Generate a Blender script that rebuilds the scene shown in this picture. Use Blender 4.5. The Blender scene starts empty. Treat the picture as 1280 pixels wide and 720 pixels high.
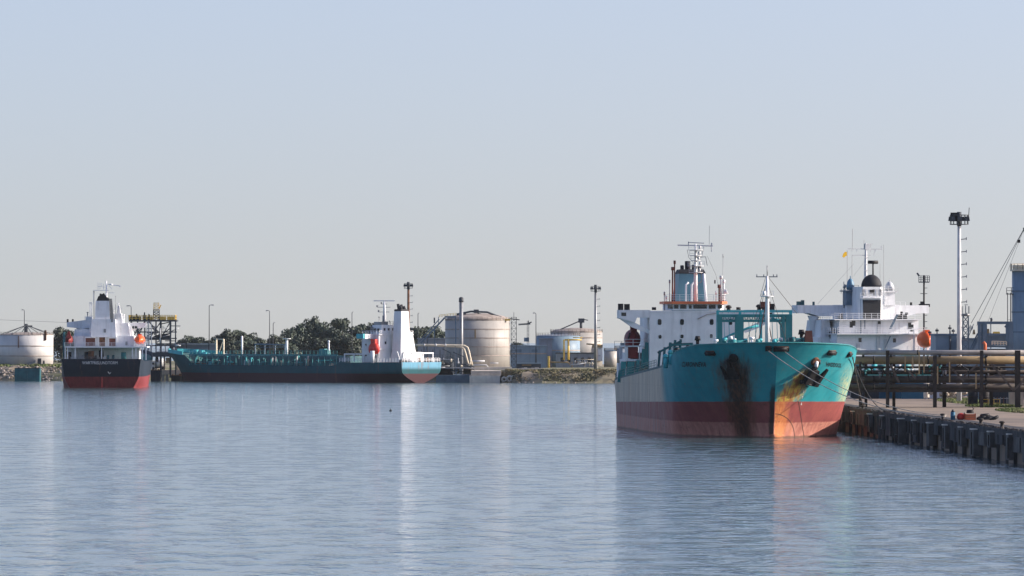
import bpy, math, random
from mathutils import Vector, Matrix
R = math.radians
random.seed(7)
sc = bpy.context.scene
COL = sc.collection

# ---------------------------------------------------------------- camera
FPX, CH, HY = 8000.0, 15.0, 416.0          # focal length in photo pixels, eye height, horizon row
cam_d = bpy.data.cameras.new('camera')
cam_d.sensor_width = 36.0
cam_d.lens = FPX / 1280.0 * 36.0
cam_d.shift_y = (HY - 360.0) / 1280.0
cam_d.clip_start = 1.0
cam_d.clip_end = 40000.0
cam = bpy.data.objects.new('camera', cam_d)
cam.location = (0, 0, CH)
cam.rotation_euler = (R(90), 0, 0)
COL.objects.link(cam)
sc.camera = cam

# ---------------------------------------------------------------- world, sun, exposure
SUN_AZ, SUN_EL = 86.0, 23.0                # azimuth clockwise from +Y
w = bpy.data.worlds.new('World')
sc.world = w
w.use_nodes = True
nt = w.node_tree
bg = nt.nodes['Background']
sky = nt.nodes.new('ShaderNodeTexSky')
sky.sky_type = 'NISHITA'
sky.sun_disc = False
sky.sun_elevation = R(SUN_EL)
sky.sun_rotation = R(SUN_AZ)
sky.altitude = 0
sky.air_density = 0.9
sky.dust_density = 2.0
sky.ozone_density = 2.0
tc = nt.nodes.new('ShaderNodeTexCoord')
lift = nt.nodes.new('ShaderNodeVectorMath'); lift.operation = 'MULTIPLY_ADD'   # thin the murk right at the horizon
lift.inputs[1].default_value = (1, 1, .95)
lift.inputs[2].default_value = (0, 0, .05)
nrmv = nt.nodes.new('ShaderNodeVectorMath'); nrmv.operation = 'NORMALIZE'
nt.links.new(tc.outputs['Generated'], lift.inputs[0]); nt.links.new(lift.outputs[0], nrmv.inputs[0]); nt.links.new(nrmv.outputs[0], sky.inputs[0])
wb = nt.nodes.new('ShaderNodeMix'); wb.data_type = 'RGBA'; wb.blend_type = 'MULTIPLY'
wb.inputs[0].default_value = 1.0
wb.inputs[7].default_value = (1.12, .985, 1.065, 1)      # camera white balance of the sky
nt.links.new(sky.outputs[0], wb.inputs[6])
nt.links.new(wb.outputs[2], bg.inputs[0])
bg.inputs[1].default_value = 0.125
sun_d = bpy.data.lights.new('sun', 'SUN')
sun_d.energy = 5.0
sun_d.angle = R(0.5)
sun_d.color = (1.0, 0.91, 0.8)
sun = bpy.data.objects.new('sun', sun_d)
sdir = Vector((math.sin(R(SUN_AZ)) * math.cos(R(SUN_EL)), math.cos(R(SUN_AZ)) * math.cos(R(SUN_EL)), math.sin(R(SUN_EL))))
sun.rotation_euler = (-sdir).to_track_quat('-Z', 'Y').to_euler()
sun.location = (300, 900, 300)
COL.objects.link(sun)
sc.view_settings.view_transform = 'Standard'
sc.view_settings.look = 'None'
sc.view_settings.exposure = 0.68
sc.view_settings.gamma = 1.0
sc.view_settings.use_curve_mapping = False
sc.cycles.use_denoising = True
sc.cycles.max_bounces = 6
sc.cycles.volume_bounces = 1
sc.cycles.caustics_reflective = False
sc.cycles.caustics_refractive = False

# ---------------------------------------------------------------- materials
def _new(name):
    m = bpy.data.materials.new(name)
    m.use_nodes = True
    t = m.node_tree
    return m, t, t.nodes['Principled BSDF']

class NG:
    """small helper to write node expressions"""
    def __init__(s, t): s.t = t; s._tc = None
    def n(s, typ, **kw):
        k = s.t.nodes.new(typ)
        for a, b in kw.items(): setattr(k, a, b)
        return k
    def put(s, sock, val):
        if hasattr(val, 'is_linked') or hasattr(val, 'links'): s.t.links.new(val, sock)
        else: sock.default_value = val
    def obj(s):
        if not s._tc: s._tc = s.n('ShaderNodeTexCoord')
        return s._tc.outputs['Object']
    def xyz(s):
        k = s.n('ShaderNodeSeparateXYZ'); s.put(k.inputs[0], s.obj()); return k.outputs
    def m(s, op, a, b=0.0, c=0.0):
        k = s.n('ShaderNodeMath', operation=op)
        s.put(k.inputs[0], a); s.put(k.inputs[1], b); s.put(k.inputs[2], c)
        return k.outputs[0]
    def ss(s, v, lo, hi):
        k = s.n('ShaderNodeMapRange', interpolation_type='SMOOTHSTEP')
        s.put(k.inputs[0], v); s.put(k.inputs[1], lo); s.put(k.inputs[2], hi)
        return k.outputs[0]
    def noise(s, scale, sx=1, sy=1, sz=1, detail=3, rough=.55, off=0, vec=None):
        mp = s.n('ShaderNodeMapping'); s.put(mp.inputs[0], vec or s.obj())
        mp.inputs['Scale'].default_value = (sx, sy, sz)
        mp.inputs['Location'].default_value = (off, off * 1.7, off * .6)
        k = s.n('ShaderNodeTexNoise'); s.put(k.inputs['Vector'], mp.outputs[0])
        k.inputs['Scale'].default_value = scale
        k.inputs['Detail'].default_value = detail
        k.inputs['Roughness'].default_value = rough
        return k.outputs[0]
    def mix(s, f, a, b, mode='MIX'):
        k = s.n('ShaderNodeMix', data_type='RGBA', blend_type=mode)
        s.put(k.inputs[0], f)
        for i, q in ((6, a), (7, b)):
            s.put(k.inputs[i], (q[0], q[1], q[2], 1.0) if isinstance(q, tuple) else q)
        return k.outputs[2]

def paint(name, col, rough=.5, var=.15, rust=0.0, rcol=(.17, .075, .035), scale=.5, metal=0.0, dirt=0.0, spec=.25):
    m, t, b = _new(name); g = NG(t)
    n1 = g.noise(scale, 1, 1, 1, 4)
    f = g.ss(n1, .3, .7)
    c = g.mix(f, tuple(x * (1 - var) for x in col), tuple(min(1, x * (1 + var)) for x in col))
    if dirt:
        nd = g.noise(1.1, 1, 1, .12, 4, off=9)
        c = g.mix(g.m('MULTIPLY', g.ss(nd, .48, .75), dirt), c, tuple(x * .45 for x in col))
    if rust:
        n2 = g.noise(1.6, 1, 1, .09, 4, .6, off=3)
        n3 = g.noise(.25, 1, 1, 1, 3, off=5)
        k = g.ss(g.m('ADD', g.m('MULTIPLY', n2, .75), g.m('MULTIPLY', n3, .4)), .72 - .25 * rust, .80 - .12 * rust)
        c = g.mix(g.m('MULTIPLY', k, min(1, rust * 1.2)), c, rcol)
    g.put(b.inputs['Base Color'], c)
    b.inputs['Roughness'].default_value = rough
    b.inputs['Specular IOR Level'].default_value = spec
    b.inputs['Metallic'].default_value = metal
    return m

M = {}
M['white'] = paint('white_paint', (.67, .685, .70), .5, .06, rust=.26, dirt=.35)
M['tank_white'] = paint('white_tank_paint', (.52, .51, .49), .5, .06, rust=.14, dirt=.2, scale=.15)
M['white_clean'] = paint('white_plain_paint', (.68, .69, .7), .45, .05, dirt=.2, rust=.1)
M['rail_white'] = paint('rail_paint', (.72, .73, .74), .5, .06)
M['teal'] = paint('teal_paint', (.03, .19, .2), .5, .15, rust=.12)
M['teal_dark'] = paint('dark_teal_paint', (.02, .1, .115), .5, .2, rust=.15)
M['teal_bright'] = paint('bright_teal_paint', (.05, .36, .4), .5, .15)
M['deck'] = paint('deck_paint', (.05, .13, .12), .7, .25, rust=.3)
M['funnel'] = paint('funnel_paint', (.1, .22, .27), .5, .08, rust=.08)
M['black'] = paint('black_paint', (.012, .012, .014), .6, .3)
M['soot'] = paint('soot_paint', (.018, .02, .025), .7, .3)
M['glass'] = paint('window_glass', (.01, .014, .018), .12, .1, spec=.5)
M['orange_rim'] = paint('orange_band_paint', (.62, .16, .07), .5, .1)
M['orange'] = paint('lifeboat_orange', (.75, .11, .025), .4, .1)
M['red_dark'] = paint('lifeboat_red', (.17, .022, .02), .55, .15)
M['red'] = paint('lifeboat_bright_red', (.55, .04, .03), .5, .15)
M['brown'] = paint('brown_paint', (.14, .05, .035), .6, .2)
M['rust'] = paint('rusted_iron', (.12, .055, .03), .8, .35, scale=1.5)
M['steel'] = paint('bare_steel', (.23, .24, .25), .45, .15, metal=.3)
M['steel_dark'] = paint('dark_structural_steel', (.055, .065, .075), .6, .25, rust=.25)
M['steel_blue'] = paint('blue_grey_steel', (.1, .15, .2), .55, .15, rust=.12)
M['galv'] = paint('galvanised_steel', (.5, .51, .52), .5, .12, rust=.1)
M['rack'] = paint('rack_steel', (.028, .024, .022), .65, .3, rust=.45, rcol=(.07, .035, .02))
M['pipe_grey'] = paint('grey_pipe_lagging', (.30, .28, .26), .4, .12, dirt=.3)
M['pipe_tan'] = paint('tan_pipe_lagging', (.30, .22, .12), .45, .15, dirt=.35)
M['pipe_dark'] = paint('dark_pipe', (.085, .07, .06), .5, .25, rust=.35)
M['pipe_cream'] = paint('cream_pipe', (.6, .53, .4), .5, .12, rust=.1)
M['yellow'] = paint('yellow_rail_paint', (.72, .48, .1), .5, .15, rust=.1)
M['concrete'] = paint('concrete', (.42, .38, .33), .85, .2, dirt=.5, scale=.4)
M['concrete_pale'] = paint('pale_concrete', (.6, .55, .47), .85, .15, dirt=.35, scale=.4)
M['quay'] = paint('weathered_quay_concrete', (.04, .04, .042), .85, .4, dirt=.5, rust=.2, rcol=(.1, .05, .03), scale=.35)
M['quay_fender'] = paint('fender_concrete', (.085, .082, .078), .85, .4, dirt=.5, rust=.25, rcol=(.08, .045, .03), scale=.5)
M['quay_dark'] = paint('shade_black_quay_concrete', (.008, .008, .009), .6, .3, scale=.4)  # near black: the shade behind the panels is put into the colour
M['tank'] = paint('tank_paint', (.35, .335, .31), .5, .06, rust=.16, dirt=.3, scale=.15)
M['tank_roof'] = paint('rusty_tank_roof', (.33, .28, .24), .7, .25, rust=.3)
M['band'] = paint('tank_band', (.30, .26, .23), .6, .2)
M['blue'] = paint('container_blue', (.025, .12, .2), .5, .15, rust=.15)
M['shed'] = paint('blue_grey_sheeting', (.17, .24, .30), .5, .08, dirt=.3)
M['shed_grey'] = paint('grey_sheeting', (.2, .23, .27), .6, .1, dirt=.3)
M['rope'] = paint('mooring_rope', (.33, .31, .28), .8, .2)
M['rope_dark'] = paint('dark_rope', (.06, .055, .05), .8, .2)
M['navy'] = paint('navy_hull', (.012, .022, .035), .4, .2, rust=.1)
M['flag'] = paint('flag_cloth', (.72, .42, .02), .8, .1)
M['radome'] = paint('radome_paint', (.5, .52, .54), .3, .05)
M['radome_shade'] = paint('shaded_radome_paint', (.09, .2, .3), .4, .08)  # radome paint again, with its blue shade put into the colour
M['letter_dark'] = paint('dark_lettering', (.015, .03, .035), .6, .1)
M['letter_white'] = paint('white_lettering', (.6, .6, .6), .6, .15)
M['bark'] = paint('bark', (.09, .07, .05), .9, .25)
M['rockm'] = paint('bank_rock', (.34, .29, .24), .9, .35, scale=.8)
M['earth'] = paint('earth_cover', (.2, .17, .12), .95, .25, scale=.06)

def ground_mat(name, a, b2, c3, s1, s2):
    m, t, b = _new(name); g = NG(t)
    f = g.ss(g.noise(s1, 1, 1, 1, 6), .35, .65)
    c = g.mix(f, a, b2)
    f2 = g.ss(g.noise(s2, 1, 1, 1, 5, off=4), .5, .7)
    c = g.mix(f2, c, c3)
    g.put(b.inputs['Base Color'], c)
    b.inputs['Roughness'].default_value = .95
    return m
M['apron'] = ground_mat('quay_paving', (.22, .165, .12), (.17, .13, .097), (.10, .08, .063), .25, .05)
M['land'] = ground_mat('scrub_ground', (.16, .14, .08), (.10, .11, .05), (.26, .21, .15), .08, .02)
M['grass'] = ground_mat('grass_blades', (.07, .12, .03), (.12, .13, .05), (.16, .14, .07), .5, .12)
M['scrub'] = ground_mat('scrub_leaves', (.09, .095, .045), (.15, .125, .07), (.19, .15, .09), .25, .06)

def leaf_mat(name, a, b2):
    m, t, b = _new(name); g = NG(t)
    oi = g.n('ShaderNodeObjectInfo')
    f = g.ss(g.noise(.35, 1, 1, 1, 4), .32, .68)
    c = g.mix(f, a, b2)
    hs = g.n('ShaderNodeHueSaturation'); g.put(hs.inputs['Color'], c)
    g.put(hs.inputs['Value'], g.m('ADD', g.m('MULTIPLY', oi.outputs['Random'], .5), .75))
    g.put(b.inputs['Base Color'], hs.outputs[0])
    b.inputs['Roughness'].default_value = .7
    return m
M['leaf'] = leaf_mat('tree_leaves', (.024, .04, .03), (.05, .07, .044))
M['leaf_pale'] = leaf_mat('pale_tree_leaves', (.05, .07, .045), (.10, .12, .07))

# hull of the large ship: paint zones, boot topping, rust runs
def big_hull_mat():
    m, t, b = _new('weathered_green_hull'); g = NG(t)
    x, y, z = g.xyz()
    wob = g.noise(.5, 1, 1, 1, 5)
    wobs = g.noise(1.3, 1, 1, .08, 5, .6, off=2)
    fine = g.noise(3.0, 1, 1, .25, 4, off=6)
    teal = g.mix(g.ss(wob, .3, .7), (.014, .215, .255), (.026, .27, .31))
    teal = g.mix(g.m('MULTIPLY', g.ss(wobs, .52, .72), .35), teal, (.07, .21, .20))
    # cream flat side aft of the bow
    cream = g.mix(g.ss(wobs, .35, .62), (.60, .52, .40), (.40, .35, .28))
    cream = g.mix(g.m('MULTIPLY', g.ss(g.noise(.9, 1, 1, .06, 5, .65, off=11), .55, .68), .75), cream, (.28, .16, .08))
    edge = g.m('ADD', y, g.m('MULTIPLY', g.m('SUBTRACT', wobs, .5), 9.0))
    kc = g.m('MULTIPLY', g.ss(edge, 26.0, 35.0), g.ss(x, 2.0, -2.0))
    top = g.mix(kc, teal, cream)
    # green top strake
    boot_z = g.m('SUBTRACT', 5.2, g.m('MULTIPLY', y, 1.5 / 138))
    sheer = g.m('SUBTRACT', 10.75, g.m('MULTIPLY', y, .0297))
    top = g.mix(g.m('MULTIPLY', kc, g.ss(z, sheer, g.m('ADD', sheer, .06))), top, (.02, .09, .11))
    # yellow-green salt run at the port shoulder
    run = g.m('MULTIPLY', g.ss(x, 9.6, 11.6), g.m('MULTIPLY', g.ss(fine, .35, .6), g.ss(z, 11.5, 7.0)))
    top = g.mix(g.m('MULTIPLY', run, .75), top, (.5, .47, .22))
    # rust run below the port anchor: leans towards the stem as it falls
    cx = g.m('ADD', 1.35, g.m('MULTIPLY', g.m('SUBTRACT', z, 5.2), .70))
    dd = g.m('DIVIDE', g.m('ABSOLUTE', g.m('SUBTRACT', x, cx)), g.m('ADD', 1.0, g.m('MULTIPLY', g.m('SUBTRACT', 10.0, z), .4)))
    dd = g.m('ADD', dd, g.m('MULTIPLY', g.m('SUBTRACT', wobs, .5), 1.6))
    kp = g.m('MULTIPLY', g.ss(dd, 1.05, .3), g.m('MULTIPLY', g.ss(z, 10.4, 8.6), g.ss(x, .1, .5)))
    top = g.mix(g.m('MULTIPLY', kp, .95), top, g.mix(g.ss(g.noise(2.6, 1, 1, .07, 6, .65, off=17), .42, .58), (.50, .37, .06), (.36, .14, .04)))
    k_shade = g.m('MULTIPLY', g.m('MULTIPLY', g.ss(dd, .5, .1), g.ss(z, 10.4, 9.6)), g.m('MULTIPLY', g.ss(z, 6.2, 8.2), g.ss(x, .3, 1.0)))  # dark brown upper part: the anchor's cast shadow put into the colour
    top = g.mix(g.m('MULTIPLY', k_shade, .55), top, (.10, .04, .02))
    # boot topping
    red = g.mix(g.ss(wob, .3, .7), (.22, .055, .055), (.28, .078, .068))
    pale = g.mix(g.ss(g.noise(1.2, 1, 1, .4, 6, .65, off=7), .35, .65), (.50, .22, .165), (.38, .145, .11))
    low = g.mix(g.ss(g.m('ADD', z, g.m('MULTIPLY', g.m('SUBTRACT', fine, .5), .25)), 2.25, 2.05), red, pale)
    low = g.mix(g.m('MULTIPLY', g.ss(wobs, .5, .7), .4), low, (.17, .06, .05))
    # greyer boot topping along the flat side
    low = g.mix(g.m('MULTIPLY', kc, g.m('MULTIPLY', g.ss(wobs, .4, .65), .6)), low, (.33, .26, .24))
    # orange rust near the stem, port side
    so = g.m('ADD', g.m('DIVIDE', x, 3.4), g.m('MULTIPLY', g.m('SUBTRACT', g.noise(.6, 1, 1, .5, 4, off=13), .5), 1.4))
    ko = g.m('MULTIPLY', g.ss(so, 1.0, .15), g.ss(x, .02, .15))
    low = g.mix(g.m('MULTIPLY', ko, .75), low, g.mix(g.ss(fine, .4, .65), (.6, .24, .07), (.5, .16, .045)))
    # scrapes, chipped paint and fine rust runs over both paints
    chip = g.m('MULTIPLY', g.ss(g.noise(.9, 1, .6, 2.2, 6, .7, off=41), .60, .66), .55)
    low = g.mix(chip, low, (.13, .05, .04)); top = g.mix(g.m('MULTIPLY', chip, .6), top, (.09, .16, .15))
    runs = g.m('MULTIPLY', g.ss(g.noise(2.4, 1, 1, .05, 6, .65, off=44), .61, .69), g.ss(g.noise(.3, 1, 1, 1, 2, off=46), .45, .6))
    top = g.mix(g.m('MULTIPLY', runs, .7), top, (.16, .085, .045))
    bz = g.m('ADD', boot_z, g.m('MULTIPLY', g.m('SUBTRACT', g.noise(.6, 1, 1, 1, 5, .7, off=48), .5), .14))
    c = g.mix(g.ss(z, g.m('SUBTRACT', bz, .03), g.m('ADD', bz, .03)), low, top)
    # black-brown run below the starboard hawse pipe
    cs = g.m('ADD', -5.9, g.m('MULTIPLY', g.m('SUBTRACT', 10.6, z), .22))
    ds = g.m('DIVIDE', g.m('ABSOLUTE', g.m('SUBTRACT', x, cs)), g.m('ADD', .95, g.m('MULTIPLY', z, .12)))
    ds = g.m('ADD', ds, g.m('MULTIPLY', g.m('SUBTRACT', g.noise(1.9, 1, .3, .09, 6, .65, off=21), .5), 2.2))
    ks = g.m('MULTIPLY', g.ss(ds, 1.25, .25), g.ss(g.m('ADD', z, g.m('MULTIPLY', g.noise(2.2, 1, .2, .05, 3, off=23), 3.2)), 14.0, 12.2))
    halo = g.m('MULTIPLY', g.ss(ds, 1.9, .7), g.ss(z, 11.6, 9.5))
    c = g.mix(g.m('MULTIPLY', halo, .55), c, (.13, .055, .025))
    c = g.mix(g.m('MULTIPLY', ks, .9), c, g.mix(g.ss(fine, .42, .66), (.03, .013, .011), (.10, .036, .018)))
    # black run down the stem
    dn = g.m('ABSOLUTE', g.m('ADD', x, g.m('ADD', .25, g.m('MULTIPLY', g.m('SUBTRACT', wobs, .5), .8))))
    kn = g.m('MULTIPLY', g.ss(dn, .6, .25), g.ss(z, 8.2, 6.8))
    c = g.mix(g.m('MULTIPLY', g.m('MULTIPLY', kn, g.ss(x, .05, -.1)), .85), c, (.02, .012, .012))
    # bulb mark ring and a dark scratch on the port bow
    rr = g.m('SQRT', g.m('ADD', g.m('MULTIPLY', x, x), g.m('MULTIPLY', z, z)))
    ring = g.m('MULTIPLY', g.ss(g.m('ABSOLUTE', g.m('SUBTRACT', rr, 3.45)), .1, .04), g.ss(x, .05, .2))
    ln = g.m('ABSOLUTE', g.m('SUBTRACT', x, g.m('SUBTRACT', 5.15, g.m('MULTIPLY', z, .29))))
    line = g.m('MULTIPLY', g.ss(ln, .11, .04), g.m('MULTIPLY', g.ss(z, 5.3, 5.1), g.ss(x, 1, 1.2)))
    c = g.mix(g.m('MULTIPLY', g.m('MAXIMUM', ring, line), .85), c, (.03, .02, .02))
    # plate seams
    seam = g.m('MAXIMUM', g.ss(g.m('ABSOLUTE', g.m('SUBTRACT', g.m('FRACT', g.m('DIVIDE', z, 2.4)), .5)), .488, .496),
               g.ss(g.m('ABSOLUTE', g.m('SUBTRACT', g.m('FRACT', g.m('DIVIDE', y, 7.0)), .5)), .494, .498))
    c = g.mix(g.m('MULTIPLY', seam, .22), c, (.05, .03, .03))
    # waterline slime
    c = g.mix(g.m('MULTIPLY', g.ss(g.m('ADD', z, g.m('MULTIPLY', wob, .4)), .55, .3), .7), c, (.07, .05, .035))
    g.put(b.inputs['Base Color'], c)
    b.inputs['Roughness'].default_value = .6
    b.inputs['Specular IOR Level'].default_value = .2
    bp = g.n('ShaderNodeBump'); bp.inputs['Strength'].default_value = .35; bp.inputs['Distance'].default_value = .06
    g.put(bp.inputs['Height'], g.noise(.45, 1, 1, .6, 3, off=30))
    t.links.new(bp.outputs[0], b.inputs['Normal'])
    return m

def zone_hull(name, top, boot, bz, topb=None, rust=.4, slope=0.0, tlit=None, ty=0.0):
    """hull paint: topside colour over boot topping, optional transom colours near y = 0 with sunlight put in"""
    m, t, b = _new(name); g = NG(t)
    x, y, z = g.xyz()
    wob = g.noise(.4, 1, 1, 1, 5); ws = g.noise(1.2, 1, 1, .1, 5, .6, off=2)
    c1 = g.mix(g.ss(wob, .3, .7), top, topb or tuple(q * 1.3 for q in top))
    if tlit:
        kk = g.ss(y, ty + .1, ty)
        c1 = g.mix(kk, c1, g.mix(g.ss(ws, .4, .7), tlit, tuple(q * .8 for q in tlit)))
        rk = g.m('MULTIPLY', kk, g.ss(g.noise(.8, 1, 1, .1, 5, .6, off=14), .56, .64))
        c1 = g.mix(g.m('MULTIPLY', rk, .8), c1, (.2, .11, .07))
    bcol = boot
    if tlit:
        bcol = g.mix(g.ss(y, ty + .1, ty), boot, (.62, .2, .16))  # lit copy of the boot topping for the sunlit transom
    c = g.mix(g.ss(z, bz - .05, bz + .05), bcol if tlit else g.mix(g.ss(ws, .35, .65), boot, tuple(q * .7 for q in boot)), c1)
    rk = g.ss(g.noise(.9, 1, 1, .08, 5, .62, off=8), .60, .70)
    c = g.mix(g.m('MULTIPLY', rk, rust), c, (.15, .07, .04))
    g.put(b.inputs['Base Color'], c)
    b.inputs['Roughness'].default_value = .6
    b.inputs['Specular IOR Level'].default_value = .2
    return m

def water_mat():
    m, t, b = _new('harbour_water'); g = NG(t)
    b.inputs['Base Color'].default_value = (.048, .096, .106, 1)
    b.inputs['Roughness'].default_value = .095
    b.inputs['IOR'].default_value = 1.333
    big = g.ss(g.noise(.006, 1, .35, 1, 3), .38, .62)
    mid = g.noise(.16, .55, 1, 1, 3, .5)
    sml = g.noise(.55, .6, 1, 1, 4, .55, off=5)
    h = g.m('ADD', g.m('MULTIPLY', mid, WAVE_MID), g.m('MULTIPLY', sml, WAVE_SML))
    pat = g.ss(g.noise(.26, 1.2, .5, 1, 3, .6, off=8), .45, .68)
    h = g.m('MULTIPLY', h, g.m('ADD', g.m('ADD', .24, g.m('MULTIPLY', big, .16)), g.m('MULTIPLY', pat, .5)))
    bp = g.n('ShaderNodeBump'); bp.inputs['Strength'].default_value = 1.0; bp.inputs['Distance'].default_value = 1.0
    g.put(bp.inputs['Height'], h)
    t.links.new(bp.outputs[0], b.inputs['Normal'])
    return m
WAVE_MID, WAVE_SML = .76, .36
M['water'] = water_mat()

# ---------------------------------------------------------------- mesh helpers
class MB:
    def __init__(s): s.v = []; s.f = []; s.s = []
    def add(s, vs, fs, smooth=False):
        o = len(s.v); s.v += [tuple(q) for q in vs]
        s.f += [tuple(i + o for i in f) for f in fs]; s.s += [smooth] * len(fs)
        return s
    def hexa(s, p):       # eight points: bottom four, top four
        return s.add(p, [(3, 2, 1, 0), (4, 5, 6, 7), (0, 1, 5, 4), (1, 2, 6, 5), (2, 3, 7, 6), (3, 0, 4, 7)])
    def box(s, x0, x1, y0, y1, z0, z1):
        return s.hexa([(x0, y0, z0), (x1, y0, z0), (x1, y1, z0), (x0, y1, z0), (x0, y0, z1), (x1, y0, z1), (x1, y1, z1), (x0, y1, z1)])
    def frus(s, x0, x1, y0, y1, z0, z1, dx, dy, ox=0, oy=0):   # box whose top shrinks by dx, dy a side
        return s.hexa([(x0, y0, z0), (x1, y0, z0), (x1, y1, z0), (x0, y1, z0), (x0 + dx + ox, y0 + dy + oy, z1), (x1 - dx + ox, y0 + dy + oy, z1), (x1 - dx + ox, y1 - dy + oy, z1), (x0 + dx + ox, y1 - dy + oy, z1)])
    def bar(s, a, b, w, h=None):
        a = Vector(a); b = Vector(b); d = (b - a)
        if d.length < 1e-6: return s
        d.normalize(); h = h or w
        up = Vector((0, 0, 1)) if abs(d.z) < .95 else Vector((0, 1, 0))
        sx = d.cross(up).normalized() * (w / 2); sy = sx.cross(d).normalized() * (h / 2)
        return s.hexa([a - sx - sy, a + sx - sy, a + sx + sy, a - sx + sy, b - sx - sy, b + sx - sy, b + sx + sy, b - sx + sy])
    def tube(s, pts, r, n=8, cap=True):
        pts = [Vector(p) for p in pts]; k = len(pts)
        rs = r if isinstance(r, (list, tuple)) else [r] * k
        vs = []; fs = []; ref = None
        for i, p in enumerate(pts):
            d = (pts[min(i + 1, k - 1)] - pts[max(i - 1, 0)]).normalized()
            if ref is None:
                ref = d.cross(Vector((0, 0, 1)) if abs(d.z) < .9 else Vector((0, 1, 0))).normalized()
            ref = (ref - d * ref.dot(d)).normalized(); q = d.cross(ref)
            for j in range(n):
                a = 2 * math.pi * j / n
                vs.append(p + (ref * math.cos(a) + q * math.sin(a)) * rs[i])
        for i in range(k - 1):
            for j in range(n):
                fs.append((i * n + j, i * n + (j + 1) % n, (i + 1) * n + (j + 1) % n, (i + 1) * n + j))
        s.add(vs, fs, n > 5)
        if cap:
            o = len(s.v) - k * n
            s.f += [tuple(o + j for j in range(n))[::-1], tuple(o + (k - 1) * n + j for j in range(n))]; s.s += [False, False]
        return s
    def lathe(s, prof, c=(0, 0, 0), n=24, smooth=True):
        vs = []; fs = []; k = len(prof)
        for r, z in prof:
            for j in range(n):
                a = 2 * math.pi * j / n
                vs.append((c[0] + r * math.cos(a), c[1] + r * math.sin(a), c[2] + z))
        for i in range(k - 1):
            for j in range(n):
                fs.append((i * n + j, i * n + (j + 1) % n, (i + 1) * n + (j + 1) % n, (i + 1) * n + j))
        s.add(vs, fs, smooth)
        o = len(s.v) - k * n
        s.f += [tuple(o + j for j in range(n))[::-1], tuple(o + (k - 1) * n + j for j in range(n))]; s.s += [False, False]
        return s
    def ball(s, c, rx, ry, rz, n=14, m=8, zmin=-1.0):
        pr = []
        a0 = math.asin(max(-1, zmin))
        vs = []; fs = []
        for i in range(m + 1):
            a = a0 + (math.pi / 2 - a0) * i / m
            for j in range(n):
                t = 2 * math.pi * j / n
                vs.append((c[0] + rx * math.cos(a) * math.cos(t), c[1] + ry * math.cos(a) * math.sin(t), c[2] + rz * math.sin(a)))
        for i in range(m):
            for j in range(n):
                fs.append((i * n + j, i * n + (j + 1) % n, (i + 1) * n + (j + 1) % n, (i + 1) * n + j))
        fs.append(tuple(range(n))[::-1])
        return s.add(vs, fs, True)
    def prism(s, poly, axis, a, b):
        """poly in the plane across `axis`, extruded from a to b"""
        def P(p, q):
            if axis == 'y': return (p[0], q, p[1])
            if axis == 'x': return (q, p[0], p[1])
            return (p[0], p[1], q)
        n = len(poly)
        vs = [P(p, a) for p in poly] + [P(p, b) for p in poly]
        fs = [tuple(range(n))[::-1], tuple(range(n, 2 * n))] + [(i, (i + 1) % n, n + (i + 1) % n, n + i) for i in range(n)]
        return s.add(vs, fs)
    def rail(s, pts, h=1.05, sp=1.8, r=.045, rows=3, ends=True):
        for a, b in zip(pts[:-1], pts[1:]):
            a = Vector(a); b = Vector(b); L = (b - a).length; k = max(1, int(round(L / sp)))
            for i in range(k + 1):
                p = a.lerp(b, i / k); s.bar(p, p + Vector((0, 0, h)), r * 1.6)
            for q in range(rows):
                z = Vector((0, 0, h * (q + 1) / rows)); s.bar(a + z, b + z, r * 1.3)
        return s
    def lattice(s, p0, p1, w0, w1, k, t=.12):
        p0 = Vector(p0); p1 = Vector(p1)
        def ring(f):
            c = p0.lerp(p1, f); w = (w0 + (w1 - w0) * f) / 2
            return [c + Vector((a * w, b * w, 0)) for a, b in ((-1, -1), (1, -1), (1, 1), (-1, 1))]
        for i in range(k):
            A = ring(i / k); B = ring((i + 1) / k)
            for j in range(4):
                s.bar(A[j], B[j], t); s.bar(A[j], A[(j + 1) % 4], t * .7)
                s.bar(A[j], B[(j + 1) % 4], t * .6)
                if j % 2 == 0: s.bar(A[(j + 1) % 4], B[j], t * .6)
        B = ring(1)
        for j in range(4): s.bar(B[j], B[(j + 1) % 4], t * .7)
        return s
    def build(s, name, mat, parent=None, loc=None):
        me = bpy.data.meshes.new(name)
        me.from_pydata(s.v, [], s.f)
        me.polygons.foreach_set('use_smooth', s.s)
        me.materials.append(M[mat] if isinstance(mat, str) else mat)
        me.update()
        o = bpy.data.objects.new(name, me)
        COL.objects.link(o)
        if parent: o.parent = parent
        if loc: o.location = loc
        return o

def tag(o, label=None, cat=None, group=None, kind=None):
    if label: o['label'] = label
    if cat: o['category'] = cat
    if group: o['group'] = group
    if kind: o['kind'] = kind
    return o
def thing(name, label, cat, loc=(0, 0, 0), rotz=0.0, group=None):
    o = bpy.data.objects.new(name, None); COL.objects.link(o)
    o.empty_display_size = .5
    o.location = loc; o.rotation_euler = (0, 0, rotz)
    return tag(o, label, cat, group)
def dup(root, loc, rotz=None, label=None, scale=None):
    r = root.copy(); COL.objects.link(r); r.location = loc
    if rotz is not None: r.rotation_euler = (0, 0, rotz)
    if scale: r.scale = scale
    if label: r['label'] = label
    for ch in list(root.children):
        c = ch.copy(); COL.objects.link(c); c.parent = r
        for gch in list(ch.children):
            d = gch.copy(); COL.objects.link(d); d.parent = c
    return r
def at(x, y, Y):
    """photo pixel and depth -> world point"""
    return Vector(((x - 640) / FPX * Y, Y, CH - (y - HY) / FPX * Y))
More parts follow.
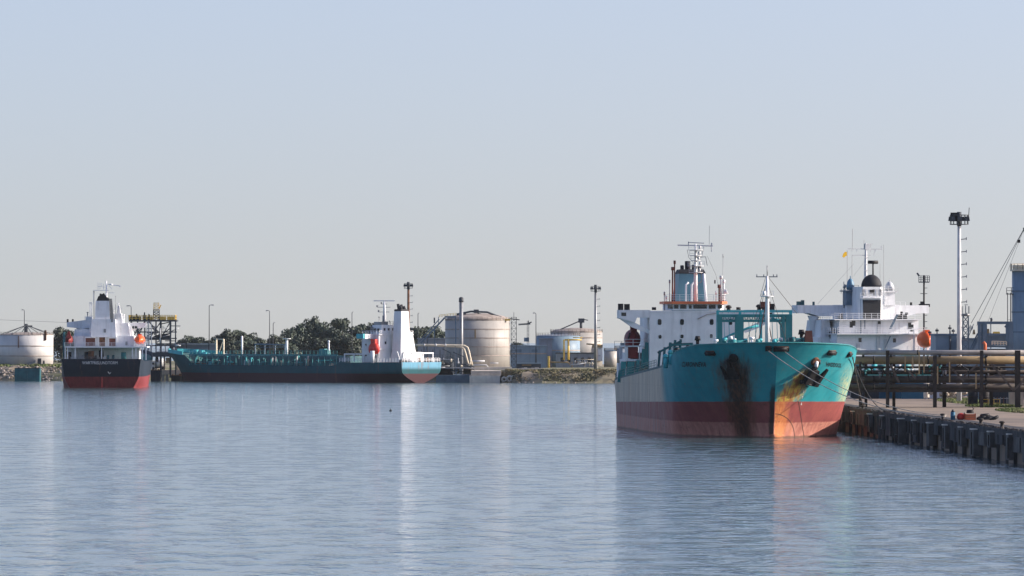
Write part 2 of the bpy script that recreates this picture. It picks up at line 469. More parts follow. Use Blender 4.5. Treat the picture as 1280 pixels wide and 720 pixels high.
class Frame:
    """local frame of a thing; p() turns a photo pixel on a local plane into a local point"""
    def __init__(s, O, psi):
        s.O = Vector(O); s.psi = psi
        s.ex = Vector((math.cos(psi), math.sin(psi), 0)); s.ey = Vector((-math.sin(psi), math.cos(psi), 0))
    def p(s, x, y, u=None, v=None):
        d = Vector(((x - 640) / FPX, 1.0, 0))
        e, val = (s.ey, u) if u is not None else (s.ex, v)
        Y = (val + s.O.dot(e)) / d.dot(e)
        wpt = Vector((d.x * Y, Y, CH - (y - HY) / FPX * Y)) - s.O
        return Vector((wpt.dot(s.ex), wpt.dot(s.ey), wpt.z))
    def world(s, q):
        return s.O + s.ex * q[0] + s.ey * q[1] + Vector((0, 0, q[2]))
def lerp_tab(tab, x):
    if x <= tab[0][0]: return tab[0][1]
    for (a, p), (b, q) in zip(tab[:-1], tab[1:]):
        if x <= b: return p + (q - p) * (x - a) / (b - a)
    return tab[-1][1]
def sst(x, a, b):
    t = max(0.0, min(1.0, (x - a) / (b - a))); return t * t * (3 - 2 * t)
def text_mesh(txt, size, spacing=1.0, bold=.0):
    cu = bpy.data.curves.new('lettering', 'FONT')
    cu.body = txt; cu.size = size; cu.space_character = spacing; cu.resolution_u = 2; cu.align_x = 'CENTER'; cu.offset = bold
    o = bpy.data.objects.new('lettering', cu); COL.objects.link(o)
    dg = bpy.context.evaluated_depsgraph_get()
    me = bpy.data.meshes.new_from_object(o.evaluated_get(dg))
    vs = [tuple(v.co) for v in me.vertices]; fs = [tuple(p.vertices) for p in me.polygons]
    bpy.data.objects.remove(o); bpy.data.curves.remove(cu); bpy.data.meshes.remove(me)
    return vs, fs

class Hull:
    """half-breadth form: u runs aft from the stem"""
    def __init__(s, L, B, deck, stem, rake_z, Le, q, pw=(1.7, 2.0), kst=(.32, .22), ust=.72, flare=.09, zb=-1.5, stern_rake=3.0, dmax=None, ff=30.0):
        s.L, s.B, s.deck, s.rake, s.rz, s.Le, s.q, s.pw, s.kst, s.ust, s.flare, s.zb, s.sr, s.ff = L, B, deck, stem, rake_z, Le, q, pw, kst, ust, flare, zb, stern_rake, ff
        s.dm = dmax or rake_z
    def stem(s, z):
        t = max(0.0, min(1.1, (z - 1.0) / (s.rz - 1.0)))
        return -s.rake * t ** 1.2
    def hb(s, u, z):
        h = max(0.0, min(1.0, z / s.rz))
        Le = s.Le[0] + (s.Le[1] - s.Le[0]) * h
        q = s.q[0] + (s.q[1] - s.q[0]) * h ** 1.3
        p = s.pw[0] + (s.pw[1] - s.pw[0]) * h
        x = max(0.0, min(1.0, (u - s.stem(z)) / Le))
        b = (1 - (1 - x) ** p) ** (1 / q)
        u0 = s.ust * s.L
        if u > u0:
            hh = max(0.0, min(1.0, z / max(1.0, s.deck(s.L))))
            k = s.kst[0] + (s.kst[1] - s.kst[0]) * hh
            b *= 1 - k * ((u - u0) / (s.L - u0)) ** 2
        b *= 1 - s.flare * (1 - max(0, min(1, z / (s.rz * .7)))) * (1 - sst(u, s.ff, s.ff * 2.2))
        return s.B / 2 * b
    def pt(s, v, z):
        """surface point with half breadth |v| at height z near the bow, and outward normal"""
        sg = 1 if v > 0 else -1; a = abs(v)
        def solve(a, z):
            lo, hi = s.stem(z), s.L * .4
            for _ in range(50):
                mid = (lo + hi) / 2
                if s.hb(mid, z) < a: lo = mid
                else: hi = mid
            return Vector((sg * a, hi, z))
        p = solve(a, z)
        dx = solve(a + .1, z) - solve(a - .1, z) if a > .12 else solve(a + .1, z) - p
        dz = solve(a, z + .1) - solve(a, z - .1)
        n = dx.cross(dz).normalized()
        if n.y > 0: n = -n
        return p, n
    def mesh(s, flip=None, nu=60, nz=16):
        """flip = None: u -> +y; flip = L: y = L - u (bow away from the stern at y = 0)"""
        mb = MB()
        def tau(i): 
            f = i / nu
            return f * f * .55 + f * .45 if True else f
        for sg in (-1, 1):
            vs = []; fs = []
            for i in range(nu + 1):
                t = tau(i)
                D = s.deck(t * s.L + s.stem(s.dm) * (1 - t))
                for j in range(nz + 1):
                    z = s.zb + (D - s.zb) * j / nz
                    st = s.stem(z)
                    en = s.L - s.sr * (1 - max(0.0, min(1.0, z / max(1, s.deck(s.L))))) ** 1.5
                    u = st + (en - st) * t
                    y = u if flip is None else flip - u
                    vs.append((sg * s.hb(u, z), y, z))
            for i in range(nu):
                for j in range(nz):
                    a = i * (nz + 1) + j
                    fs.append((a, a + 1, a + nz + 2, a + nz + 1) if sg > 0 else (a, a + nz + 1, a + nz + 2, a + 1))
            mb.add(vs, fs, True)
        # transom
        k = (nu + 1) * (nz + 1)
        e = nu * (nz + 1)
        mb.f += [(e + j, e + j + 1, k + e + j + 1, k + e + j) for j in range(nz)]; mb.s += [False] * nz
        return mb
    def deck_mesh(s, drop, flip=None, nu=40, u0=0.0):
        mb = MB(); vs = []; fs = []
        for i in range(nu + 1):
            u = u0 + (s.L - .2 - u0) * (i / nu); z = s.deck(u) - drop
            b = max(.05, s.hb(u, z) - .12); y = u if flip is None else flip - u
            vs += [(-b, y, z), (b, y, z)]
        fs = [(2 * i, 2 * i + 1, 2 * i + 3, 2 * i + 2) for i in range(nu)]
        return mb.add(vs, fs)

# ---------------------------------------------------------------- the setting: water, land, quay ground
mb = MB(); mb.add([(-3000, -25, 0), (3000, -25, 0), (3000, 9200, 0), (-3000, 9200, 0)], [(0, 1, 2, 3)])
tag(mb.build('water', 'water'), kind='structure')

# far shore: bank in profile, then flat land to the horizon
SH = [(-3000, 2030, 4.6), (-170, 2015, 4.7), (-141, 2004, 4.7), (-128, 2012, 4.6), (-110, 2016, 3.9), (-60, 2006, 3.8), (-22, 1998, 3.6), (-9, 1985, 3.6), (1, 1912, 3.6), (10, 1906, 3.7), (34, 1903, 3.8), (70, 1904, 3.9), (400, 1960, 4.0), (3000, 2100, 4.0)]
def shore(X):
    for a, b in zip(SH[:-1], SH[1:]):
        if X <= b[0]:
            f = (X - a[0]) / (b[0] - a[0]); return a[1] + (b[1] - a[1]) * f, a[2] + (b[2] - a[2]) * f
    return SH[-1][1], SH[-1][2]
xs = [-3000, -1500, -700, -400] + [-300 + 3 * i for i in range(160)] + [250, 400, 800, 1600, 3000]
vs = []; fs = []
prof = [(-3, -1.2), (0, -.1), (3, .35), (7, .75), (11, .97), (14, 1.0), (120, 1.0), (380, 1.0), (395, .3), (400, -1.2)]
rn = random.Random(3)
for X in xs:
    Y0, zt = shore(X)
    for i, (dy, h) in enumerate(prof):
        j = rn.uniform(-.35, .35) if 0 < i < 5 and abs(X) < 300 else 0
        vs.append((X, Y0 + dy + (rn.uniform(-1, 1) if 0 < i < 5 else 0), (zt * h if h > 0 else h) + j * h))
k = len(prof)
for i in range(len(xs) - 1):
    for j in range(k - 1):
        fs.append((i * k + j, (i + 1) * k + j, (i + 1) * k + j + 1, i * k + j + 1))
mb = MB(); mb.add(vs, fs, False)
tag(mb.build('ground', 'land'), kind='structure')

# quay ground on the right
QZ = 3.8
def qx(Y): return 57.8 - .03102 * (Y - 723)
mb = MB()
YQ0, YQ1 = 560, 1165
mb.prism([(qx(YQ0) + .4, YQ0), (420, YQ0), (420, YQ1), (qx(YQ1) + .4, YQ1)], 'z', -1.5, QZ)
tag(mb.build('quay_ground', 'apron'), kind='structure')

# ---------------------------------------------------------------- large green tanker at the quay
B0 = Vector((37.3, 912, 0)); FB = Frame(B0, .07)
DK = [(-5, 13.6), (2, 13.25), (6, 12.8), (10, 12.3), (16, 11.4), (24, 10.6), (30, 10.2), (138, 6.9)]
bdeck = lambda u: lerp_tab(DK, u)
HB = Hull(138, 26.4, bdeck, 5.0, 13.6, (26, 15), (1.06, 2.0), ff=22.0)
big = thing('oil_tanker', 'large tanker with rust-streaked green bow facing the water beside the quay', 'ship', B0, FB.psi)
BHM = big_hull_mat()
HB.mesh(nu=90, nz=24).build('hull', BHM, big)
HB.deck_mesh(1.0, nu=60, u0=-4.0).build('deck', 'deck', big)
P = FB.p
# thick rim along the bow bulwark
mb = MB()
for sg in (-1, 1):
    pts = []
    for i in range(60):
        v = 13.15 * math.sin(math.pi / 2 * i / 52) if i <= 52 else None
        if v is None: continue
        z = 13.4; 
        q, n = HB.pt(max(.06, v) * sg, 12.0)
        D = bdeck(q.y); 
        u = q.y; st = HB.stem(D)
        q2, n2 = HB.pt(max(.06, min(v, 13.1)) * sg, D)
        D = bdeck(q2.y)
        pts.append(Vector((q2.x, q2.y, D)))
    mb.tube(pts, .11, 5)
mb.build('bulwark_rim', 'teal', big)
# bulb just breaking the surface
mb = MB(); mb.ball((0, 1.2, -1.9), 2.2, 4.2, 2.6, 24, 10)
mb.build('bulbous_bow', BHM, big)

def on_hull(H, v, z, off=0.0):
    p, n = H.pt(v, z); return p + n * off, n
def hull_text(H, txt, v0, z0, size, mat, parent, name, spacing=1.0, slope=0.0, sgn=1, flip=None, bold=0.0):
    vs, fs = text_mesh(txt, size, spacing, bold)
    out = []
    # map text x to arc length along the waterline at z0
    tab = []; s_ = 0; prev = None
    a = .2
    while a < H.B / 2 - .02:
        p, _ = H.pt(v0 / abs(v0) * a, z0)
        if prev is not None: s_ += (p - prev).length
        tab.append((s_, a)); prev = p; a += .08
    s0 = lerp_tab([(q, p) for p, q in tab], abs(v0))
    sg = 1 if v0 > 0 else -1
    for x, y, z in vs:
        av = lerp_tab(tab, s0 + x * sg)
        zz = z0 + y + slope * x
        p, n = H.pt(sg * av, zz)
        out.append(p + n * .035)
    mb = MB(); mb.add(out, fs)
    return mb.build(name, mat, parent)
vL = P(878, 455, u=4).x
hull_text(HB, 'CLARONNEVA', -11.1, 10.15, 1.0, 'letter_dark', big, 'name_lettering', 1.0, bold=.02)
hull_text(HB, 'HADDOCK', 8.9, 10.15, .82, 'letter_dark', big, 'name_lettering', 1.0, -.05, bold=.02)
for txt, z in (('8', 4.9), ('7', 4.0), ('6', 3.1)):
    hull_text(HB, txt, 3.9 + z * .08, z + 1.6, .5, 'letter_white', big, 'draft_mark', bold=.02)

# anchors in their hawse pipes
def anchor_mb(p, n, roll=0.0, k_=1.3):
    mb = MB()
    up = Vector((0, 0, 1)); up = (up - n * up.dot(n)).normalized(); sd = up.cross(n).normalized()
    ca, sa = math.cos(roll), math.sin(roll); up, sd = up * ca + sd * sa, sd * ca - up * sa
    o = p + n * .6
    W = lambda a, b, c: o + sd * a * k_ + up * b * k_ + n * c * k_
    mb.bar(W(0, -1.3, 0), W(0, 1.3, -.3), .42, .42)
    mb.bar(W(-1.35, -1.15, .05), W(1.35, -1.15, .05), .62, .55)
    for k in (-1, 1):
        mb.hexa([W(k * .75 - .32, -1.2, -.15), W(k * .75 + .32, -1.2, -.15), W(k * .75 + .32, -1.2, .5), W(k * .75 - .32, -1.2, .5),
                 W(k * 1.1 - .1, 1.1, .25), W(k * 1.1 + .1, 1.1, .25), W(k * 1.1 + .1, 1.1, .5), W(k * 1.1 - .1, 1.1, .5)])
    mb.tube([W(0, 1.2, -.2), W(0, 1.6, -.5)], .3, 8)
    mb.hexa([W(-.9, -1.1, -.3), W(.9, -1.1, -.3), W(.9, -1.1, .3), W(-.9, -1.1, .3), W(-.5, .5, -.3), W(.5, .5, -.3), W(.5, .5, .1), W(-.5, .5, .1)])
    return mb
for v, z, wm in ((5.35, 9.4, 'white'), (-6.0, 9.9, 'black')):
    p, n = on_hull(HB, v, z)
    an = anchor_mb(p, n, .18 if v > 0 else -.05, 1.3 if v > 0 else .95).build('anchor', 'black', big)
    q, n2 = on_hull(HB, v + (.35 if v > 0 else .1), z + 1.55)
    mb = MB(); mb.tube([q - n2 * .3, q + n2 * .35], [.75, .6], 14)
    hp = mb.build('hawse_pipe', 'rust' if v > 0 else 'black', big)
    if v > 0:
        mb = MB(); mb.tube([q + n2 * .3 + Vector((.1, 0, .1)), q + n2 * .75 + Vector((-.25, 0, -.5))], .26, 8); mb.build('anchor_shank', 'white', an)
# mooring openings (fairleads) in the bulwark
for v, z, wv in ((-9.0, 12.1, 1.5), (.55, 12.7, 1.9), (-1.25, 12.75, .6), (8.2, 12.15, 1.5), (11.3, 11.9, 1.0)):
    p, n = on_hull(HB, v, z)
    sd = Vector((0, 0, 1)).cross(n).normalized()
    mb = MB()
    for k in (-1, 1):
        mb.bar(p + sd * (wv / 2) * k - n * .1 + Vector((0, 0, -.3)), p + sd * (wv / 2) * k + n * .22 + Vector((0, 0, .3)), .3, .5)
    mb.tube([p - sd * wv * .5 + n * .02, p + sd * wv * .5 + n * .02], .36, 8)
    fl = mb.build('fairlead', 'black', big)
    mb = MB(); mb.tube([p - sd * wv * .55 + n * .16 + Vector((0, 0, .38)), p + sd * wv * .55 + n * .16 + Vector((0, 0, .38))], .1, 6)
    mb.build('fairlead_lip', 'rust', fl)

# foremast on the forecastle
um = 9.0
mx = P(959, 400, u=um).x
zt = lambda y, u: P(960, y, u=u).z
mb = MB(); zb = 12.0
mb.tube([(mx, um, zb), (mx, um, zt(372, um)), (mx, um, zt(345, um))], [.34, .28, .17], 10)
fm = mb.build('foremast', 'rail_white', big)
mb = MB(); mb.tube([(mx, um, zt(345, um)), (mx, um, zt(332, um))], .07, 6); mb.bar((mx - 1.6, um, zt(346, um)), (mx + 1.5, um, zt(346, um)), .14)
for dx in (-1.5, -.5, .9, 1.4): mb.bar((mx + dx, um, zt(346, um)), (mx + dx, um, zt(343, um)), .12)
mb.build('crosstree', 'steel', fm)
mb = MB(); zp = zt(371, um); mb.tube([(mx, um, zp), (mx, um, zp + .12)], .95, 12); mb.rail([(mx - .9, um - .3, zp), (mx + .9, um - .3, zp)], .8, .6, .03, 2); mb.tube([(mx - .5, um - .5, zp + .2), (mx - .5, um - .5, zp + .8)], .22, 8)
mb.build('mast_platform', 'rail_white', fm)
mb = MB()
for a, b in (((mx - .25, um, zt(347, um)), (mx - 1.0, um, zp + .1)), ((mx + .2, um, zt(347, um)), (mx + 5.0, um + 6, zt(392, um + 6))), ((mx, um, zt(347, um)), (mx - .9, um + 12, 12.2)), ((mx, um, zt(352, um)), (mx - 3.4, um + 1, 12.2)), ((mx, um, zt(352, um)), (mx + 3.4, um + 1, 12.2))):
    mb.bar(a, b, .05)
mb.build('stay_wire', 'rope_dark', fm)
mb = MB(); mb.box(mx - .7, mx + .7, um + 2, um + 3, zt(384, um), zt(377, um)); mb.bar((mx, um + 2.5, zt(384, um)), (mx - 1.3, um + 2.5, 12.2), .12); mb.bar((mx, um + 2.5, zt(384, um)), (mx + 1.3, um + 2.5, 12.2), .12)
mb.build('horn_box', 'brown', fm)

# forecastle fittings that rise over the rim
rn = random.Random(11)
def stub(name, x, ytop, u, r, mat, zb=12.0, cap=True):
    q = P(x, ytop, u=u); mb = MB()
    mb.tube([(q.x, u, zb), (q.x, u, q.z - r)], r * .6, 8)
    if cap: mb.tube([(q.x, u, q.z - r * 1.6), (q.x, u, q.z)], [r * 1.15, r * .8], 8)
    return mb.build(name, mat, big)
for x, y, u, r, m in ((1002, 412, 8, .45, 'black'), (993, 421, 7, .3, 'brown'), (872, 420, 9, .4, 'black'), (905, 424, 7, .35, 'teal'), (913, 420, 8, .35, 'galv'), (932, 423, 9, .3, 'teal_bright'), (947, 424, 7, .35, 'teal'), (968, 424, 6, .3, 'teal_bright'), (976, 422, 8, .3, 'galv'), (985, 424, 7, .3, 'teal'), (918, 423, 10, .3, 'rail_white')):
    stub('deck_vent', x, y, u, r, m)
for x, y, u, wv, m in ((922, 425, 6, 2.2, 'teal'), (995, 422, 6, 1.8, 'teal_dark')):
    q = P(x, y, u=u); mb = MB()
    mb.tube([(q.x - wv * .5, u, q.z - .7), (q.x + wv * .5, u, q.z - .7)], .65, 12); mb.box(q.x - wv * .62, q.x - wv * .5, u - .8, u + .8, 11.9, q.z); mb.box(q.x + wv * .5, q.x + wv * .62, u - .8, u + .8, 11.9, q.z)
    mb.tube([(q.x - wv * .45, u, q.z - .7), (q.x - wv * .1, u, q.z - .7)], .8, 12)
    mb.build('windlass', m, big)
q = P(1011, 418, u=7); mb = MB(); mb.frus(q.x - .75, q.x + .75, 6.5, 8, 11.8, q.z + .55, .3, .3); mb.bar((q.x - 1.6, 7, 12), (q.x - .2, 7, q.z + .3), .35); mb.build('winch_housing', 'brown', big)
# rail across the break of the forecastle, starboard side
mb = MB(); a = P(840, 433, u=12); b = P(897, 431, u=12); a.z = 12.0; b.z = 12.2
mb.rail([a, b], 1.25, 1.4, .05, 3)
mb.build('railing', 'teal', big)
mb = MB()
for x, y0, y1 in ((836, 452, 428), (842, 446, 425), (849, 440, 424), (829, 456, 434), (823, 458, 438)):
    a = P(x, y0, u=20); b = P(x + 2, y1, u=20); mb.bar(a, b, .35)
mb.bar(P(822, 441, u=20), P(852, 426, u=20), .3); mb.bar(P(836, 431, u=20), P(866, 430, u=20), .5, .4)
mb.build('bulwark_stanchion', 'teal_dark', big)
for x, y in ((838, 445), (846, 441), (860, 439), (832, 450), (853, 443)):
    q = P(x, y, u=16); mb = MB(); mb.tube([(q.x, 16, q.z - 1.2), (q.x, 16, q.z + .5)], [.35, .3], 8); mb.ball((q.x, 16, q.z + .5), .42, .42, .4, 8, 4, -.5)
    mb.build('mooring_bitt', 'black' if x > 840 else 'teal_bright', big)

# hose gantry amidships
ug = 66
mb = MB()
g = lambda x, y, u=ug: P(x, y, u=u)
for x, wv in ((899.5, .75), (924, 1.3), (979, .5), (986, 1.0)):
    a = g(x, 430); a.z = 8.2; b = g(x, 394); mb.bar(a, b, wv, .8)
mb.bar(g(896, 395), g(990, 395), .55, .45); mb.bar(g(896, 401), g(990, 401), .3, .4); mb.bar(g(896, 398.5), g(990, 398.5), .1)
for i in range(15):
    x = 900 + i * 6; mb.bar(g(x, 395), g(x + 3, 401), .1); mb.bar(g(x + 6, 395), g(x + 3, 401), .1)
mb.build('hose_gantry', 'teal', big)
mb = MB()
for u2, x0, x1 in ((ug + 14, 896, 990),):
    for x in (897, 925, 951, 988): 
        a = g(x, 430, u2); a.z = 8; mb.bar(a, g(x, 389, u2), .4)
    mb.bar(g(x0, 389, u2), g(x1, 389, u2), .3); mb.bar(g(x0, 393.5, u2), g(x1, 393.5, u2), .2)
mb.build('hose_rack', 'teal_bright', big)
for x in (905, 911, 936, 944, 965, 971): mb = MB(); mb.bar(g(x, 401), g(x + 1, 428), .09); mb.build('hanger_rod', 'teal_bright', big)
mb = MB(); mb.tube([g(903, 424, ug + 5), g(915, 418, ug + 5), g(935, 410, ug + 5), g(948, 407, ug + 5)], .2, 6)
mb.build('cargo_hose', 'teal_bright', big); mb = MB(); mb.tube([g(965, 399, ug + 2), g(974, 401, ug + 2), g(977, 406, ug + 2), g(978, 428, ug + 2)], .3, 7)
mb.build('cargo_hose', 'teal_bright', big)
mb = MB(); mb.rail([g(896, 391.5), g(925, 391.5)], .5, .8, .035, 2); mb.rail([g(930, 394), g(990, 394)], .8, 1.5, .035, 2)
mb.build('railing', 'teal_bright', big)
for i, (x, y) in enumerate(((906, 424), (914, 426), (931, 425), (940, 423), (950, 425), (962, 424), (970, 425), (895, 426))):
    q = g(x, y, 55); mb = MB(); mb.tube([(q.x, 55, 8.5), (q.x, 55, q.z)], .16, 7); mb.tube([(q.x - .35, 55, q.z), (q.x + .35, 55, q.z)], .22, 7)
    mb.build('deck_valve', ('teal_bright', 'galv', 'teal', 'rail_white')[i % 4], big)

# deck house with bridge
uh = 98
h = lambda x, y, u=uh: P(x, y, u=u)
zd = 7.4
zr = h(860, 388.5).z
x0, x1 = h(812, 400).x, h(929, 400).x
mb = MB(); mb.box(x0, x1, uh, uh + 17, zd, zr); mb.box(x0 - 2.6, x0 + 1, uh + 4, uh + 24, zd, h(800, 441).z)
dh = mb.build('deckhouse', 'white', big)
for x, y in ((824.5, 402.5), (852.5, 402.5), (889.5, 402.5), (825, 421), (852.5, 420.5), (889, 420), (913, 402.5), (913, 421)):
    q = h(x, y); mb = MB(); mb.tube([(q.x, uh + .05, q.z), (q.x, uh - .05, q.z)], 1, 4)
    hw, hh = (.3, .45) if y < 410 else (.24, .28)
    mb = MB(); mb.prism([(q.x - hw, q.z - hh * .6), (q.x - hw * .6, q.z - hh), (q.x + hw * .6, q.z - hh), (q.x + hw, q.z - hh * .6), (q.x + hw, q.z + hh * .6), (q.x + hw * .6, q.z + hh), (q.x - hw * .6, q.z + hh), (q.x - hw, q.z + hh * .6)], 'y', uh - .04, uh + .1)
    mb.build('porthole', 'glass', dh)
q = h(881, 412); q2 = h(888, 428); mb = MB(); mb.rail([(q.x, uh - .8, q2.z), (q2.x + .5, uh - .8, q2.z)], 2.0, .8, .03, 2); mb.build('ladder_cage', 'rail_white', dh)
mb = MB(); a = h(812, 390); mb.box(x0 - .05, x1 + .05, uh - .06, uh + .2, a.z - .05, a.z + .06); mb.build('deck_edge', 'white_clean', dh)
mb = MB(); mb.bar(h(872, 399, uh - .1), h(884, 393, uh - .1), .14, .05); mb.bar(h(884, 393, uh - .1), h(898, 391.5, uh - .1), .12, .05); mb.build('rust_pipe', 'rust', dh)
# bridge wings
xl = h(774, 390).x; xr = h(968, 390).x
for e, (xo, xi) in enumerate(((xl, x0), (xr, x1))):
    k = 1 if e else -1
    zt_, zb_ = h(800, 387.5).z, h(800, 397).z
    mb = MB()
    mb.prism([(xo, zt_), (xi - k * .1, zt_), (xi - k * .1, zb_), (xi + k * 2.0, zb_), (xi + k * 2.3, zb_ - .8), (xo, zb_ - .1)], 'y', uh, uh + 4)
    mb.prism([(xo, zb_ - .1), (xi + k * 2.3, zb_ - .8), (xi - k * .1, zb_ - 2.0), (xi - k * .1, zb_ - 2.6), (xi + k * 2.8, zb_ - 1.5)], 'y', uh + .3, uh + 1.2)
    wg = mb.build('bridge_wing', 'white', big)
    mb = MB(); mb.box(xo - k * .35 if k < 0 else xo - 1.1, xo + 1.1 if k < 0 else xo - .35, uh - .03, uh + .2, zt_ - .95, zt_ - .4); mb.build('window', 'glass', wg)
    mb = MB(); mb.box(xo + (-k) * .3 - .4, xo + (-k) * .3 + .4, uh + .5, uh + 1.3, zt_, zt_ + 1.0); mb.box(xo - k * 1.3 - .42, xo - k * 1.3 + .42, uh + .5, uh + 1.3, zt_, zt_ + .95); mb.tube([(xo - k * 5.6, uh + 1, zt_), (xo - k * 5.6, uh + 1, zt_ + .45)], .35, 8)
    mb.build('wing_console', 'black', wg)
# wheelhouse
w0, w1 = h(835, 383).x, h(906, 383).x
z0_, z1_ = h(870, 388).z, h(870, 380).z
mb = MB()
mb.prism([(w0, uh + 1.2), (w0 + .8, uh - .1), (w1 - .8, uh - .1), (w1, uh + 1.2), (w1, uh + 9), (w0, uh + 9)], 'z', z0_, z1_)
wh = mb.build('wheelhouse', 'white', big)
for a, b in ((842.5, 848), (850, 858), (861, 864.5), (866.5, 883.5), (886, 894.5), (897, 902.5)):
    p = h(a, 387); q = h(b, 383); mb = MB(); mb.box(p.x, q.x, uh - .16, uh + .1, z0_ + .28, z1_ - .12); mb.build('window', 'glass', wh)
p = h(836, 384); q = h(840, 384)
mb = MB(); mb.prism([(w0 + .1, uh + .95), (w0 + .75, uh - .12), (w0 + .7, uh - .15), (w0 + .03, uh + .95)], 'z', z0_ + .28, z1_ - .12); mb.build('window', 'glass', wh)
mb = MB(); mb.prism([(w0 - .5, uh + 1.2), (w0 + .5, uh - .6), (w1 - .5, uh - .6), (w1 + .5, uh + 1.2), (w1 + .5, uh + 9.2), (w0 - .5, uh + 9.2)], 'z', z1_, z1_ + .42)
mb.build('roof_band', 'orange_rim', wh)
mb = MB(); zm = z1_ + .42
mb.rail([(w0 - .3, uh + 1.2, zm), (w0 + .5, uh - .4, zm), (w1 - .5, uh - .4, zm), (w1 + .3, uh + 1.2, zm), (w1 + .3, uh + 9, zm)], 1.05, 1.3, .035, 3)
mb.build('railing', 'rail_white', wh)
# funnel behind the wheelhouse
uf = 114
f = lambda x, y: P(x, y, u=uf)
p0, p1, t0, t1 = f(845, 376), f(886, 376), f(849.5, 342), f(882, 342)
def frust_prism(mb, a0, a1, b0, b1, ya, yb, za, zb):
    return mb.hexa([(a0, ya, za), (a1, ya, za), (a1, yb, za), (a0, yb, za), (b0, ya + .6, zb), (b1, ya + .6, zb), (b1, yb - .6, zb), (b0, yb - .6, zb)])
mb = MB(); frust_prism(mb, p0.x - .3, p1.x + .3, t0.x, t1.x, uf, uf + 8, 15.0, t0.z)
fn = mb.build('funnel', 'funnel', big)
for zf in (.25, .55):
    mb = MB(); zz = 15 + (t0.z - 15) * zf; mb.box(p0.x + 3.4, p1.x - 1.0, uf - .02 + .6 * zf - .1, uf + .6 * zf + .05, zz, zz + .12); mb.build('panel_seam', 'steel_blue', fn)
mb = MB(); zt_ = f(860, 336.5).z; frust_prism(mb, t0.x - .1, t1.x + .1, t0.x + .2, t1.x - .2, uf + .5, uf + 7.5, t0.z, zt_)
for dx, hh, r in ((1.6, 1.3, .45), (2.6, .7, .35), (.7, .6, .3), (3.5, .5, .3)): mb.tube([(t0.x + dx, uf + 3, zt_ - .2), (t0.x + dx, uf + 3.2, zt_ + hh)], r, 10)
mb.build('funnel_top', 'soot', fn)
mb = MB()
for x in (856, 863): 
    a = f(x, 376); mb.tube([(a.x, uf - 2, zm), (a.x, uf - 2, f(x, 356).z), (a.x + .4, uf - 2, f(x, 353).z)], .16, 7)
mb.tube([(f(882, 370).x, uf - 1, zm), (f(879, 345).x, uf - 1, f(879, 342).z)], .22, 8)
mb.build('vent_pipe', 'rail_white', fn)
# signal mast on the wheelhouse roof
ua = 103; a = lambda x, y: P(x, y, u=ua)
mxx = a(869.5, 350).x
mb = MB(); mb.tube([(mxx, ua, zm), (mxx, ua, a(869, 345).z), (mxx, ua, a(869, 305).z)], [.36, .3, .14], 10)
sm = mb.build('signal_mast', 'rail_white', big)
mb = MB(); mb.bar(a(847, 306.5), a(891, 307.5), .16, .2); mb.bar(a(860, 303), a(880, 304), .14)
mb.bar(a(889.5, 308), a(889.5, 303.5), .2); mb.bar(a(889, 308), a(889.3, 315), .1); mb.bar(a(860.5, 306), a(860.5, 302), .14)
mb.build('radar_scanner', 'galv', sm)
for y, r in ((313, 1.2), (320, 1.0), (326, .8), (333, 1.3), (341, 1.1)):
    z = a(869, y).z; mb = MB(); mb.tube([(mxx, ua - .4, z), (mxx, ua - .4, z + .1)], r, 10); mb.rail([(mxx - r, ua - r * .6, z), (mxx + r, ua - r * .6, z)], .8, r, .03, 2)
    mb.tube([(mxx + r * .5, ua - .8, z + .2), (mxx + r * .5, ua - .8, z + .7)], .2, 8); mb.build('mast_platform', 'galv', sm)
mb = MB(); mb.bar((mxx, ua, a(869, 322).z), a(882, 321), .1); mb.bar(a(882, 321), a(884, 332), .08); mb.bar((mxx, ua, a(869, 355).z), a(877, 352), .2); mb.bar(a(877, 352), a(877, 341), .12)
mb.bar(a(859, 312), a(861, 322), .06); mb.bar(a(861, 322), a(868, 330), .06); mb.bar(a(880, 309), a(877, 322), .06)
mb.build('mast_bracket', 'steel', sm)
mb = MB(); mb.bar(a(886.5, 306), a(886.8, 282), .05)
mb.build('whip_aerial', 'steel', sm)
for x0_, yb, yt, r, m in ((840.5, 376, 336, .13, 'brown'), (843, 376, 328, .1, 'brown'), (837, 380, 352, .07, 'steel'), (830.5, 388, 367, .07, 'steel'), (833, 388, 372, .06, 'galv'), (899, 376, 358, .14, 'brown'), (901.5, 376, 347, .14, 'galv'), (905, 376, 352, .1, 'rail_white'), (903.5, 376, 320, .035, 'steel'), (895, 376, 366, .06, 'rail_white')):
    p = a(x0_, yb); q = a(x0_ + (.3 if yt < 340 else 0), yt); mb = MB(); p.z = min(p.z, zm if 836 < x0_ < 906 else p.z); mb.tube([p, q], r, 6); mb.tube([q - Vector((0, 0, .25)), q + Vector((0, 0, .3))], r * 1.9, 6)
    mb.build('aerial_post', m, big)
mb = MB(); p = a(905, 366); mb.tube([p, p + Vector((.5, 0, .25))], [.15, .5], 8); mb.build('dish_aerial', 'rail_white', big)
mb = MB(); mb.bar(a(884, 320), a(895, 344), .03); mb.bar(a(895, 344), a(902, 376), .03); mb.box(a(893, 350).x, a(894.5, 350).x, ua, ua + .3, a(893, 354.5).z, a(893, 350).z); mb.build('signal_halyard', 'rope_dark', big)
# house items right of the gantry, on the port wing
for x, y in ((912, 384), (950, 383), (956, 385)):
    q = h(x, y); mb = MB(); mb.tube([(q.x, uh + 1.5, zr), (q.x, uh + 1.5, q.z)], .3, 8); mb.ball((q.x, uh + 1.5, q.z), .5, .5, .35, 8, 4, -.4); mb.build('searchlight', 'black', big)
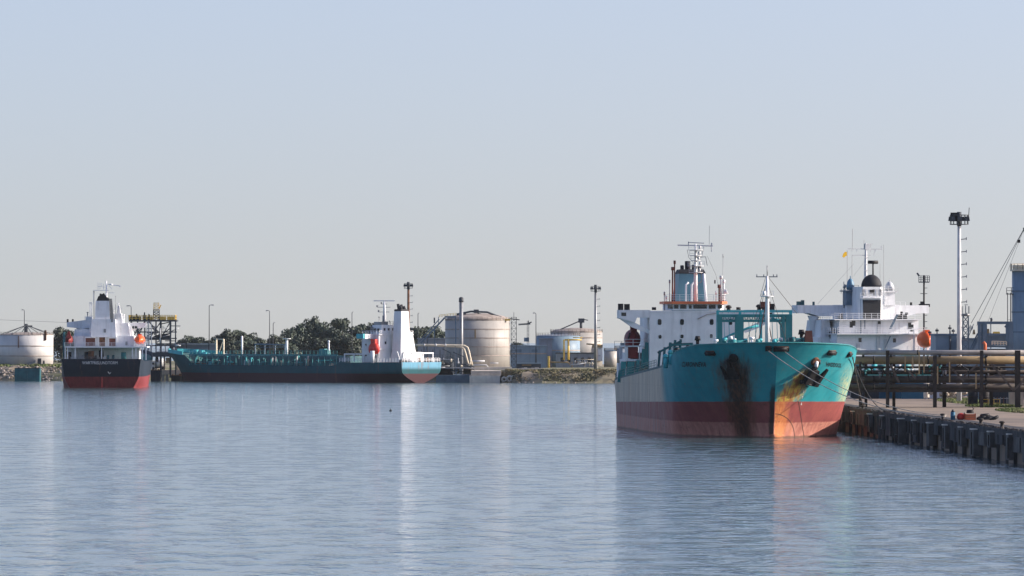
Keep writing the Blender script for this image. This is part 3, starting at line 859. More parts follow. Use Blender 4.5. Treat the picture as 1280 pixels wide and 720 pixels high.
# starboard boat deck with enclosed lifeboat
ub = 100
L_ = lambda x, y: P(x, y, u=ub)
c = L_(793.5, 423)
def boat_mb(c, ln, wd, hh, axis='y'):
    """closed hull with canopy: lower half pointed, upper half rounded"""
    lo = MB(); hi = MB()
    def ring(t, top):
        s_ = math.sqrt(max(.0, 1 - (2 * abs(t - .5)) ** 2.6)); out = []
        for i in range(9):
            a_ = math.pi * i / 8
            x = -math.cos(a_) * wd / 2 * s_; z = math.sin(a_) * hh * (.52 if top else -.48) * (s_ if top else (.4 + .6 * s_))
            d = (t - .5) * ln
            out.append((c[0] + x, c[1] + d, c[2] + z) if axis == 'y' else (c[0] + d, c[1] + x, c[2] + z))
        return out
    for mbx, top in ((lo, False), (hi, True)):
        vs = []; fs = []
        for k in range(13): vs += ring(k / 12, top)
        for k in range(12):
            for i in range(8): fs.append((k * 9 + i, k * 9 + i + 1, k * 9 + i + 10, k * 9 + i + 9))
        mbx.add(vs, fs, True)
    return lo, hi
lo, hi = boat_mb((c.x, ub + 4.5, c.z - .2), 8.5, 2.5, 3.2)
lb = lo.build('lifeboat', 'red_dark', big); hi.build('canopy', 'red_dark', lb)
mb = MB(); mb.box(c.x - .5, c.x + .5, ub + 1.5, ub + 3, c.z + .8, c.z + 1.9); mb.build('boat_cabin', 'red_dark', lb)
mb = MB()
for i, (xx, yy) in enumerate(((788, 416), (791.5, 413), (795, 411.5), (797.5, 411))):
    a_ = L_(xx - 2, yy + 8); b_ = L_(xx, yy); mb.bar((a_.x, ub + 1 + i * 1.6, a_.z), (b_.x, ub + 1 + i * 1.6, b_.z), .22)
mb.build('davit_arm', 'black', lb)
pa, pb, pc = L_(781, 432), L_(812, 432), L_(781, 449)
mb = MB(); mb.box(pa.x, pb.x, ub, ub + 10, pa.z - .2, pa.z); mb.box(pa.x, pb.x, ub, ub + 10, pc.z - .3, pc.z)
mb.box(pa.x, pa.x + .5, ub, ub + .5, pc.z, pa.z); mb.box(pa.x, pa.x + .4, ub + 9, ub + 9.5, pc.z, pa.z); mb.box(L_(799, 440).x, L_(800, 440).x, ub, ub + .3, pc.z, pa.z)
mb.frus(pa.x + .2, pb.x - .3, ub + .5, ub + 9, pc.z - 1.2, pc.z - .3, -.1, 0)
mb.build('boat_deck', 'white', big)
mb = MB(); b1 = L_(784, 448); b2 = L_(798, 434); mb.box(b1.x, b2.x, ub + .5, ub + 3.5, b1.z, b2.z); mb.build('rescue_locker', 'red_dark', big)
mb = MB(); mb.rail([(pa.x, ub, pa.z), (pb.x, ub, pa.z)], 1.0, 1.2, .04, 2); mb.build('railing', 'rail_white', big)
mb = MB()
for xx, ya, yb, wv in ((803, 460, 436, .5), (808, 458, 428, .8), (796, 466, 450, .5), (787, 470, 452, 1.1), (778, 474, 452, .8), (774, 478, 463, .6), (815, 456, 440, .5)):
    p = L_(xx, ya); q = L_(xx + 1.5, yb); mb.bar(p, q, wv)
mb.build('side_stanchion', 'teal', big)
mb = MB(); p = L_(777, 454); q = L_(784, 472); mb.box(p.x, q.x, ub + 6, ub + 9, q.z, p.z); mb.build('side_house', 'white', big)
mb = MB()
for sg in (-1,):
    pts = [Vector((sg * (HB.hb(u, bdeck(u)) - .1), u, bdeck(u))) for u in (40, 60, 80, 96, 110, 124, 136)]
    mb.rail(pts, 1.1, 2.5, .045, 3)
mb.build('side_railing', 'teal_dark', big)

# ---------------------------------------------------------------- ship behind the pipe rack, seen from astern
S0 = Vector((73.0, 1276, 0)); F2 = Frame(S0, .30)
P2 = F2.p
sb = thing('tanker_ship', 'white stern house with black domed funnel of the tanker rising behind the pipe rack', 'ship', S0, F2.psi)
D2 = lambda u: lerp_tab([(-4, 11), (12, 9.2), (18, 7.0), (150, 7.0)], u)
H2 = Hull(138, 25, D2, 4.0, 11.0, (26, 16), (1.2, 2.0), kst=(.5, .12), ust=.8)
hm = H2.mesh(flip=120.0, nu=40, nz=8)
hm.build('hull', zone_hull('far_green_hull', (.02, .1, .11), (.2, .06, .05), 3.0), sb)
H2.deck_mesh(.2, flip=120.0).build('deck', 'deck', sb)
q = lambda x, y, u=0.0: P2(x, y, u=u)
# accommodation tiers
def tier(name, xa, xb, yt, u0, u1, zb, taper=0.0, mat='white', parent=None):
    a = q(xa, yt, u0); b = q(xb, yt, u0)
    mb = MB(); mb.hexa([(a.x, u0, zb), (b.x, u0, zb), (b.x, u1, zb), (a.x, u1, zb), (a.x + taper, u0 + taper * .5, a.z), (b.x - taper, u0 + taper * .5, a.z), (b.x - taper, u1, a.z), (a.x + taper, u1, a.z)])
    return mb.build(name, mat, parent or sb), a, b
t1, a1, b1 = tier('deckhouse', 1046, 1150, 418, 0, 15, 7.0)
t2, a2, b2 = tier('upper_house', 1049, 1148, 400, 2, 15, a1.z)
t3, a3, b3 = tier('bridge_house', 1058, 1124, 381, 6, 14, a2.z)
mb = MB()
for za, ra, rb, ov in ((a1.z, -1.6, 15, .5), (a2.z, .3, 15, .4)):
    mb.box(a1.x - ov, b1.x + ov, ra, rb, za, za + .18)
mb.build('deck_edge', 'white_clean', sb)
mb = MB()
for za, ra in ((a1.z + .18, -1.5), (a2.z + .18, .4)):
    mb.rail([(a1.x - .4, 14, za), (a1.x - .4, ra, za), (b1.x + .4, ra, za)], 1.15, 1.3, .045, 3)
mb.build('railing', 'rail_white', sb)
for x, y, hw, hh, u in ((1075, 425, .3, .4, 0), (1118, 425.5, .3, .4, 0), (1064, 406, .32, .6, 2), (1067, 404, .35, .5, 2), (1099, 404, .3, .4, 2), (1137, 407, .32, .6, 2), (1140, 410, .3, .7, 2)):
    c = q(x, y, u); mb = MB(); mb.prism([(c.x - hw, c.z - hh), (c.x + hw, c.z - hh), (c.x + hw, c.z + hh), (c.x - hw, c.z + hh)], 'y', u - .06, u + .1); mb.build('window', 'glass', t1 if y > 415 else t2)
for x, y0, y1, u in ((1098, 437, 420, -.1), (1107, 437, 424, -.1), (1099, 418, 405, 1.8), (1073, 437, 429, -.1)):
    a = q(x, y0, u); b = q(x, y1, u); mb = MB(); mb.box(a.x - .35, a.x + .35, u - .05, u + .2, max(a.z, 7), b.z); mb.build('door', 'galv', sb)
for x0, y0, x1, y1, u in ((1112, 411, 1121, 393, .2), (1113.5, 411, 1122.5, 393, .2), (1076, 418, 1076, 374, 1.5), (1081, 411, 1081, 392, 1.2), (1106, 436, 1113, 420, -.6)):
    mb = MB(); mb.bar(q(x0, y0, u), q(x1, y1, u), .16); mb.build('ladder', 'steel_blue', sb)
# left flank seen in shade: tall fin plates and posts
for x, ya, yb, wv in ((1026, 437, 404, .8), (1033, 437, 399, .6), (1041, 437, 402, .5), (1020, 437, 408, .7)):
    a = q(x, ya, 10); b = q(x, yb, 10); mb = MB(); mb.bar((a.x, 10, 7), (b.x, 10, b.z), wv); mb.build('flank_post', 'steel_blue' if wv < .7 else 'white', sb)
mb = MB(); a = q(1046, 400, 2); mb.box(a.x - 3.2, a.x, 4, 14, 7.0, a1.z - .5); mb.frus(a.x - 2.4, a.x, 5, 14, a1.z - .5, a2.z, .4, .2); mb.build('flank_house', 'white', sb)
for x, y0, y1, wv, u in ((1024, 428, 409, .5, 8), (1030, 433, 412, .45, 9), (1036, 430, 405, .5, 6), (1043, 434, 411, .4, 3.5), (1039, 423, 414, .9, 4.5), (1051, 399, 392, .5, 3)):  # bars for the flank's dark fittings, added to deepen its shade in colour
    a = q(x, y0, u); b = q(x, y1, u); mb = MB(); mb.bar((a.x - .1, u - .5, a.z), (a.x - .1, u - .5, b.z), wv); mb.build('flank_dark_bar', 'steel_dark', sb)
# bridge wings
for xo, xi, k in ((997, 1062, -1), (1161, 1122, 1)):
    a = q(xo, 381, 8); b = q(xi, 381, 8); zt_ = q(1060, 381.5, 8).z; zb_ = q(1060, 391.5, 8).z
    mb = MB(); mb.prism([(a.x, zt_), (b.x, zt_), (b.x, zb_ - .6), (a.x - k * 4.5, zb_ - .6), (a.x - k * 2.5, zb_), (a.x, zb_)], 'y', 8, 11.5)
    wg = mb.build('bridge_wing', 'white', sb)
    mb = MB()
    if k < 0:
        for x in (999, 1003, 1004.5): c = q(x, 381, 8); mb.box(c.x - .28, c.x + .28, 8.3, 8.9, zt_, zt_ + (.75 if x < 1004 else 1.0))
        c = q(1018, 381, 8); mb.tube([(c.x, 8.5, zt_), (c.x, 8.5, zt_ + .7)], .25, 8)
        wgc = mb.build('wing_console', 'teal_dark', wg)
        c = q(1020, 393, 8); d = q(1020, 415, 8); mb = MB(); mb.tube([(c.x, 9.5, zb_ - .6), (c.x - .1, 9.5, zb_ - 1.6), (c.x - .2, 9.5, 7)], [1.25, .75, .75], 12); mb.build('wing_column', 'white', sb)
    else:
        c = q(1140, 381, 8); mb.tube([(c.x, 8.5, zt_), (c.x, 8.5, zt_ + .6)], .25, 8); mb.build('wing_console', 'black', wg)
# people-height equipment on the upper deck
c = q(1127, 400, 1.2); mb = MB(); mb.tube([(c.x, 1.2, a2.z + .2), (c.x, 1.2, a2.z + 1.7)], .3, 8); mb.box(c.x - 1.0, c.x + 1.1, 1.0, 1.6, a2.z + .2, a2.z + 1.1); mb.box(c.x + .8, c.x + 1.3, 1.0, 1.5, a2.z + 1.1, a2.z + 1.5); mb.build('deck_winch', 'soot', sb)
# funnel with dome
uf = 1.0
a = q(1074.5, 400, uf); b = q(1105, 400, uf); zt_ = q(1090, 358.5, uf).z; c0 = (a.x + b.x) / 2; hw = (b.x - a.x) / 2
mb = MB()
mb.prism([(a.x, uf + 1), (a.x + .7, uf), (b.x - .7, uf), (b.x, uf + 1), (b.x, uf + 6), (a.x, uf + 6)], 'z', a2.z, zt_)
fn = mb.build('funnel', 'white', sb)
p0, p1 = q(1079, 400, uf), q(1100.5, 375, uf)
mb = MB(); mb.prism([(p0.x, a2.z + .3), (p1.x, a2.z + .3), (p1.x + .1, p1.z), (p0.x - .1, p1.z)], 'y', uf - .06, uf + .2); mb.build('funnel_panel', 'soot', fn)
p0, p1 = q(1077, 371, uf), q(1103, 361, uf)
for i in range(6):
    xx = p0.x + .4 + (p1.x - p0.x - .8) * i / 5; mb = MB(); mb.box(xx - .25, xx + .25, uf - .05, uf + .1, p0.z + .2, p1.z - .1); mb.build('louvre', 'steel' if i in (0, 3, 5) else 'galv', fn)
mb = MB(); mb.box(c0 - .45, c0 + .45, uf - .12, uf - .02, p1.z - .9, p1.z - .2); mb.build('vent_box', 'black', fn)
mb = MB(); mb.rail([(a.x, uf - .5, p0.z - .2), (b.x, uf - .5, p0.z - .2)], 1.0, .9, .035, 2); mb.box(a.x, b.x, uf - .6, uf, p0.z - .3, p0.z - .2); mb.build('railing', 'rail_white', fn)
dt = q(1090, 343, uf).z; p0, p1 = q(1077, 359, uf), q(1101.5, 359, uf)
mb = MB(); r_ = (p1.x - p0.x) / 2; cc = q(1089.3, 359, uf + r_).x
mb.ball((cc, uf + r_, zt_), r_, r_, dt - zt_, 24, 8, 0.0); mb.build('funnel_dome', 'soot', fn)
mb = MB(); mb.tube([(cc + .3, uf + 2, dt - .4), (cc + .3, uf + 2, q(1092, 328, uf).z)], .16, 8); z = q(1092, 327, uf).z; mb.tube([(cc - .7, uf + 2, z - .1), (cc + 1.3, uf + 2, z - .1)], .34, 8); mb.build('radar_scanner', 'black', sb)
# mast and aerials
um = 9.0
g = lambda x, y, u=um: P2(x, y, u=u)
m0 = g(1082.5, 383); m1 = g(1082.5, 304)
mb = MB(); mb.tube([m0, g(1082, 345), m1], [.5, .35, .22], 8)
for i in range(7): 
    z = g(1082, 370 - i * 8).z; mb.bar((m0.x - .5, um - .4, z), (m0.x + .5, um - .4, z), .1)
ms = mb.build('signal_mast', 'galv', sb)
mb = MB(); mb.bar(g(1060, 311), g(1102, 311.5), .16); mb.bar(g(1065, 319), g(1088, 319), .14); mb.bar(g(1082, 305.5), g(1091, 305), .12); mb.bar(g(1101.5, 312), g(1101.8, 307), .12)
for x in (1065, 1071, 1088, 1094): mb.bar(g(x, 311), g(x, 314.5), .1)
mb.bar(g(1094, 312), g(1092, 320), .08); mb.bar(g(1088, 305), g(1088, 309), .12); mb.box(g(1081, 312).x, g(1086, 312).x, um - .3, um + .3, g(1081, 312).z, g(1081, 305).z)
mb.build('yard', 'galv', ms)
for x, y0, y1, r in ((1065.5, 311, 286, .05), (1065, 360, 319, .05), (1059, 362, 313, .05), (1104.5, 365, 306, .04), (1080, 311, 300, .05), (1100, 366, 330, .04)):
    mb = MB(); mb.tube([g(x, y0), g(x + .1, y1)], r, 5); mb.build('whip_aerial', 'steel', ms)
mb = MB(); s_ = g(1058.5, 315); e_ = g(1053.5, 321); zt_ = s_.z
pts = [(0, 0), (-.35, .05), (-.75, -.35), (-.95, -.95), (-.55, -1.15), (-.3, -.85), (0, -.75)]
mb.prism([(s_.x + a_, s_.z + b_) for a_, b_ in pts], 'y', um - .03, um + .03)
mb.build('flag', 'flag', ms)
mb = MB(); mb.bar(g(1067, 330), g(1022, 380), .035); mb.bar(g(1082, 325), g(1067, 345), .03); mb.build('signal_halyard', 'steel', ms)
for x, yt, yb, r, m in ((1063, 349, 362, 5.2, 'radome_shade'), (1112, 353, 363, 5.8, 'radome')):  # left radome and its platform are coloured for the shade they stand in
    c = g(x, yb, 6); rr = r * F2.world(c).y / FPX; tp = g(x, yt - 1, 6).z
    mb = MB(); mb.tube([(c.x, 6, c.z - .1), (c.x, 6, c.z + rr * .2)], rr * .9, 16); mb.ball((c.x, 6, c.z + rr * .2), rr, rr, tp - c.z - rr * .2, 18, 8, 0); mb.tube([(c.x, 6, tp - .1), (c.x, 6, tp + .5)], .1, 6)
    mb.build('radome', m, sb)
    hb_ = c.z - .15; a = g(x - 9, yb, 6); b = g(x + 8, yb, 6)
    mb = MB(); mb.box(a.x, b.x, 5, 8, hb_ - .25, hb_); mb.rail([(a.x, 5, hb_), (b.x, 5, hb_)], 1.0, 1.1, .04, 2)
    mb.box((a.x + b.x) / 2 - 1.0, (a.x + b.x) / 2 + 1.0, 5.4, 7.5, q(1060, 381, 6).z - .1, hb_ - .25); mb.build('radome_platform', 'white' if x > 1090 else 'steel_blue', sb)
mb = MB(); c = g(1055, 385, 7); mb.tube([(c.x, 7, c.z), (c.x, 7, g(1055, 352, 7).z)], .12, 6); mb.tube([g(1055, 360, 7), g(1057, 356, 7)], .3, 7); mb.rail([(c.x - .6, 7, g(1055, 367, 7).z), (c.x + 3, 7, g(1055, 367, 7).z)], .9, .9, .04, 2); mb.build('aerial_post', 'steel', sb)
mb = MB(); c = g(1124, 383, 7); mb.rail([(c.x - 7, 6, c.z), (c.x + 1, 6, c.z)], .9, 1.2, .035, 2); mb.build('railing', 'rail_white', sb)
# orange lifeboat and boat gear on the right side
c = q(1156.5, 424.5, -4)
lo, hi = boat_mb((0, 0, 0), 6.0, 2.9, 3.4)
lb = lo.build('lifeboat', 'orange', sb, (c.x, -4, c.z)); hi.build('canopy', 'orange', lb); lb.rotation_euler = (0, 0, -.1)
mb = MB(); mb.box(-.55, .45, -1.8, -.3, 1.0, 1.95); mb.build('boat_cabin', 'orange', lb)
mb = MB()
for u in (-2.2, .6): mb.bar((c.x - 1.7, u, 7), (c.x - 1.7, u, c.z + 2.0), .25); mb.bar((c.x - 1.7, u, c.z + 2.0), (c.x - .3, u, c.z + 2.2), .2)
mb.build('davit', 'white', sb)
a = q(1130, 435, -3); b = q(1182, 435, -3)
mb = MB(); zb_ = q(1160, 439, -3).z; mb.box(a.x, q(1176, 435, -3).x, -4, 4, zb_ - .6, zb_)
for x in (1160, 1166, 1170, 1182): p = q(x, 435, -3); mb.box(p.x - .2, p.x + .2, -3, -2.7, 7, q(x, 434.5, -3).z)
p = q(1160, 434, -3); p2 = q(1183, 434, -3); mb.box(p.x, p2.x, -3, -1, p.z - .1, p.z + .15)
mb.build('boat_deck', 'white_clean', sb)
mb = MB(); mb.rail([(a.x + .5, -3.5, zb_), (p.x - 1, -3.5, zb_)], 1.0, 1.3, .04, 2); mb.build('railing', 'rail_white', sb)
# green gear on the poop, glimpsed under the pipes
for x, y, m, r in ((1073, 458, 'teal_dark', .9), (1085, 461, 'teal', .7), (1093, 457, 'teal_bright', .5), (1103, 459, 'teal_dark', .9), (1133, 458, 'teal', .8), (1140, 460, 'galv', .4), (1082, 455, 'rail_white', .3), (1124, 457, 'galv', .35)):
    c = q(x, y, -12); mb = MB(); mb.tube([(c.x, -12, 6.6), (c.x, -12, c.z)], r * .7, 8); mb.tube([(c.x - r, -12, c.z), (c.x + r, -12, c.z)], r * .6, 8); mb.build('deck_winch', m, sb)

# ---------------------------------------------------------------- black ship on the left, stern on
O1 = Vector((-111.6, 1739, 0)); F1 = Frame(O1, .028)
P1 = F1.p
s1 = thing('cargo_ship', 'black-hulled ship seen stern on, white house with orange lifeboat at its right side', 'ship', O1, F1.psi)
D1 = lambda u: lerp_tab([(-4, 10.5), (10, 9.3), (15, 7.2), (95, 7.3), (110, 7.9)], u)
H1 = Hull(110, 22.6, D1, 4.0, 10.5, (24, 15), (1.2, 2.0), kst=(.16, .05), ust=.86, stern_rake=2.2, zb=-1.0)
def tuck1(mb):
    mb.v = [(x * (1 - .16 * (1 - y / 24) * max(0.0, 1 - max(z, 0) / 3.4) ** 1.6) if y < 24 else x, y, z) for x, y, z in mb.v]; return mb
tuck1(H1.mesh(flip=110.0, nu=50, nz=12)).build('hull', zone_hull('black_hull', (.005, .012, .022), (.19, .028, .03), 3.05, rust=.3), s1)
H1.deck_mesh(.9, flip=110.0).build('deck', 'deck', s1)
q = lambda x, y, u=0.0: P1(x, y, u=u)
vs, fs = text_mesh('WARTFRISLUNDTORM', 1.15, 1.0, .0)
c = q(130.5, 455.3)
mb = MB(); mb.add([(c.x - 1.2 + x * .82, -.06 - (0), c.z + y) for x, y, z in vs], fs); mb.build('name_lettering', 'letter_white', s1)
mb = MB(); c = q(136, 466); mb.tube([(c.x - .25, -.05, c.z + .3), (c.x + .2, -.05, c.z - .3), (c.x + .55, -.05, c.z + .1)], .09, 5); mb.build('hull_mark', 'letter_white', s1)
mb = MB(); c = q(127.5, 472); mb.bar((c.x, -.1, 3.0), (c.x, -.3, .2), .16); mb.build('rudder_post', 'red', s1)
# poop: back wall, deck over it, posts
def blk(name, x0, x1, y0, y1, u0, u1, mat='white', par=s1, taper=0):
    a = q(x0, y1, u0); b = q(x1, y0, u0); mb = MB(); mb.frus(a.x, b.x, u0, u1, a.z, b.z, taper, taper * .3); return mb.build(name, mat, par)
w1 = blk('poop_house', 84, 174, 434.5, 452, 9, 24)
dk = blk('boat_deck', 80.5, 184, 433, 434.6, 2.0, 24, 'white_clean')
mb = MB(); 
for x in (81.5, 84.5, 94, 127, 165.5, 170, 178, 182.5): mb = MB(); a = q(x, 450, 2.4); b = q(x, 434, 2.4); mb.bar(a, b, .28); mb.build('deck_post', 'rail_white', s1)
mb = MB(); a = q(80.5, 433, 2.0); b = q(184, 433, 2.0); mb.rail([a, b], 1.05, 1.6, .05, 3); mb.build('railing', 'rail_white', s1)
mb = MB(); a = q(77.5, 449, .3); b = q(174, 449, .3); mb.rail([(a.x + .5, .4, 7.4), (b.x - .2, .4, 7.4)], 1.0, 1.8, .05, 2); mb.build('railing', 'steel', s1)
for x0, x1, y0, y1, m in ((107, 119, 422.5, 432.5, 'brown'), (136.5, 144.5, 423, 432.5, 'brown'), (124, 131.5, 421, 433, 'rust')):
    f_ = blk('doorway', x0, x1, y0, y1, 9.9, 10.4, m)
    a = q(x0, y0, 9.9); b = q(x1, y1, 9.9); mb = MB(); mb.box(a.x - .2, b.x + .2, 9.75, 10.2, a.z, a.z + .35); mb.box(a.x - .25, a.x, 9.75, 10.2, b.z, a.z); mb.box(b.x, b.x + .25, 9.75, 10.2, b.z, a.z); mb.build('door_frame', 'white', f_)
h1 = blk('deckhouse', 90, 168.5, 420, 433, 10.2, 24, taper=.25)
blk('side_house', 92, 115, 411.5, 420.5, 12, 23, taper=.3)
h2 = blk('upper_house', 110, 163, 404, 420, 11, 23, taper=.6)
h3 = blk('bridge_house', 105, 156, 399, 410, 14, 22, taper=.5)
h4 = blk('casing', 113.5, 145, 399, 421.5, 8.2, 15, taper=.2)
h5 = blk('casing_top', 142, 153, 392, 404, 13, 19, taper=.3)
blk('casing_top', 146, 150.5, 382, 392, 14, 17, taper=.25)
blk('radar_house', 107, 115, 396, 402, 14, 20)
# wings
for xo, xi, k, yt in ((83.5, 112, -1, 403), (182.5, 154, 1, 403.5)):
    a = q(xo, yt, 15); b = q(xi, yt, 15); zb_ = q(xo, yt + 5.8, 15).z
    mb = MB(); mb.prism([(a.x, a.z), (b.x, a.z + (.8 if k < 0 else 0)), (b.x, zb_ - 2.2), (a.x - k * 3.8, zb_ - .4), (a.x, zb_)], 'y', 15, 18)
    wg = mb.build('bridge_wing', 'white', s1)
    mb = MB(); mb.bar((a.x - k * 2.6, 16, zb_ - .2), (b.x + k * .3, 16, q(100, 417, 15).z), .5); mb.build('wing_brace', 'white', wg)
    if k < 0:
        mb = MB()
        for x in (84.5, 91): c = q(x, 403, 15); mb.tube([(c.x, 15.5, a.z), (c.x, 15.5, a.z + .9)], .28, 8)
        mb.build('wing_console', 'black', wg)
    else:
        for x in (166, 170): c = q(x, 409, 15); mb = MB(); mb.box(c.x - .35, c.x + .35, 14.95, 15.1, c.z - .4, c.z + .3); mb.build('window', 'glass', wg)
# side structure in sun below the right wing
blk('side_house', 156, 168, 408, 433, 12, 22, taper=.8)
a = q(157, 427, 10); 
for x, y in ((158, 428), (131, 412), (140, 399)):
    c = q(x, y, 10.1 if y > 420 else 8.1); mb = MB(); mb.box(c.x - .3, c.x + .3, (10.1 if y > 420 else 8.1), (10.4 if y > 420 else 8.4), c.z - .8, c.z + .2); mb.build('vent_grille', 'steel', s1)
# funnel
a, b, c, d = q(118.5, 400, 9), q(142, 400, 9), q(119.5, 376, 9), q(140, 376, 9)
mb = MB(); mb.hexa([(a.x, 9, a.z), (b.x - 1, 9, a.z), (b.x - 1, 14, a.z), (a.x, 14, a.z), (c.x, 9.4, c.z), (d.x - .8, 9.4, c.z), (d.x - .8, 13, c.z), (c.x, 13, c.z)])
fn = mb.build('funnel', 'white', s1)
mb = MB(); e = q(121, 369.5, 9.6); mb.prism([(c.x + .2, c.z), (d.x - .9, c.z), (d.x - .9, c.z + .9), (d.x - 1.2, c.z + .6), (c.x + 2.2, e.z + .7), (c.x + 1.4, e.z + .2), (c.x + .7, e.z - .2)], 'y', 9.6, 12.4)
for dx, hh in ((1.3, 2.0), (2.3, 1.6), (3.0, 1.0)): mb.tube([(c.x + dx, 11, c.z), (c.x + dx, 11, c.z + hh)], .3, 8)
mb.build('funnel_top', 'soot', fn)
mb = MB(); mb.hexa([(b.x - 1, 9.1, a.z), (b.x, 9.4, a.z), (b.x, 14, a.z), (b.x - 1, 14, a.z), (d.x - .8, 9.5, c.z + .6), (d.x - .1, 9.8, c.z + .6), (d.x - .1, 13, c.z + .6), (d.x - .8, 13, c.z + .6)]); mb.build('funnel_trunk', 'steel_dark', fn)
# masts
um = 18
a = q(133.5, 398, um); b = q(133, 351, um)
mb = MB(); mb.tube([a, b], [.35, .16], 8); ms = mb.build('signal_mast', 'rail_white', s1)
mb = MB(); mb.bar(q(133, 355, um), q(150, 357.5, um), .22); mb.bar(q(150, 357, um), q(150, 359, um), .3); mb.bar(q(116.5, 363, um), q(136, 363, um), .16); mb.bar(q(133, 366, um), q(143, 366, um), .12)
for x, y0, y1 in ((122.5, 362, 353), (125, 362, 354), (129.5, 362, 355), (117, 380, 363), (127, 358, 354)): mb.bar(q(x, y0, um), q(x, y1, um), .12)
mb.bar(q(122, 358, um), q(131, 359, um), .1); mb.bar(q(136, 357, um), q(140, 361, um), .12); mb.tube([q(137, 355.5, um), q(141, 355.8, um)], .25, 6)
mb.build('yard', 'rail_white', ms)
for x, y0, y1, r, m in ((117.5, 400, 364, .1, 'steel'), (112.5, 398, 378, .1, 'rail_white'), (114.5, 398, 378, .1, 'rail_white'), (109.5, 402, 390, .15, 'steel'), (144.5, 398, 370, .05, 'steel'), (148, 383, 379, .1, 'rail_white'), (142, 399, 388, .12, 'rail_white'), (155, 404, 393, .12, 'rail_white'), (152, 404, 392, .1, 'rail_white')):
    mb = MB(); mb.tube([q(x, y0, um), q(x, y1, um)], r, 6); mb.tube([q(x, y1 + 1, um), q(x, y1, um)], r * 2, 6); mb.build('aerial_post', m, s1)
mb = MB(); mb.rail([q(140, 399, 13), q(156, 399, 13)], 1.1, 1, .05, 2); mb.rail([q(106, 400, 14), q(116, 400, 14)], 1.0, 1, .05, 2); mb.rail([q(144, 388, 13.5), q(152, 388, 13.5)], .9, .8, .05, 2); mb.build('railing', 'rail_white', s1)
# lifeboats in davits either side
for x, y, m, nm in ((174.5, 425, 'orange', 0), (86.3, 425, 'red_dark', 1)):
    c = q(x, y, 8); lo, hi = boat_mb((c.x, 9, c.z), 7.5, 3.0 if not nm else 2.2, 2.6)
    lb = lo.build('lifeboat', m, s1); hi.build('canopy', m, lb)
    mb = MB()
    if nm: mb.frus(c.x - .7, c.x + .7, 5.5, 7, c.z + .5, c.z + 2.4, .45, .3)
    else: mb.box(c.x - .5, c.x + .5, 9, 10.5, c.z + .9, c.z + 1.65)
    mb.build('boat_cabin', m, lb)
    mb = MB()
    for u in (6, 12):
        for dx in (-1.5, 1.5): mb.bar((c.x + dx, u, q(x, 434, 8).z), (c.x + dx * .8, u, c.z - .3), .25)
    mb.box(c.x - 1.3, c.x + 1.3, 6.5, 12, c.z - 1.7, c.z - .9)
    mb.build('boat_cradle', 'white' if not nm else 'steel_dark', lb)
# mooring gear on the poop
for x, y, r, m in ((108.5, 444, .9, 'soot'), (114, 443.5, 1.1, 'rust'), (119, 447, .6, 'soot'), (126.5, 442, .9, 'black'), (127, 436, .5, 'black'), (135, 446, .5, 'teal_dark'), (141.5, 446, .5, 'teal_dark'), (154.5, 444.5, .95, 'teal'), (87, 443, .7, 'soot'), (103, 446, .4, 'steel'), (131, 447, .35, 'rail_white')):
    c = q(x, y, 4); mb = MB(); mb.tube([(c.x - r * .7, 4, c.z), (c.x + r * .7, 4, c.z)], r, 12); mb.box(c.x - r * .5, c.x + r * .5, 3.6, 4.6, 6.3, c.z); mb.build('mooring_winch', m, s1)
mb = MB(); mb.bar((q(112, 437, 4).x, 4, q(112, 438, 4).z), (q(119, 447, 4).x, 4, q(119, 446, 4).z), .35); mb.build('derrick_boom', 'pipe_cream', s1)
mb = MB(); c = q(80, 440, 5); mb.tube([(c.x, 6, 7), (c.x, 6, q(80, 415, 6).z)], .35, 8); mb.build('flag_post', 'teal_dark', s1)

# ---------------------------------------------------------------- long green tanker lying across the harbour
O3 = Vector((-27.1, 1920, 0)); F3 = Frame(O3, R(48))
P3 = F3.p
s3 = thing('coastal_tanker', 'long low green tanker lying broadside with white stern house and pale blue sunlit transom', 'ship', O3, F3.psi)
D3 = lambda u: lerp_tab([(-6, 9.2), (3, 8.7), (9, 8.2), (11, 5.2), (72, 5.0), (75, 6.0), (101, 6.2)], u)
H3 = Hull(101, 17.5, D3, 4.2, 9.0, (22, 14), (1.15, 1.9), kst=(.06, .0), ust=.85, stern_rake=.6, zb=-1.0)
def tuck(mb):
    # rounded stern: waterline narrows quickly below the transom's knuckle
    out = []
    for x, y, z in mb.v:
        if y < 26:
            k = 1 - y / 26
            w = 1 - .78 * k * max(0.0, min(1.0, 1 - z / 3.6)) ** 1.7
            x *= w
        out.append((x, y, z))
    mb.v = out; return mb
tuck(H3.mesh(flip=101.0, nu=70, nz=14)).build('hull', zone_hull('long_green_hull', (.006, .062, .075), (.055, .02, .024), 2.75, tlit=(.12, .31, .43), ty=.05, rust=.3), s3)
H3.deck_mesh(.15, flip=101.0).build('deck', 'deck', s3)
V = lambda x, y, v: P3(x, y, v=v)
U = lambda x, y, u: P3(x, y, u=u)
rn = random.Random(5)
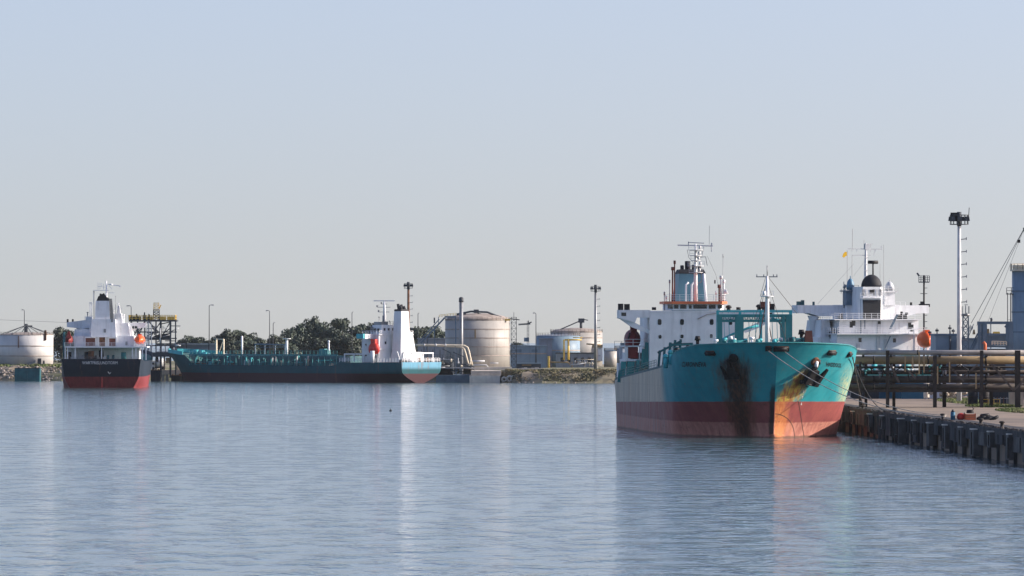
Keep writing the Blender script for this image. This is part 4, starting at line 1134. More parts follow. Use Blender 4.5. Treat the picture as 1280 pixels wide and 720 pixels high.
# raised trunk deck with catwalk
mb = MB(); mb.prism([(-5.2, 5.0), (5.2, 5.0), (4.6, 8.0), (-4.6, 8.0)], 'y', 27, 88); mb.build('trunk_deck', 'teal_dark', s3)
mb = MB(); mb.box(-8.5, -7.9, 27, 90, 8.15, 8.5); mb.box(-8.5, -6.5, 27, 90, 8.05, 8.15)
for i in range(26): mb.bar((-8.2, 27.5 + i * 2.5, 5), (-8.2, 27.5 + i * 2.5, 8.1), .22)
mb.build('catwalk', 'teal', s3)
mb = MB(); mb.rail([(-8.4, 27, 8.5), (-8.4, 90, 8.5)], 1.1, 1.6, .055, 3); mb.rail([(-8.5, 26, 5), (-8.5, 89, 5)], 1.1, 2, .05, 3); mb.build('railing', 'teal', s3)
for i in range(46):
    y = rn.uniform(29, 89); x = rn.uniform(-7.8, -5.6); hh = rn.uniform(.8, 3.4)
    mb = MB()
    kind = rn.random()
    if kind < .5: mb.tube([(x, y, 5), (x, y, 5 + hh)], rn.uniform(.12, .3), 7); mb.tube([(x - .4, y, 5 + hh), (x + .4, y, 5 + hh)], .25, 7)
    elif kind < .8: mb.tube([(x, y, 5 + hh * .5), (x, y + rn.uniform(2, 7), 5 + hh * .5)], rn.uniform(.15, .35), 7)
    else: mb.frus(x - .5, x + .5, y, y + rn.uniform(.8, 2), 5, 5 + hh * .6, .1, .1)
    mb.build('deck_pipe' if kind < .8 else 'deck_locker', rn.choice(['teal', 'teal', 'teal_dark', 'teal_bright', 'galv', 'rust', 'pipe_cream']), s3)
# forecastle plating, the sunlight on it put into the bright teal
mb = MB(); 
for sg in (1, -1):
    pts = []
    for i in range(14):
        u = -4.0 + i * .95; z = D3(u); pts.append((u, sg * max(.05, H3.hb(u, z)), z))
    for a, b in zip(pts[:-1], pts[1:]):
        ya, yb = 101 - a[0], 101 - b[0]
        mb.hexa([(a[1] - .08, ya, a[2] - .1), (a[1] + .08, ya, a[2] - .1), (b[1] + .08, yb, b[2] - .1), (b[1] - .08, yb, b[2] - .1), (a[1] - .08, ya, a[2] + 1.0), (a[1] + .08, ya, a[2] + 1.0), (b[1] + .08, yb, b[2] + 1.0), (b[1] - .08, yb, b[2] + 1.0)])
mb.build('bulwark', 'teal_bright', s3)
for x, y, r, m in ((245, 439, .8, 'teal_bright'), (250, 441, .7, 'teal_bright'), (257, 442, .9, 'teal_bright'), (262, 443, .6, 'galv'), (252, 440, .9, 'teal_bright'), (266, 442, .6, 'teal'), (240, 440, .5, 'teal_bright')):
    c = V(x, y, -2); mb = MB(); mb.tube([(c.x, c.y, 7.5), (c.x, c.y, c.z)], r * .7, 8); mb.tube([(c.x, c.y - r, c.z - .3), (c.x, c.y + r, c.z - .3)], r, 10); mb.build('windlass', m, s3)
# bow derricks, posts
mb = MB()
for x, y0, y1, x2 in ((270.5, 440, 423.5, 272), (279.5, 440, 424, 277)):
    a = V(x, y0, 0); b = V(x, y1, 0); a.z = 7.8; mb.bar(a, b, .42); mb.bar(b, V(x2 - 5, y1, 0), .25)
mb.bar(V(268, 423.5, 0), V(280, 424.5, 0), .25); mb.bar(V(274, 440, 0), V(279, 425, 0), .14)
mb.build('bow_gantry', 'pipe_cream', s3)
for x, yt, r in ((302.5, 420, .3), (358.5, 424, .38), (411, 427, .26)):
    a = V(x, 442, -3); b = V(x, yt, -3); a.z = 7.9; mb = MB(); mb.tube([a, b], r, 10)
    if r > .35: mb.tube([b, b + Vector((0, 0, .25))], [1.2, 1.3], 12)
    elif r < .3: mb.ball(b, .4, .4, .4, 8, 4, -.8)
    mb.build('mast_riser', 'rail_white', s3)
mb = MB(); a, b = V(318.5, 430, -3), V(357, 431, -3); mb.bar(a, b, .55, .35); mb.bar(V(318.5, 434, -3), V(357, 434, -3), .15)
for x in (319, 331, 344, 356): c = V(x, 430, -3); mb.bar((c.x, c.y, 8), (c.x, c.y, c.z), .25)
mb.build('manifold_shelter', 'steel_blue', s3)
for x, y in ((408, 437), (404, 436)):
    a = V(x, y, -3); mb = MB(); mb.frus(a.x - .7, a.x + .7, a.y - 1.2, a.y + 1.2, 8, a.z, .1, .1); mb.build('tank_hatch', 'teal', s3)
# poop and house
mb = MB(); mb.box(-7.6, 7.2, 10.5, 17.5, 6, 14.3); h3 = mb.build('deckhouse', 'white', s3)
mb = MB(); mb.frus(-6.4, 3.0, 10.6, 15, 14.3, 17.4, .5, .3); mb.build('upper_house', 'white', s3)
mb = MB(); mb.frus(-2.6, 6.4, 5.2, 10.6, 6, 9.2, .4, .3); mb.frus(2.6, 6.6, 8.5, 13, 9, 15.2, 1.0, .5); mb.build('casing', 'white_clean', s3)
mb = MB(); mb.box(-11.5, -6.8, 12.5, 15.5, 13.2, 14.6); wg = mb.build('bridge_wing', 'white_clean', s3)
mb = MB(); mb.box(-12.2, -11.5, 12.6, 15.4, 13.3, 14.7); mb.build('wing_shelter', 'teal_bright', wg)
mb = MB(); mb.box(9.5, 6, 12.5, 15, 13.2, 14.4); mb.build('bridge_wing', 'white_clean', s3)
for y in (13, 15.5):
    for z in (8, 11): mb = MB(); mb.box(-7.68, -7.5, y, y + .6, z, z + .7); mb.build('window', 'glass', h3)
for x in (-5, 0, 4):
    mb = MB(); mb.box(x, x + .6, 10.42, 10.6, 11.6, 12.4); mb.build('window', 'glass', h3)
mb = MB(); mb.frus(-3.0, 1.7, 5.8, 9.6, 6, 21.5, .75, .45); fn = mb.build('funnel', 'white_clean', s3)
mb = MB(); mb.frus(-2.3, 1.0, 6.2, 9.2, 21.5, 22.1, .1, .1)
for x, y, hh in ((-1.7, 6.8, 1.4), (-1.0, 8.3, 1.9), (.1, 7.0, 1.2), (.5, 8.4, 1.7)): mb.tube([(x, y, 21.8), (x - .2, y + .3, 21.8 + hh)], [.5, .4], 8)
mb.build('funnel_top', 'soot', fn)
c = U(480.5, 400, 14); mx3 = c.x
mb = MB(); mb.tube([(mx3, 14, 18.5), (mx3, 14, U(480, 384, 14).z), (mx3, 14, U(480, 376, 14).z)], [.5, .35, .25], 8); ms = mb.build('signal_mast', 'white_clean', s3)
z = U(480, 376, 14).z
mb = MB(); mb.bar((mx3 - 2.4, 14 + 2.2, z), (mx3 + 2.2, 14 - 2.2, z), .3); mb.build('radar_scanner', 'white_clean', ms)
mb = MB()
for y, l in ((384, 1.6), (390, 1.3), (380, .7)): zz = U(480, y, 14).z; mb.bar((mx3 - l, 14 + l * .9, zz), (mx3 + l * .8, 14 - l * .8, zz), .16); mb.box(mx3 - l - .2, mx3 - l + .2, 14 + l * .8, 14 + l, zz, zz + .6)
mb.build('yard', 'steel', ms)
for x, y0, y1 in ((463.5, 418, 409), (466, 418, 410), (474, 412, 397), (487, 415, 402)):
    a = U(x, y0, 14); b = U(x, y1, 14); mb = MB(); mb.tube([a, b], .1, 6); mb.tube([b, b + Vector((0, 0, .3))], .25, 6); mb.build('aerial_post', 'steel', s3)
for x in (-5.2, -3.4, -1.4, .8):
    mb = MB(); mb.box(x, x + .7, 10.62, 10.85, 15.6, 16.4); mb.build('window', 'glass', h3)
for y in (11.6, 13.0, 14.2):
    mb = MB(); mb.box(-6.45, -6.1, y, y + .7, 15.4, 16.3); mb.build('window', 'glass', h3)
mb = MB()
for z, x0, x1, y0 in ((10.0, -7.9, 7.4, 10.1), (14.3, -7.9, 7.4, 10.1)): mb.box(x0, x1, y0, 17.6, z, z + .2)
mb.build('deck_edge', 'white_clean', h3)
mb = MB(); mb.rail([(-7.8, 17, 14.5), (-7.8, 10.2, 14.5), (7.2, 10.2, 14.5)], 1.1, 1.2, .06, 3); mb.rail([(-7.8, 17, 10.2), (-7.8, 10.2, 10.2)], 1.1, 1.2, .06, 3); mb.build('railing', 'rail_white', h3)
mb = MB(); mb.box(-7.66, -7.5, 11.4, 12.3, 6.2, 8.2); mb.build('door', 'steel', h3)
for z in (9, 12.5, 16): mb = MB(); mb.box(-2.2, -1.2, 5.85 + (z - 6) * .028, 6.1 + (z - 6) * .03, z, z + 1.2); mb.build('louvre', 'galv', fn)
mb = MB(); mb.box(-6, -3, 11, 14, 17.4, 18.3); mb.tube([(-4, 12, 18), (-4, 12, 20.2)], .3, 8); mb.rail([(-5.8, 10.8, 17.4), (2.5, 10.8, 17.4)], 1, 1.2, .06, 2); mb.build('monkey_island', 'steel', s3)
# red lifeboat on the port side
c = V(467.5, 436, -8.6)
lo, hi = boat_mb((c.x, c.y, c.z), 3.9, 2.4, 3.6); lb = lo.build('lifeboat', 'red', s3); hi.build('canopy', 'red', lb)
mb = MB(); mb.box(c.x - .5, c.x + .5, c.y - .9, c.y + .9, c.z + 1.6, c.z + 2.9); mb.build('boat_cabin', 'red', lb)
mb = MB(); mb.tube([(c.x - 1.3, c.y - .6, 6), (c.x - 1.3, c.y - .6, c.z - .6)], [.45, .7], 8); mb.bar((c.x + 1.2, c.y + 2.5, 6), (c.x + 1.2, c.y + 2.5, c.z + 2), .3); mb.build('davit', 'white_clean', lb)
# poop rails, awning frame at the stern
mb = MB(); z = 6.2; mb.rail([(-8.4, 26, z), (-8.4, .3, z), (8.4, .3, z)], 1.2, 1.2, .07, 3); mb.build('railing', 'rail_white', s3)
mb = MB(); mb.bar((-8.3, 24, z + 2.4), (-8.3, 11, z + 2.4), .35)
for y in (24, 20, 16, 12): mb.bar((-8.3, y, z), (-8.3, y, z + 2.4), .3)
mb.build('boat_deck_frame', 'white_clean', s3)
mb = MB(); mb.bar((-2, 2.2, 8.9), (7.5, 2.2, 8.9), .4)
for x in (-1.8, 3, 7.3): mb.bar((x, 2.2, 6), (x, 2.2, 8.9), .3)
mb.bar((-6, 3, 6), (-7.5, 3, 9.4), .2); mb.bar((-3, 3, 6), (-5, 3, 9.8), .25)
mb.build('stern_frame', 'white_clean', s3)
for x, r, m in ((-6.5, .7, 'soot'), (-4.8, .5, 'soot'), (-2.8, .9, 'white_clean'), (-1.2, .7, 'white'), (1.2, .5, 'rust'), (4.6, .6, 'rust'), (6.2, .5, 'soot')):
    mb = MB(); mb.tube([(x - r * .8, 2.0, 6.4), (x + r * .8, 2.0, 6.4)], r, 10); mb.box(x - .3, x + .3, 1.8, 2.4, 5.9, 7.6 if m == 'rust' else 6.8); mb.build('mooring_winch', m, s3)

# ---------------------------------------------------------------- storage tanks on the far shore
def storage_tank(label, x0, x1, ytop, ybot, Y, zb, dome, bands, roof='tank_roof', mat='tank', group=None):
    c = at((x0 + x1) / 2, 440, Y); r = (x1 - x0) / 2 / FPX * Y; h_ = at(0, ytop, Y - r).z
    t = thing('storage_tank', label, 'storage tank', (c.x, Y, zb), 0, group)
    mb = MB(); H_ = h_ - zb
    mb.lathe([(r, -.3), (r, H_)], n=56); sh = mb.build('shell', mat, t)
    mb = MB(); k = 8; mb.lathe([(r * math.cos(math.pi / 2 * i / k) * 1.005 if i else r * 1.005, H_ + dome * math.sin(math.pi / 2 * i / k)) if i < k else (.05, H_ + dome) for i in range(k + 1)], n=56); rf = mb.build('roof', roof, t)
    for z in bands:
        zz = at(0, z, Y - r).z - zb; mb = MB(); mb.lathe([(r - .1, zz - .16), (r + .1, zz - .16), (r + .1, zz + .16), (r - .1, zz + .16)], n=56, smooth=False); mb.build('wind_girder', 'band', sh)
    mb = MB(); n = 40
    pts = [(r * 1.0 * math.cos(2 * math.pi * i / n), r * math.sin(2 * math.pi * i / n), H_) for i in range(n + 1)]
    mb.rail(pts, 1.0, 2.5, .05, 2); mb.build('roof_railing', 'band', rf)
    return t, r, H_, sh, rf
# left tank with rusty guy frame and lamp pole on its roof
tl, r, H_, sh, rf = storage_tank('white round tank on the grassy bank left of the black ship', -.5, 66.5, 419, 456, 2034, 4.7, .9, [432.5, 445], mat='tank_white')
mb = MB()
for a in range(8):
    an = a * math.pi / 4 + .3; mb.bar((0, 0, H_ + 3.2), (r * .95 * math.cos(an), r * .95 * math.sin(an), H_ + .4), .16)
mb.tube([(0, 0, H_), (0, 0, H_ + 3.6)], .5, 10); mb.box(-.5, 1.9, -.4, .4, H_ + 2.7, H_ + 3.1); mb.build('roof_frame', 'steel_dark', rf)
mb = MB(); mb.box(r * .72, r * .76 + .3, -r * .72, -r * .6, H_ - 1.6, H_ + 1.6); mb.build('gauge_pipe', 'rust', sh)
mb = MB(); mb.box(-2.0, -1.8, -r - .15, -r + .6, H_ - 4, H_ - .2); mb.build('gauge_pipe', 'rust', sh)
for x, wv, hh in ((4.6, 1.3, 1.9), (6.0, .5, 1.2)):
    y = -math.sqrt(r * r - x * x); mb = MB(); mb.box(x - wv / 2, x + wv / 2, y - .25, y + .6, .3, .3 + hh); mb.build('door', 'steel_dark', sh)
mb = MB()
for i in range(8): mb.box(1.0 + i * .33, 1.35 + i * .33, -r - .9, -r + .3, .1, .3 + i * .2)
mb.build('stair', 'steel', sh)
# big tank in the middle, roof pipe and stair tower
tm, r, H_, sh, rf = storage_tank('tall banded grey tank with rusty domed roof behind the chimney pipe', 556.5, 637.5, 400.5, 462, 2000, 4.2, 2.3, [411.5, 422.5, 433.5, 444.5])
mb = MB(); mb.tube([(-6.5, -4, H_ + 1.9), (-2, -4.4, H_ + 2.8), (3, -4.6, H_ + 2.6), (7.5, -5, H_ + .9)], .3, 8); mb.tube([(0, -4.2, H_ + 2.2), (8.5, -4.8, H_ + .3)], .18, 6); mb.box(-1.2, .4, -5, -4, H_ + 2.3, H_ + 3.4); mb.box(-4.5, -3.6, -5, -4, H_ + 1.6, H_ + 2.4); mb.build('roof_pipe', 'steel_dark', rf)
mb = MB(); mb.box(6, 10.2, -5.4, -4.6, H_ - .1, H_ + .5); mb.build('roof_gangway', 'yellow', rf)
mb = MB(); mb.box(-.9, -.5, -r - .2, -r + .3, H_ - 5.6, H_ - 2.8); mb.build('gauge_pipe', 'pipe_tan', sh)
mb = MB(); mb.lattice((r + 1.2, -1, 0), (r + 1.2, -1, H_ + 1.0), 1.7, 1.6, 9, .16); mb.bar((r + 1.2, -1, H_), (r + 1.2, -1, H_ + 2.6), .14); mb.bar((r, -1, H_ + .5), (r + 3.0, -1, H_ + .2), .3); mb.build('stair_tower', 'steel_dark', tm)
# raised base frame of the tank
mb = MB(); z = at(0, 461.5, 1988).z
base = thing('tank_platform', 'concrete platform on columns under the banded grey tank', 'platform', (at(610, 0, 1986).x, 1986, 3.6))
bx = base.location.x
X = lambda x, Y=1986: at(x, 440, Y).x - bx
mb = MB(); mb.box(X(590), X(640), -2, 6, z - 3.6 - .1, z - 3.6 + .7); mb.build('slab', 'concrete_pale', base)
for x in (611.5, 625.5, 630, 637.5):
    mb = MB(); mb.box(X(x) - .3, X(x) + .3, -1.8, -1.2, -.4, z - 3.6); mb.build('column', 'concrete_pale', base)
for x in (592, 600, 607, 621): mb = MB(); mb.box(X(x) - .25, X(x) + .25, 1.0, 1.5, -.4, z - 3.6); mb.build('column', 'steel_dark', base)
mb = MB(); mb.tube([(X(590), -1, 1.4), (X(608), -1, 1.4), (X(611), -1, .4)], .2, 7); mb.tube([(X(613), -.5, 2.0), (X(623), -.5, 2.0)], .18, 7); mb.tube([(X(590), 0, 2.6), (X(606), 0, 2.6)], .3, 7); mb.build('pump_pipe', 'galv', base)
for x, y in ((633, 463), (622, 468), (616, 469), (629, 466)):
    mb = MB(); mb.frus(X(x) - .7, X(x) + .7, .5, 2.0, 0, at(0, y, 1986).z - 3.6, .15, .1); mb.build('pump', 'steel_dark', base)
mb = MB(); mb.box(X(640.5), X(648), 0, 4, 0, at(0, 465, 1986).z - 3.6); pk = mb.build('pump_kiosk', 'steel_dark', base)
mb = MB(); mb.box(X(640), X(648.5), -.3, 4.3, at(0, 465, 1986).z - 3.6, at(0, 463.8, 1986).z - 3.6); mb.build('kiosk_roof', 'galv', pk)
# white concrete quay block and dolphin fenders before it
mb = MB(); a = at(587, 478, 1925).x; b = at(625, 478, 1925).x
qb = thing('quay_block', 'low white weathered concrete landing at the water below the banded tank', 'landing', ((a + b) / 2, 1925, 0))
mb = MB(); w2 = (b - a) / 2; mb.box(-w2, w2, 0, 70, -1, 2.1); mb.build('deck_slab', 'concrete_pale', qb)
mb = MB(); mb.box(-w2 + .4, w2 + .3, 1.2, 60, 2.1, 3.5); mb.build('coping', 'concrete', qb)
for x in (630, 637, 642):
    p = at(x, 473, 1922); mb = MB(); rr = 1.0 if x > 636 else .8
    mb.tube([(rr * .75 * math.cos(6.283 * i / 16), .25 * math.sin(i * 2.1), rr * .75 * math.sin(6.283 * i / 16)) for i in range(17)], rr * .34, 8)
    o = mb.build('tyre_fender', 'concrete_pale' if x < 640 else 'pipe_cream', None, (p.x, 1921.5, rr * .9 + .3)); tag(o, {630: 'smallest pale ring fender at the right foot of the white concrete landing', 637: 'middle one of three pale ring fenders beside the concrete landing', 642: 'rightmost pale ring fender at the water where the green bank begins'}[x], 'fender')

# second tank group on the right with white shell
t2_, r, H_, sh, rf = storage_tank('low white tank with shallow dome and swivel arm behind yellow pipes', 688, 753, 415.5, 463, 2110, 4.4, 1.5, [422])
mb = MB(); mb.bar((-5.5, -3, H_ + .9), (1.2, -3, H_ + 3.8), .35); mb.tube([(1.5, -3, H_ + 1), (1.5, -3, H_ + 4.2)], .45, 8); mb.box(.6, 2.6, -3.6, -2.4, H_ + 3.2, H_ + 4.6); mb.bar((2, -3, H_ + 4.3), (3.8, -3, H_ + 4.0), .3); mb.build('swivel_arm', 'steel_dark', rf)
mb = MB(); mb.box(r * .62, r * .99, -r * .75, -r * .1, 1.4, H_ - 4.8); mb.build('valve_house', 'white', sh)
mb = MB(); mb.box(r * .68, r * .8, -r * .78, -r * .7, 1.6, H_ - 5.5); mb.build('rust_panel', 'brown', sh)
mb = MB(); mb.box(r * .25, r * 1.0, -r * .80, -r * .1, H_ - 5.0, H_ - 4.0); mb.build('girder', 'pipe_tan', sh)
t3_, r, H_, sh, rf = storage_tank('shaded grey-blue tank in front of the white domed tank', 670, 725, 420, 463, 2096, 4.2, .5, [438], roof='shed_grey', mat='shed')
t4_, r, H_, sh, rf = storage_tank('small bluish tank with one sunlit edge beside the tanker deck at the far bank', 755, 771, 439, 463, 2080, 4.2, .4, [], roof='shed', mat='tank')
t5_, r, H_, sh, rf = storage_tank('pale blue capped tank just left of the green tanker stern house', 768, 785, 436, 463, 2100, 4.2, .3, [], roof='shed', mat='shed_grey')
mb = MB(); mb.rail([(-r, -r, H_ + .3), (r, -r, H_ + .3)], 2.2, 1.8, .08, 1); mb.box(-.3, r, -1, 1, H_, H_ + 2.0); mb.build('roof_frame', 'steel_blue', rf)

# ---------------------------------------------------------------- sheds on the far shore
def shed(label, x0, x1, ytop, Y, dp, mat, roof=None, zb=4.0, cat='shed', name='shed', ridge=0.0):
    a = at(x0, ytop, Y); b = at(x1, ytop, Y); c = (a.x + b.x) / 2; hw = (b.x - a.x) / 2
    t = thing(name, label, cat, (c, Y, zb)); H_ = a.z - zb
    mb = MB(); mb.box(-hw, hw, 0, dp, -.4, H_); wl = mb.build('wall', mat, t)
    mb = MB()
    if ridge: mb.prism([(-hw - .3, H_), (hw + .3, H_), (0, H_ + ridge)], 'y', -.3, dp + .3)
    else: mb.box(-hw - .25, hw + .25, -.3, dp + .3, H_, H_ + .35)
    mb.build('roof', roof or mat, t)
    return t, hw, H_, wl
t, hw, H_, wl = shed('wide blue-grey shed behind the bank, left half of the low sheds', 638, 683, 433, 2060, 14, 'shed')
mb = MB(); mb.box(-hw, hw, -.12, 0, H_ * .62, H_ * .68); mb.build('gutter', 'band', wl)
for x in (-4.2, 1.0): mb = MB(); mb.box(x, x + 2.0, -.08, .1, H_ * .72, H_ * .86); mb.build('window', 'steel_blue', wl)
t, hw, H_, wl = shed('dark low shed with flat canopy under the lattice mast', 646, 676, 455, 2044, 8, 'steel_dark', 'shed')
mb = MB(); mb.box(-2.2, .8, -.5, .1, H_ * .55, H_ * .8); mb.build('sign_board', 'pipe_tan', wl)
t, hw, H_, wl = shed('dark grey block with upper gallery behind the yellow pipes', 695, 745, 442, 2075, 10, 'shed_grey', 'steel_dark')
for i in range(5): mb = MB(); mb.box(-5 + i * 2.2, -4 + i * 2.2, -.08, .1, H_ * .35, H_ * .7); mb.build('window', 'glass', wl)
t, hw, H_, wl = shed('tall dark shed at the left side of the shaded tank', 674, 690, 424, 2088, 10, 'shed_grey')
t, hw, H_, wl = shed('long low dark green shed left of the banded tank', 522, 560, 424, 2050, 12, 'shed_grey')
# low kerb of pale blocks in front of the shed
for i, x in enumerate((650, 654, 657.5, 661, 666, 671, 676)):
    p = at(x, 462, 1935); mb = MB(); mb.frus(-.42 - (i % 3) * .15, .42 + (i % 2) * .25, -.4, .4, 0, .55 + (i % 3) * .12, .05, .05)
    o = mb.build('kerb_stone', 'concrete_pale', None, (p.x, 1935, 3.75)); tag(o, 'pale stone block in the row along the top of the green bank', 'stone block', 'pale blocks on the bank')

# ---------------------------------------------------------------- pipework on the far shore
def pipe_thing(name, label, cat, segs, Y0, zb=3.7):
    """segs: (part, material, radius px, [(x, y, Y)...])"""
    f = segs[0][3][0]; c = at(f[0], f[1], f[2]); t = thing(name, label, cat, (c.x, Y0, zb)); O = Vector(t.location)
    for part, m, rp, pts in segs:
        mb = MB(); mb.tube([at(x, y, Y) - O for x, y, Y in pts], rp / FPX * Y0, 10); mb.build(part, m, t)
    return t
ch = pipe_thing('chimney_pipe', 'tall grey chimney pipe standing before the banded tank', 'chimney', [('stack', 'steel', 2.4, [(576.5, 476, 1976), (576.5, 374, 1976)])], 1976)
mb = MB(); O = Vector(ch.location); p = at(576.5, 374, 1976) - O; mb.tube([p + Vector((0, 0, -.9)), p + Vector((0, 0, .2))], [.75, .72], 12); mb.ball(p + Vector((0, 0, .2)), .72, .72, .5, 12, 5, 0); mb.build('cap', 'steel_dark', ch)
pa = thing('pipe_bend', 'pair of cream pipes running in from the left and bending down beside the chimney', 'pipe', (at(560, 440, 1955).x, 1955, 3.7)); O = Vector(pa.location)
for k, (dx, dy, Y) in enumerate(((0, 0, 1955), (-4.5, 1.6, 1958))):
    mb = MB(); pts = [(514, 431 + dy * .3), (540, 431.3 + dy * .3), (575 + dx, 431.8 + dy), (581 + dx, 432.3 + dy), (584.5 + dx, 434.5 + dy), (586 + dx, 439 + dy), (588.5 + dx, 450), (590.5 + dx, 457)]
    mb.tube([at(x, y, Y) - O for x, y in pts], 1.25 / FPX * Y, 10); mb.build('pipe', 'pipe_cream', pa)
for x in (518, 535, 556, 569):
    mb = MB(); mb.bar(at(x, 432, 1956) - O, at(x, 462, 1956) - O, .35); mb.build('support', 'steel', pa)
mb = MB()
for x in (530.5, 545, 557): p = at(x, 431.4, 1955) - O; mb.tube([p - Vector((.2, 0, 0)), p + Vector((.2, 0, 0))], .45, 10)
mb.build('flange', 'galv', pa)
ar = thing('pipe_bridge', 'dark arched pipe bridge rising from the left with a yellow railed top', 'pipe bridge', (at(552, 440, 1972).x, 1972, 3.7)); O = Vector(ar.location)
G = lambda x, y, Y=1972: at(x, y, Y) - O
mb = MB(); mb.bar(G(526, 429), G(556, 397), .7, .5); mb.bar(G(524, 427), G(549, 399), .3); mb.bar(G(556, 396), G(570, 396), .6, .5); mb.bar(G(569.5, 396), G(570, 470), .4); mb.bar(G(543, 412), G(543, 470), .3); mb.bar(G(548, 407), G(548, 396), .2); mb.bar(G(537, 418), G(532, 440), .2); mb.build('arm_frame', 'steel_blue', ar)
mb = MB(); mb.rail([G(549, 397), G(570, 394.5)], .8, .9, .08, 2); mb.build('railing', 'yellow', ar)
mb = MB(); mb.bar(G(543, 404), G(543, 397), .45); mb.build('arm_joint', 'steel_dark', ar)
for a, b in (((530, 425), (530, 470)), ((534, 421), (534, 470))): mb = MB(); mb.bar(G(*a), G(*b), .22); mb.build('support', 'steel_dark', ar)
# manifold platform right of the coastal tanker's stern
mp = thing('manifold_platform', 'dark berth platform crowded with valves between green ship stern and white landing', 'berth', (at(570, 0, 1945).x, 1945, 0)); O = Vector(mp.location)
G = lambda x, y, Y=1945: at(x, y, Y) - O
def gbox(mb, x0, x1, y0, y1, Ya, Yb):
    a = at(x0, y1, Ya) - O; b = at(x1, y0, Ya) - O; mb.box(a.x, b.x, a.y, a.y + (Yb - Ya), a.z, b.z)
mb = MB(); gbox(mb, 545, 587, 469, 480, 1935, 1985); mb.build('pontoon', 'steel_blue', mp)
mb = MB(); gbox(mb, 514, 566, 453, 469, 1950, 1975); mb.build('berth_wall', 'steel_dark', mp)
mb = MB(); gbox(mb, 512, 590, 459.5, 460.8, 1940, 1960); gbox(mb, 512, 566, 449, 450, 1944, 1960); mb.build('deck_plate', 'steel', mp)
rn = random.Random(21)
for i in range(34):
    x = rn.uniform(522, 590); y = rn.uniform(452, 467); mb = MB(); a = G(x, y, 1941 + rn.uniform(0, 8)); k = rn.random()
    if k < .45: mb.tube([a, a + Vector((rn.uniform(.8, 3.0), 0, 0))], rn.uniform(.1, .22), 7)
    elif k < .75: mb.tube([a, a + Vector((0, 0, rn.uniform(.8, 2.6)))], rn.uniform(.1, .2), 7); mb.tube([a + Vector((-.3, 0, .5)), a + Vector((.3, 0, .5))], .3, 8)
    else: mb.bar(a, a + Vector((rn.uniform(1, 2.5), 0, -rn.uniform(.5, 1.8))), .16)
    mb.build('valve' if k >= .45 and k < .75 else 'branch_pipe', rn.choice(['steel', 'galv', 'pipe_cream', 'steel_dark', 'steel_blue', 'steel_dark']), mp)
mb = MB()
for x0, x1, y in ((514, 566, 441), (516, 560, 445)): mb.rail([G(x0, y + 8, 1944), G(x1, y + 8, 1944)], 1.3, 1.6, .06, 2)
mb.bar(G(553, 436, 1950), G(563, 441, 1950), .25); mb.bar(G(563, 441, 1950), G(563, 455, 1950), .2); mb.bar(G(566, 440, 1950), G(580, 446, 1950), .25)
for x in (517, 522, 527, 534, 541, 550): mb.bar(G(x, 437, 1948), G(x, 460, 1948), .22)
mb.build('pipe_trestle', 'steel_dark', mp)
# yellow piping before the second tank
yp = thing('yellow_pipework', 'yellow vertical risers and pipes in front of the white domed tank', 'pipework', (at(715, 0, 2065).x, 2065, 4.0)); O = Vector(yp.location)
G = lambda x, y, Y=2065: at(x, y, Y) - O
for pts, rp, m in (([(705, 450), (705, 424.5)], 1.05, 'yellow'), ([(710.5, 450), (710.5, 424.5)], 1.3, 'yellow'), ([(706, 424.7), (727, 424.7)], 1.0, 'yellow'), ([(726, 424.7), (728, 421.8), (716, 421.8)], .5, 'yellow'), ([(686, 464), (686, 445)], 1.5, 'yellow'), ([(688, 452.5), (710, 453), (713, 456)], .9, 'pipe_tan'), ([(712, 456), (722, 455.5), (733, 453.5)], .8, 'galv'), ([(722, 452), (745, 455.5), (747, 460)], .7, 'pipe_cream'), ([(733, 430), (751, 431)], .9, 'pipe_tan'), ([(720, 449), (744, 449.6)], .4, 'pipe_cream'), ([(715, 462), (715, 452)], .6, 'pipe_tan'), ([(731, 463), (731, 453)], .4, 'galv')):
    mb = MB(); mb.tube([G(*p) for p in pts], rp / FPX * 2065, 8); mb.build('pipe', m, yp)
rn = random.Random(8)
for i in range(16):
    x = rn.uniform(716, 746); mb = MB(); a = G(x, 451 + rn.uniform(-1, 2)); mb.tube([a, a - Vector((0, 0, rn.uniform(.5, 1.5)))], .13, 6); mb.tube([a - Vector((.25, 0, .3)), a + Vector((.25, 0, -.3))], .2, 6); mb.build('valve', rn.choice(['galv', 'pipe_cream', 'rust', 'steel']), yp)

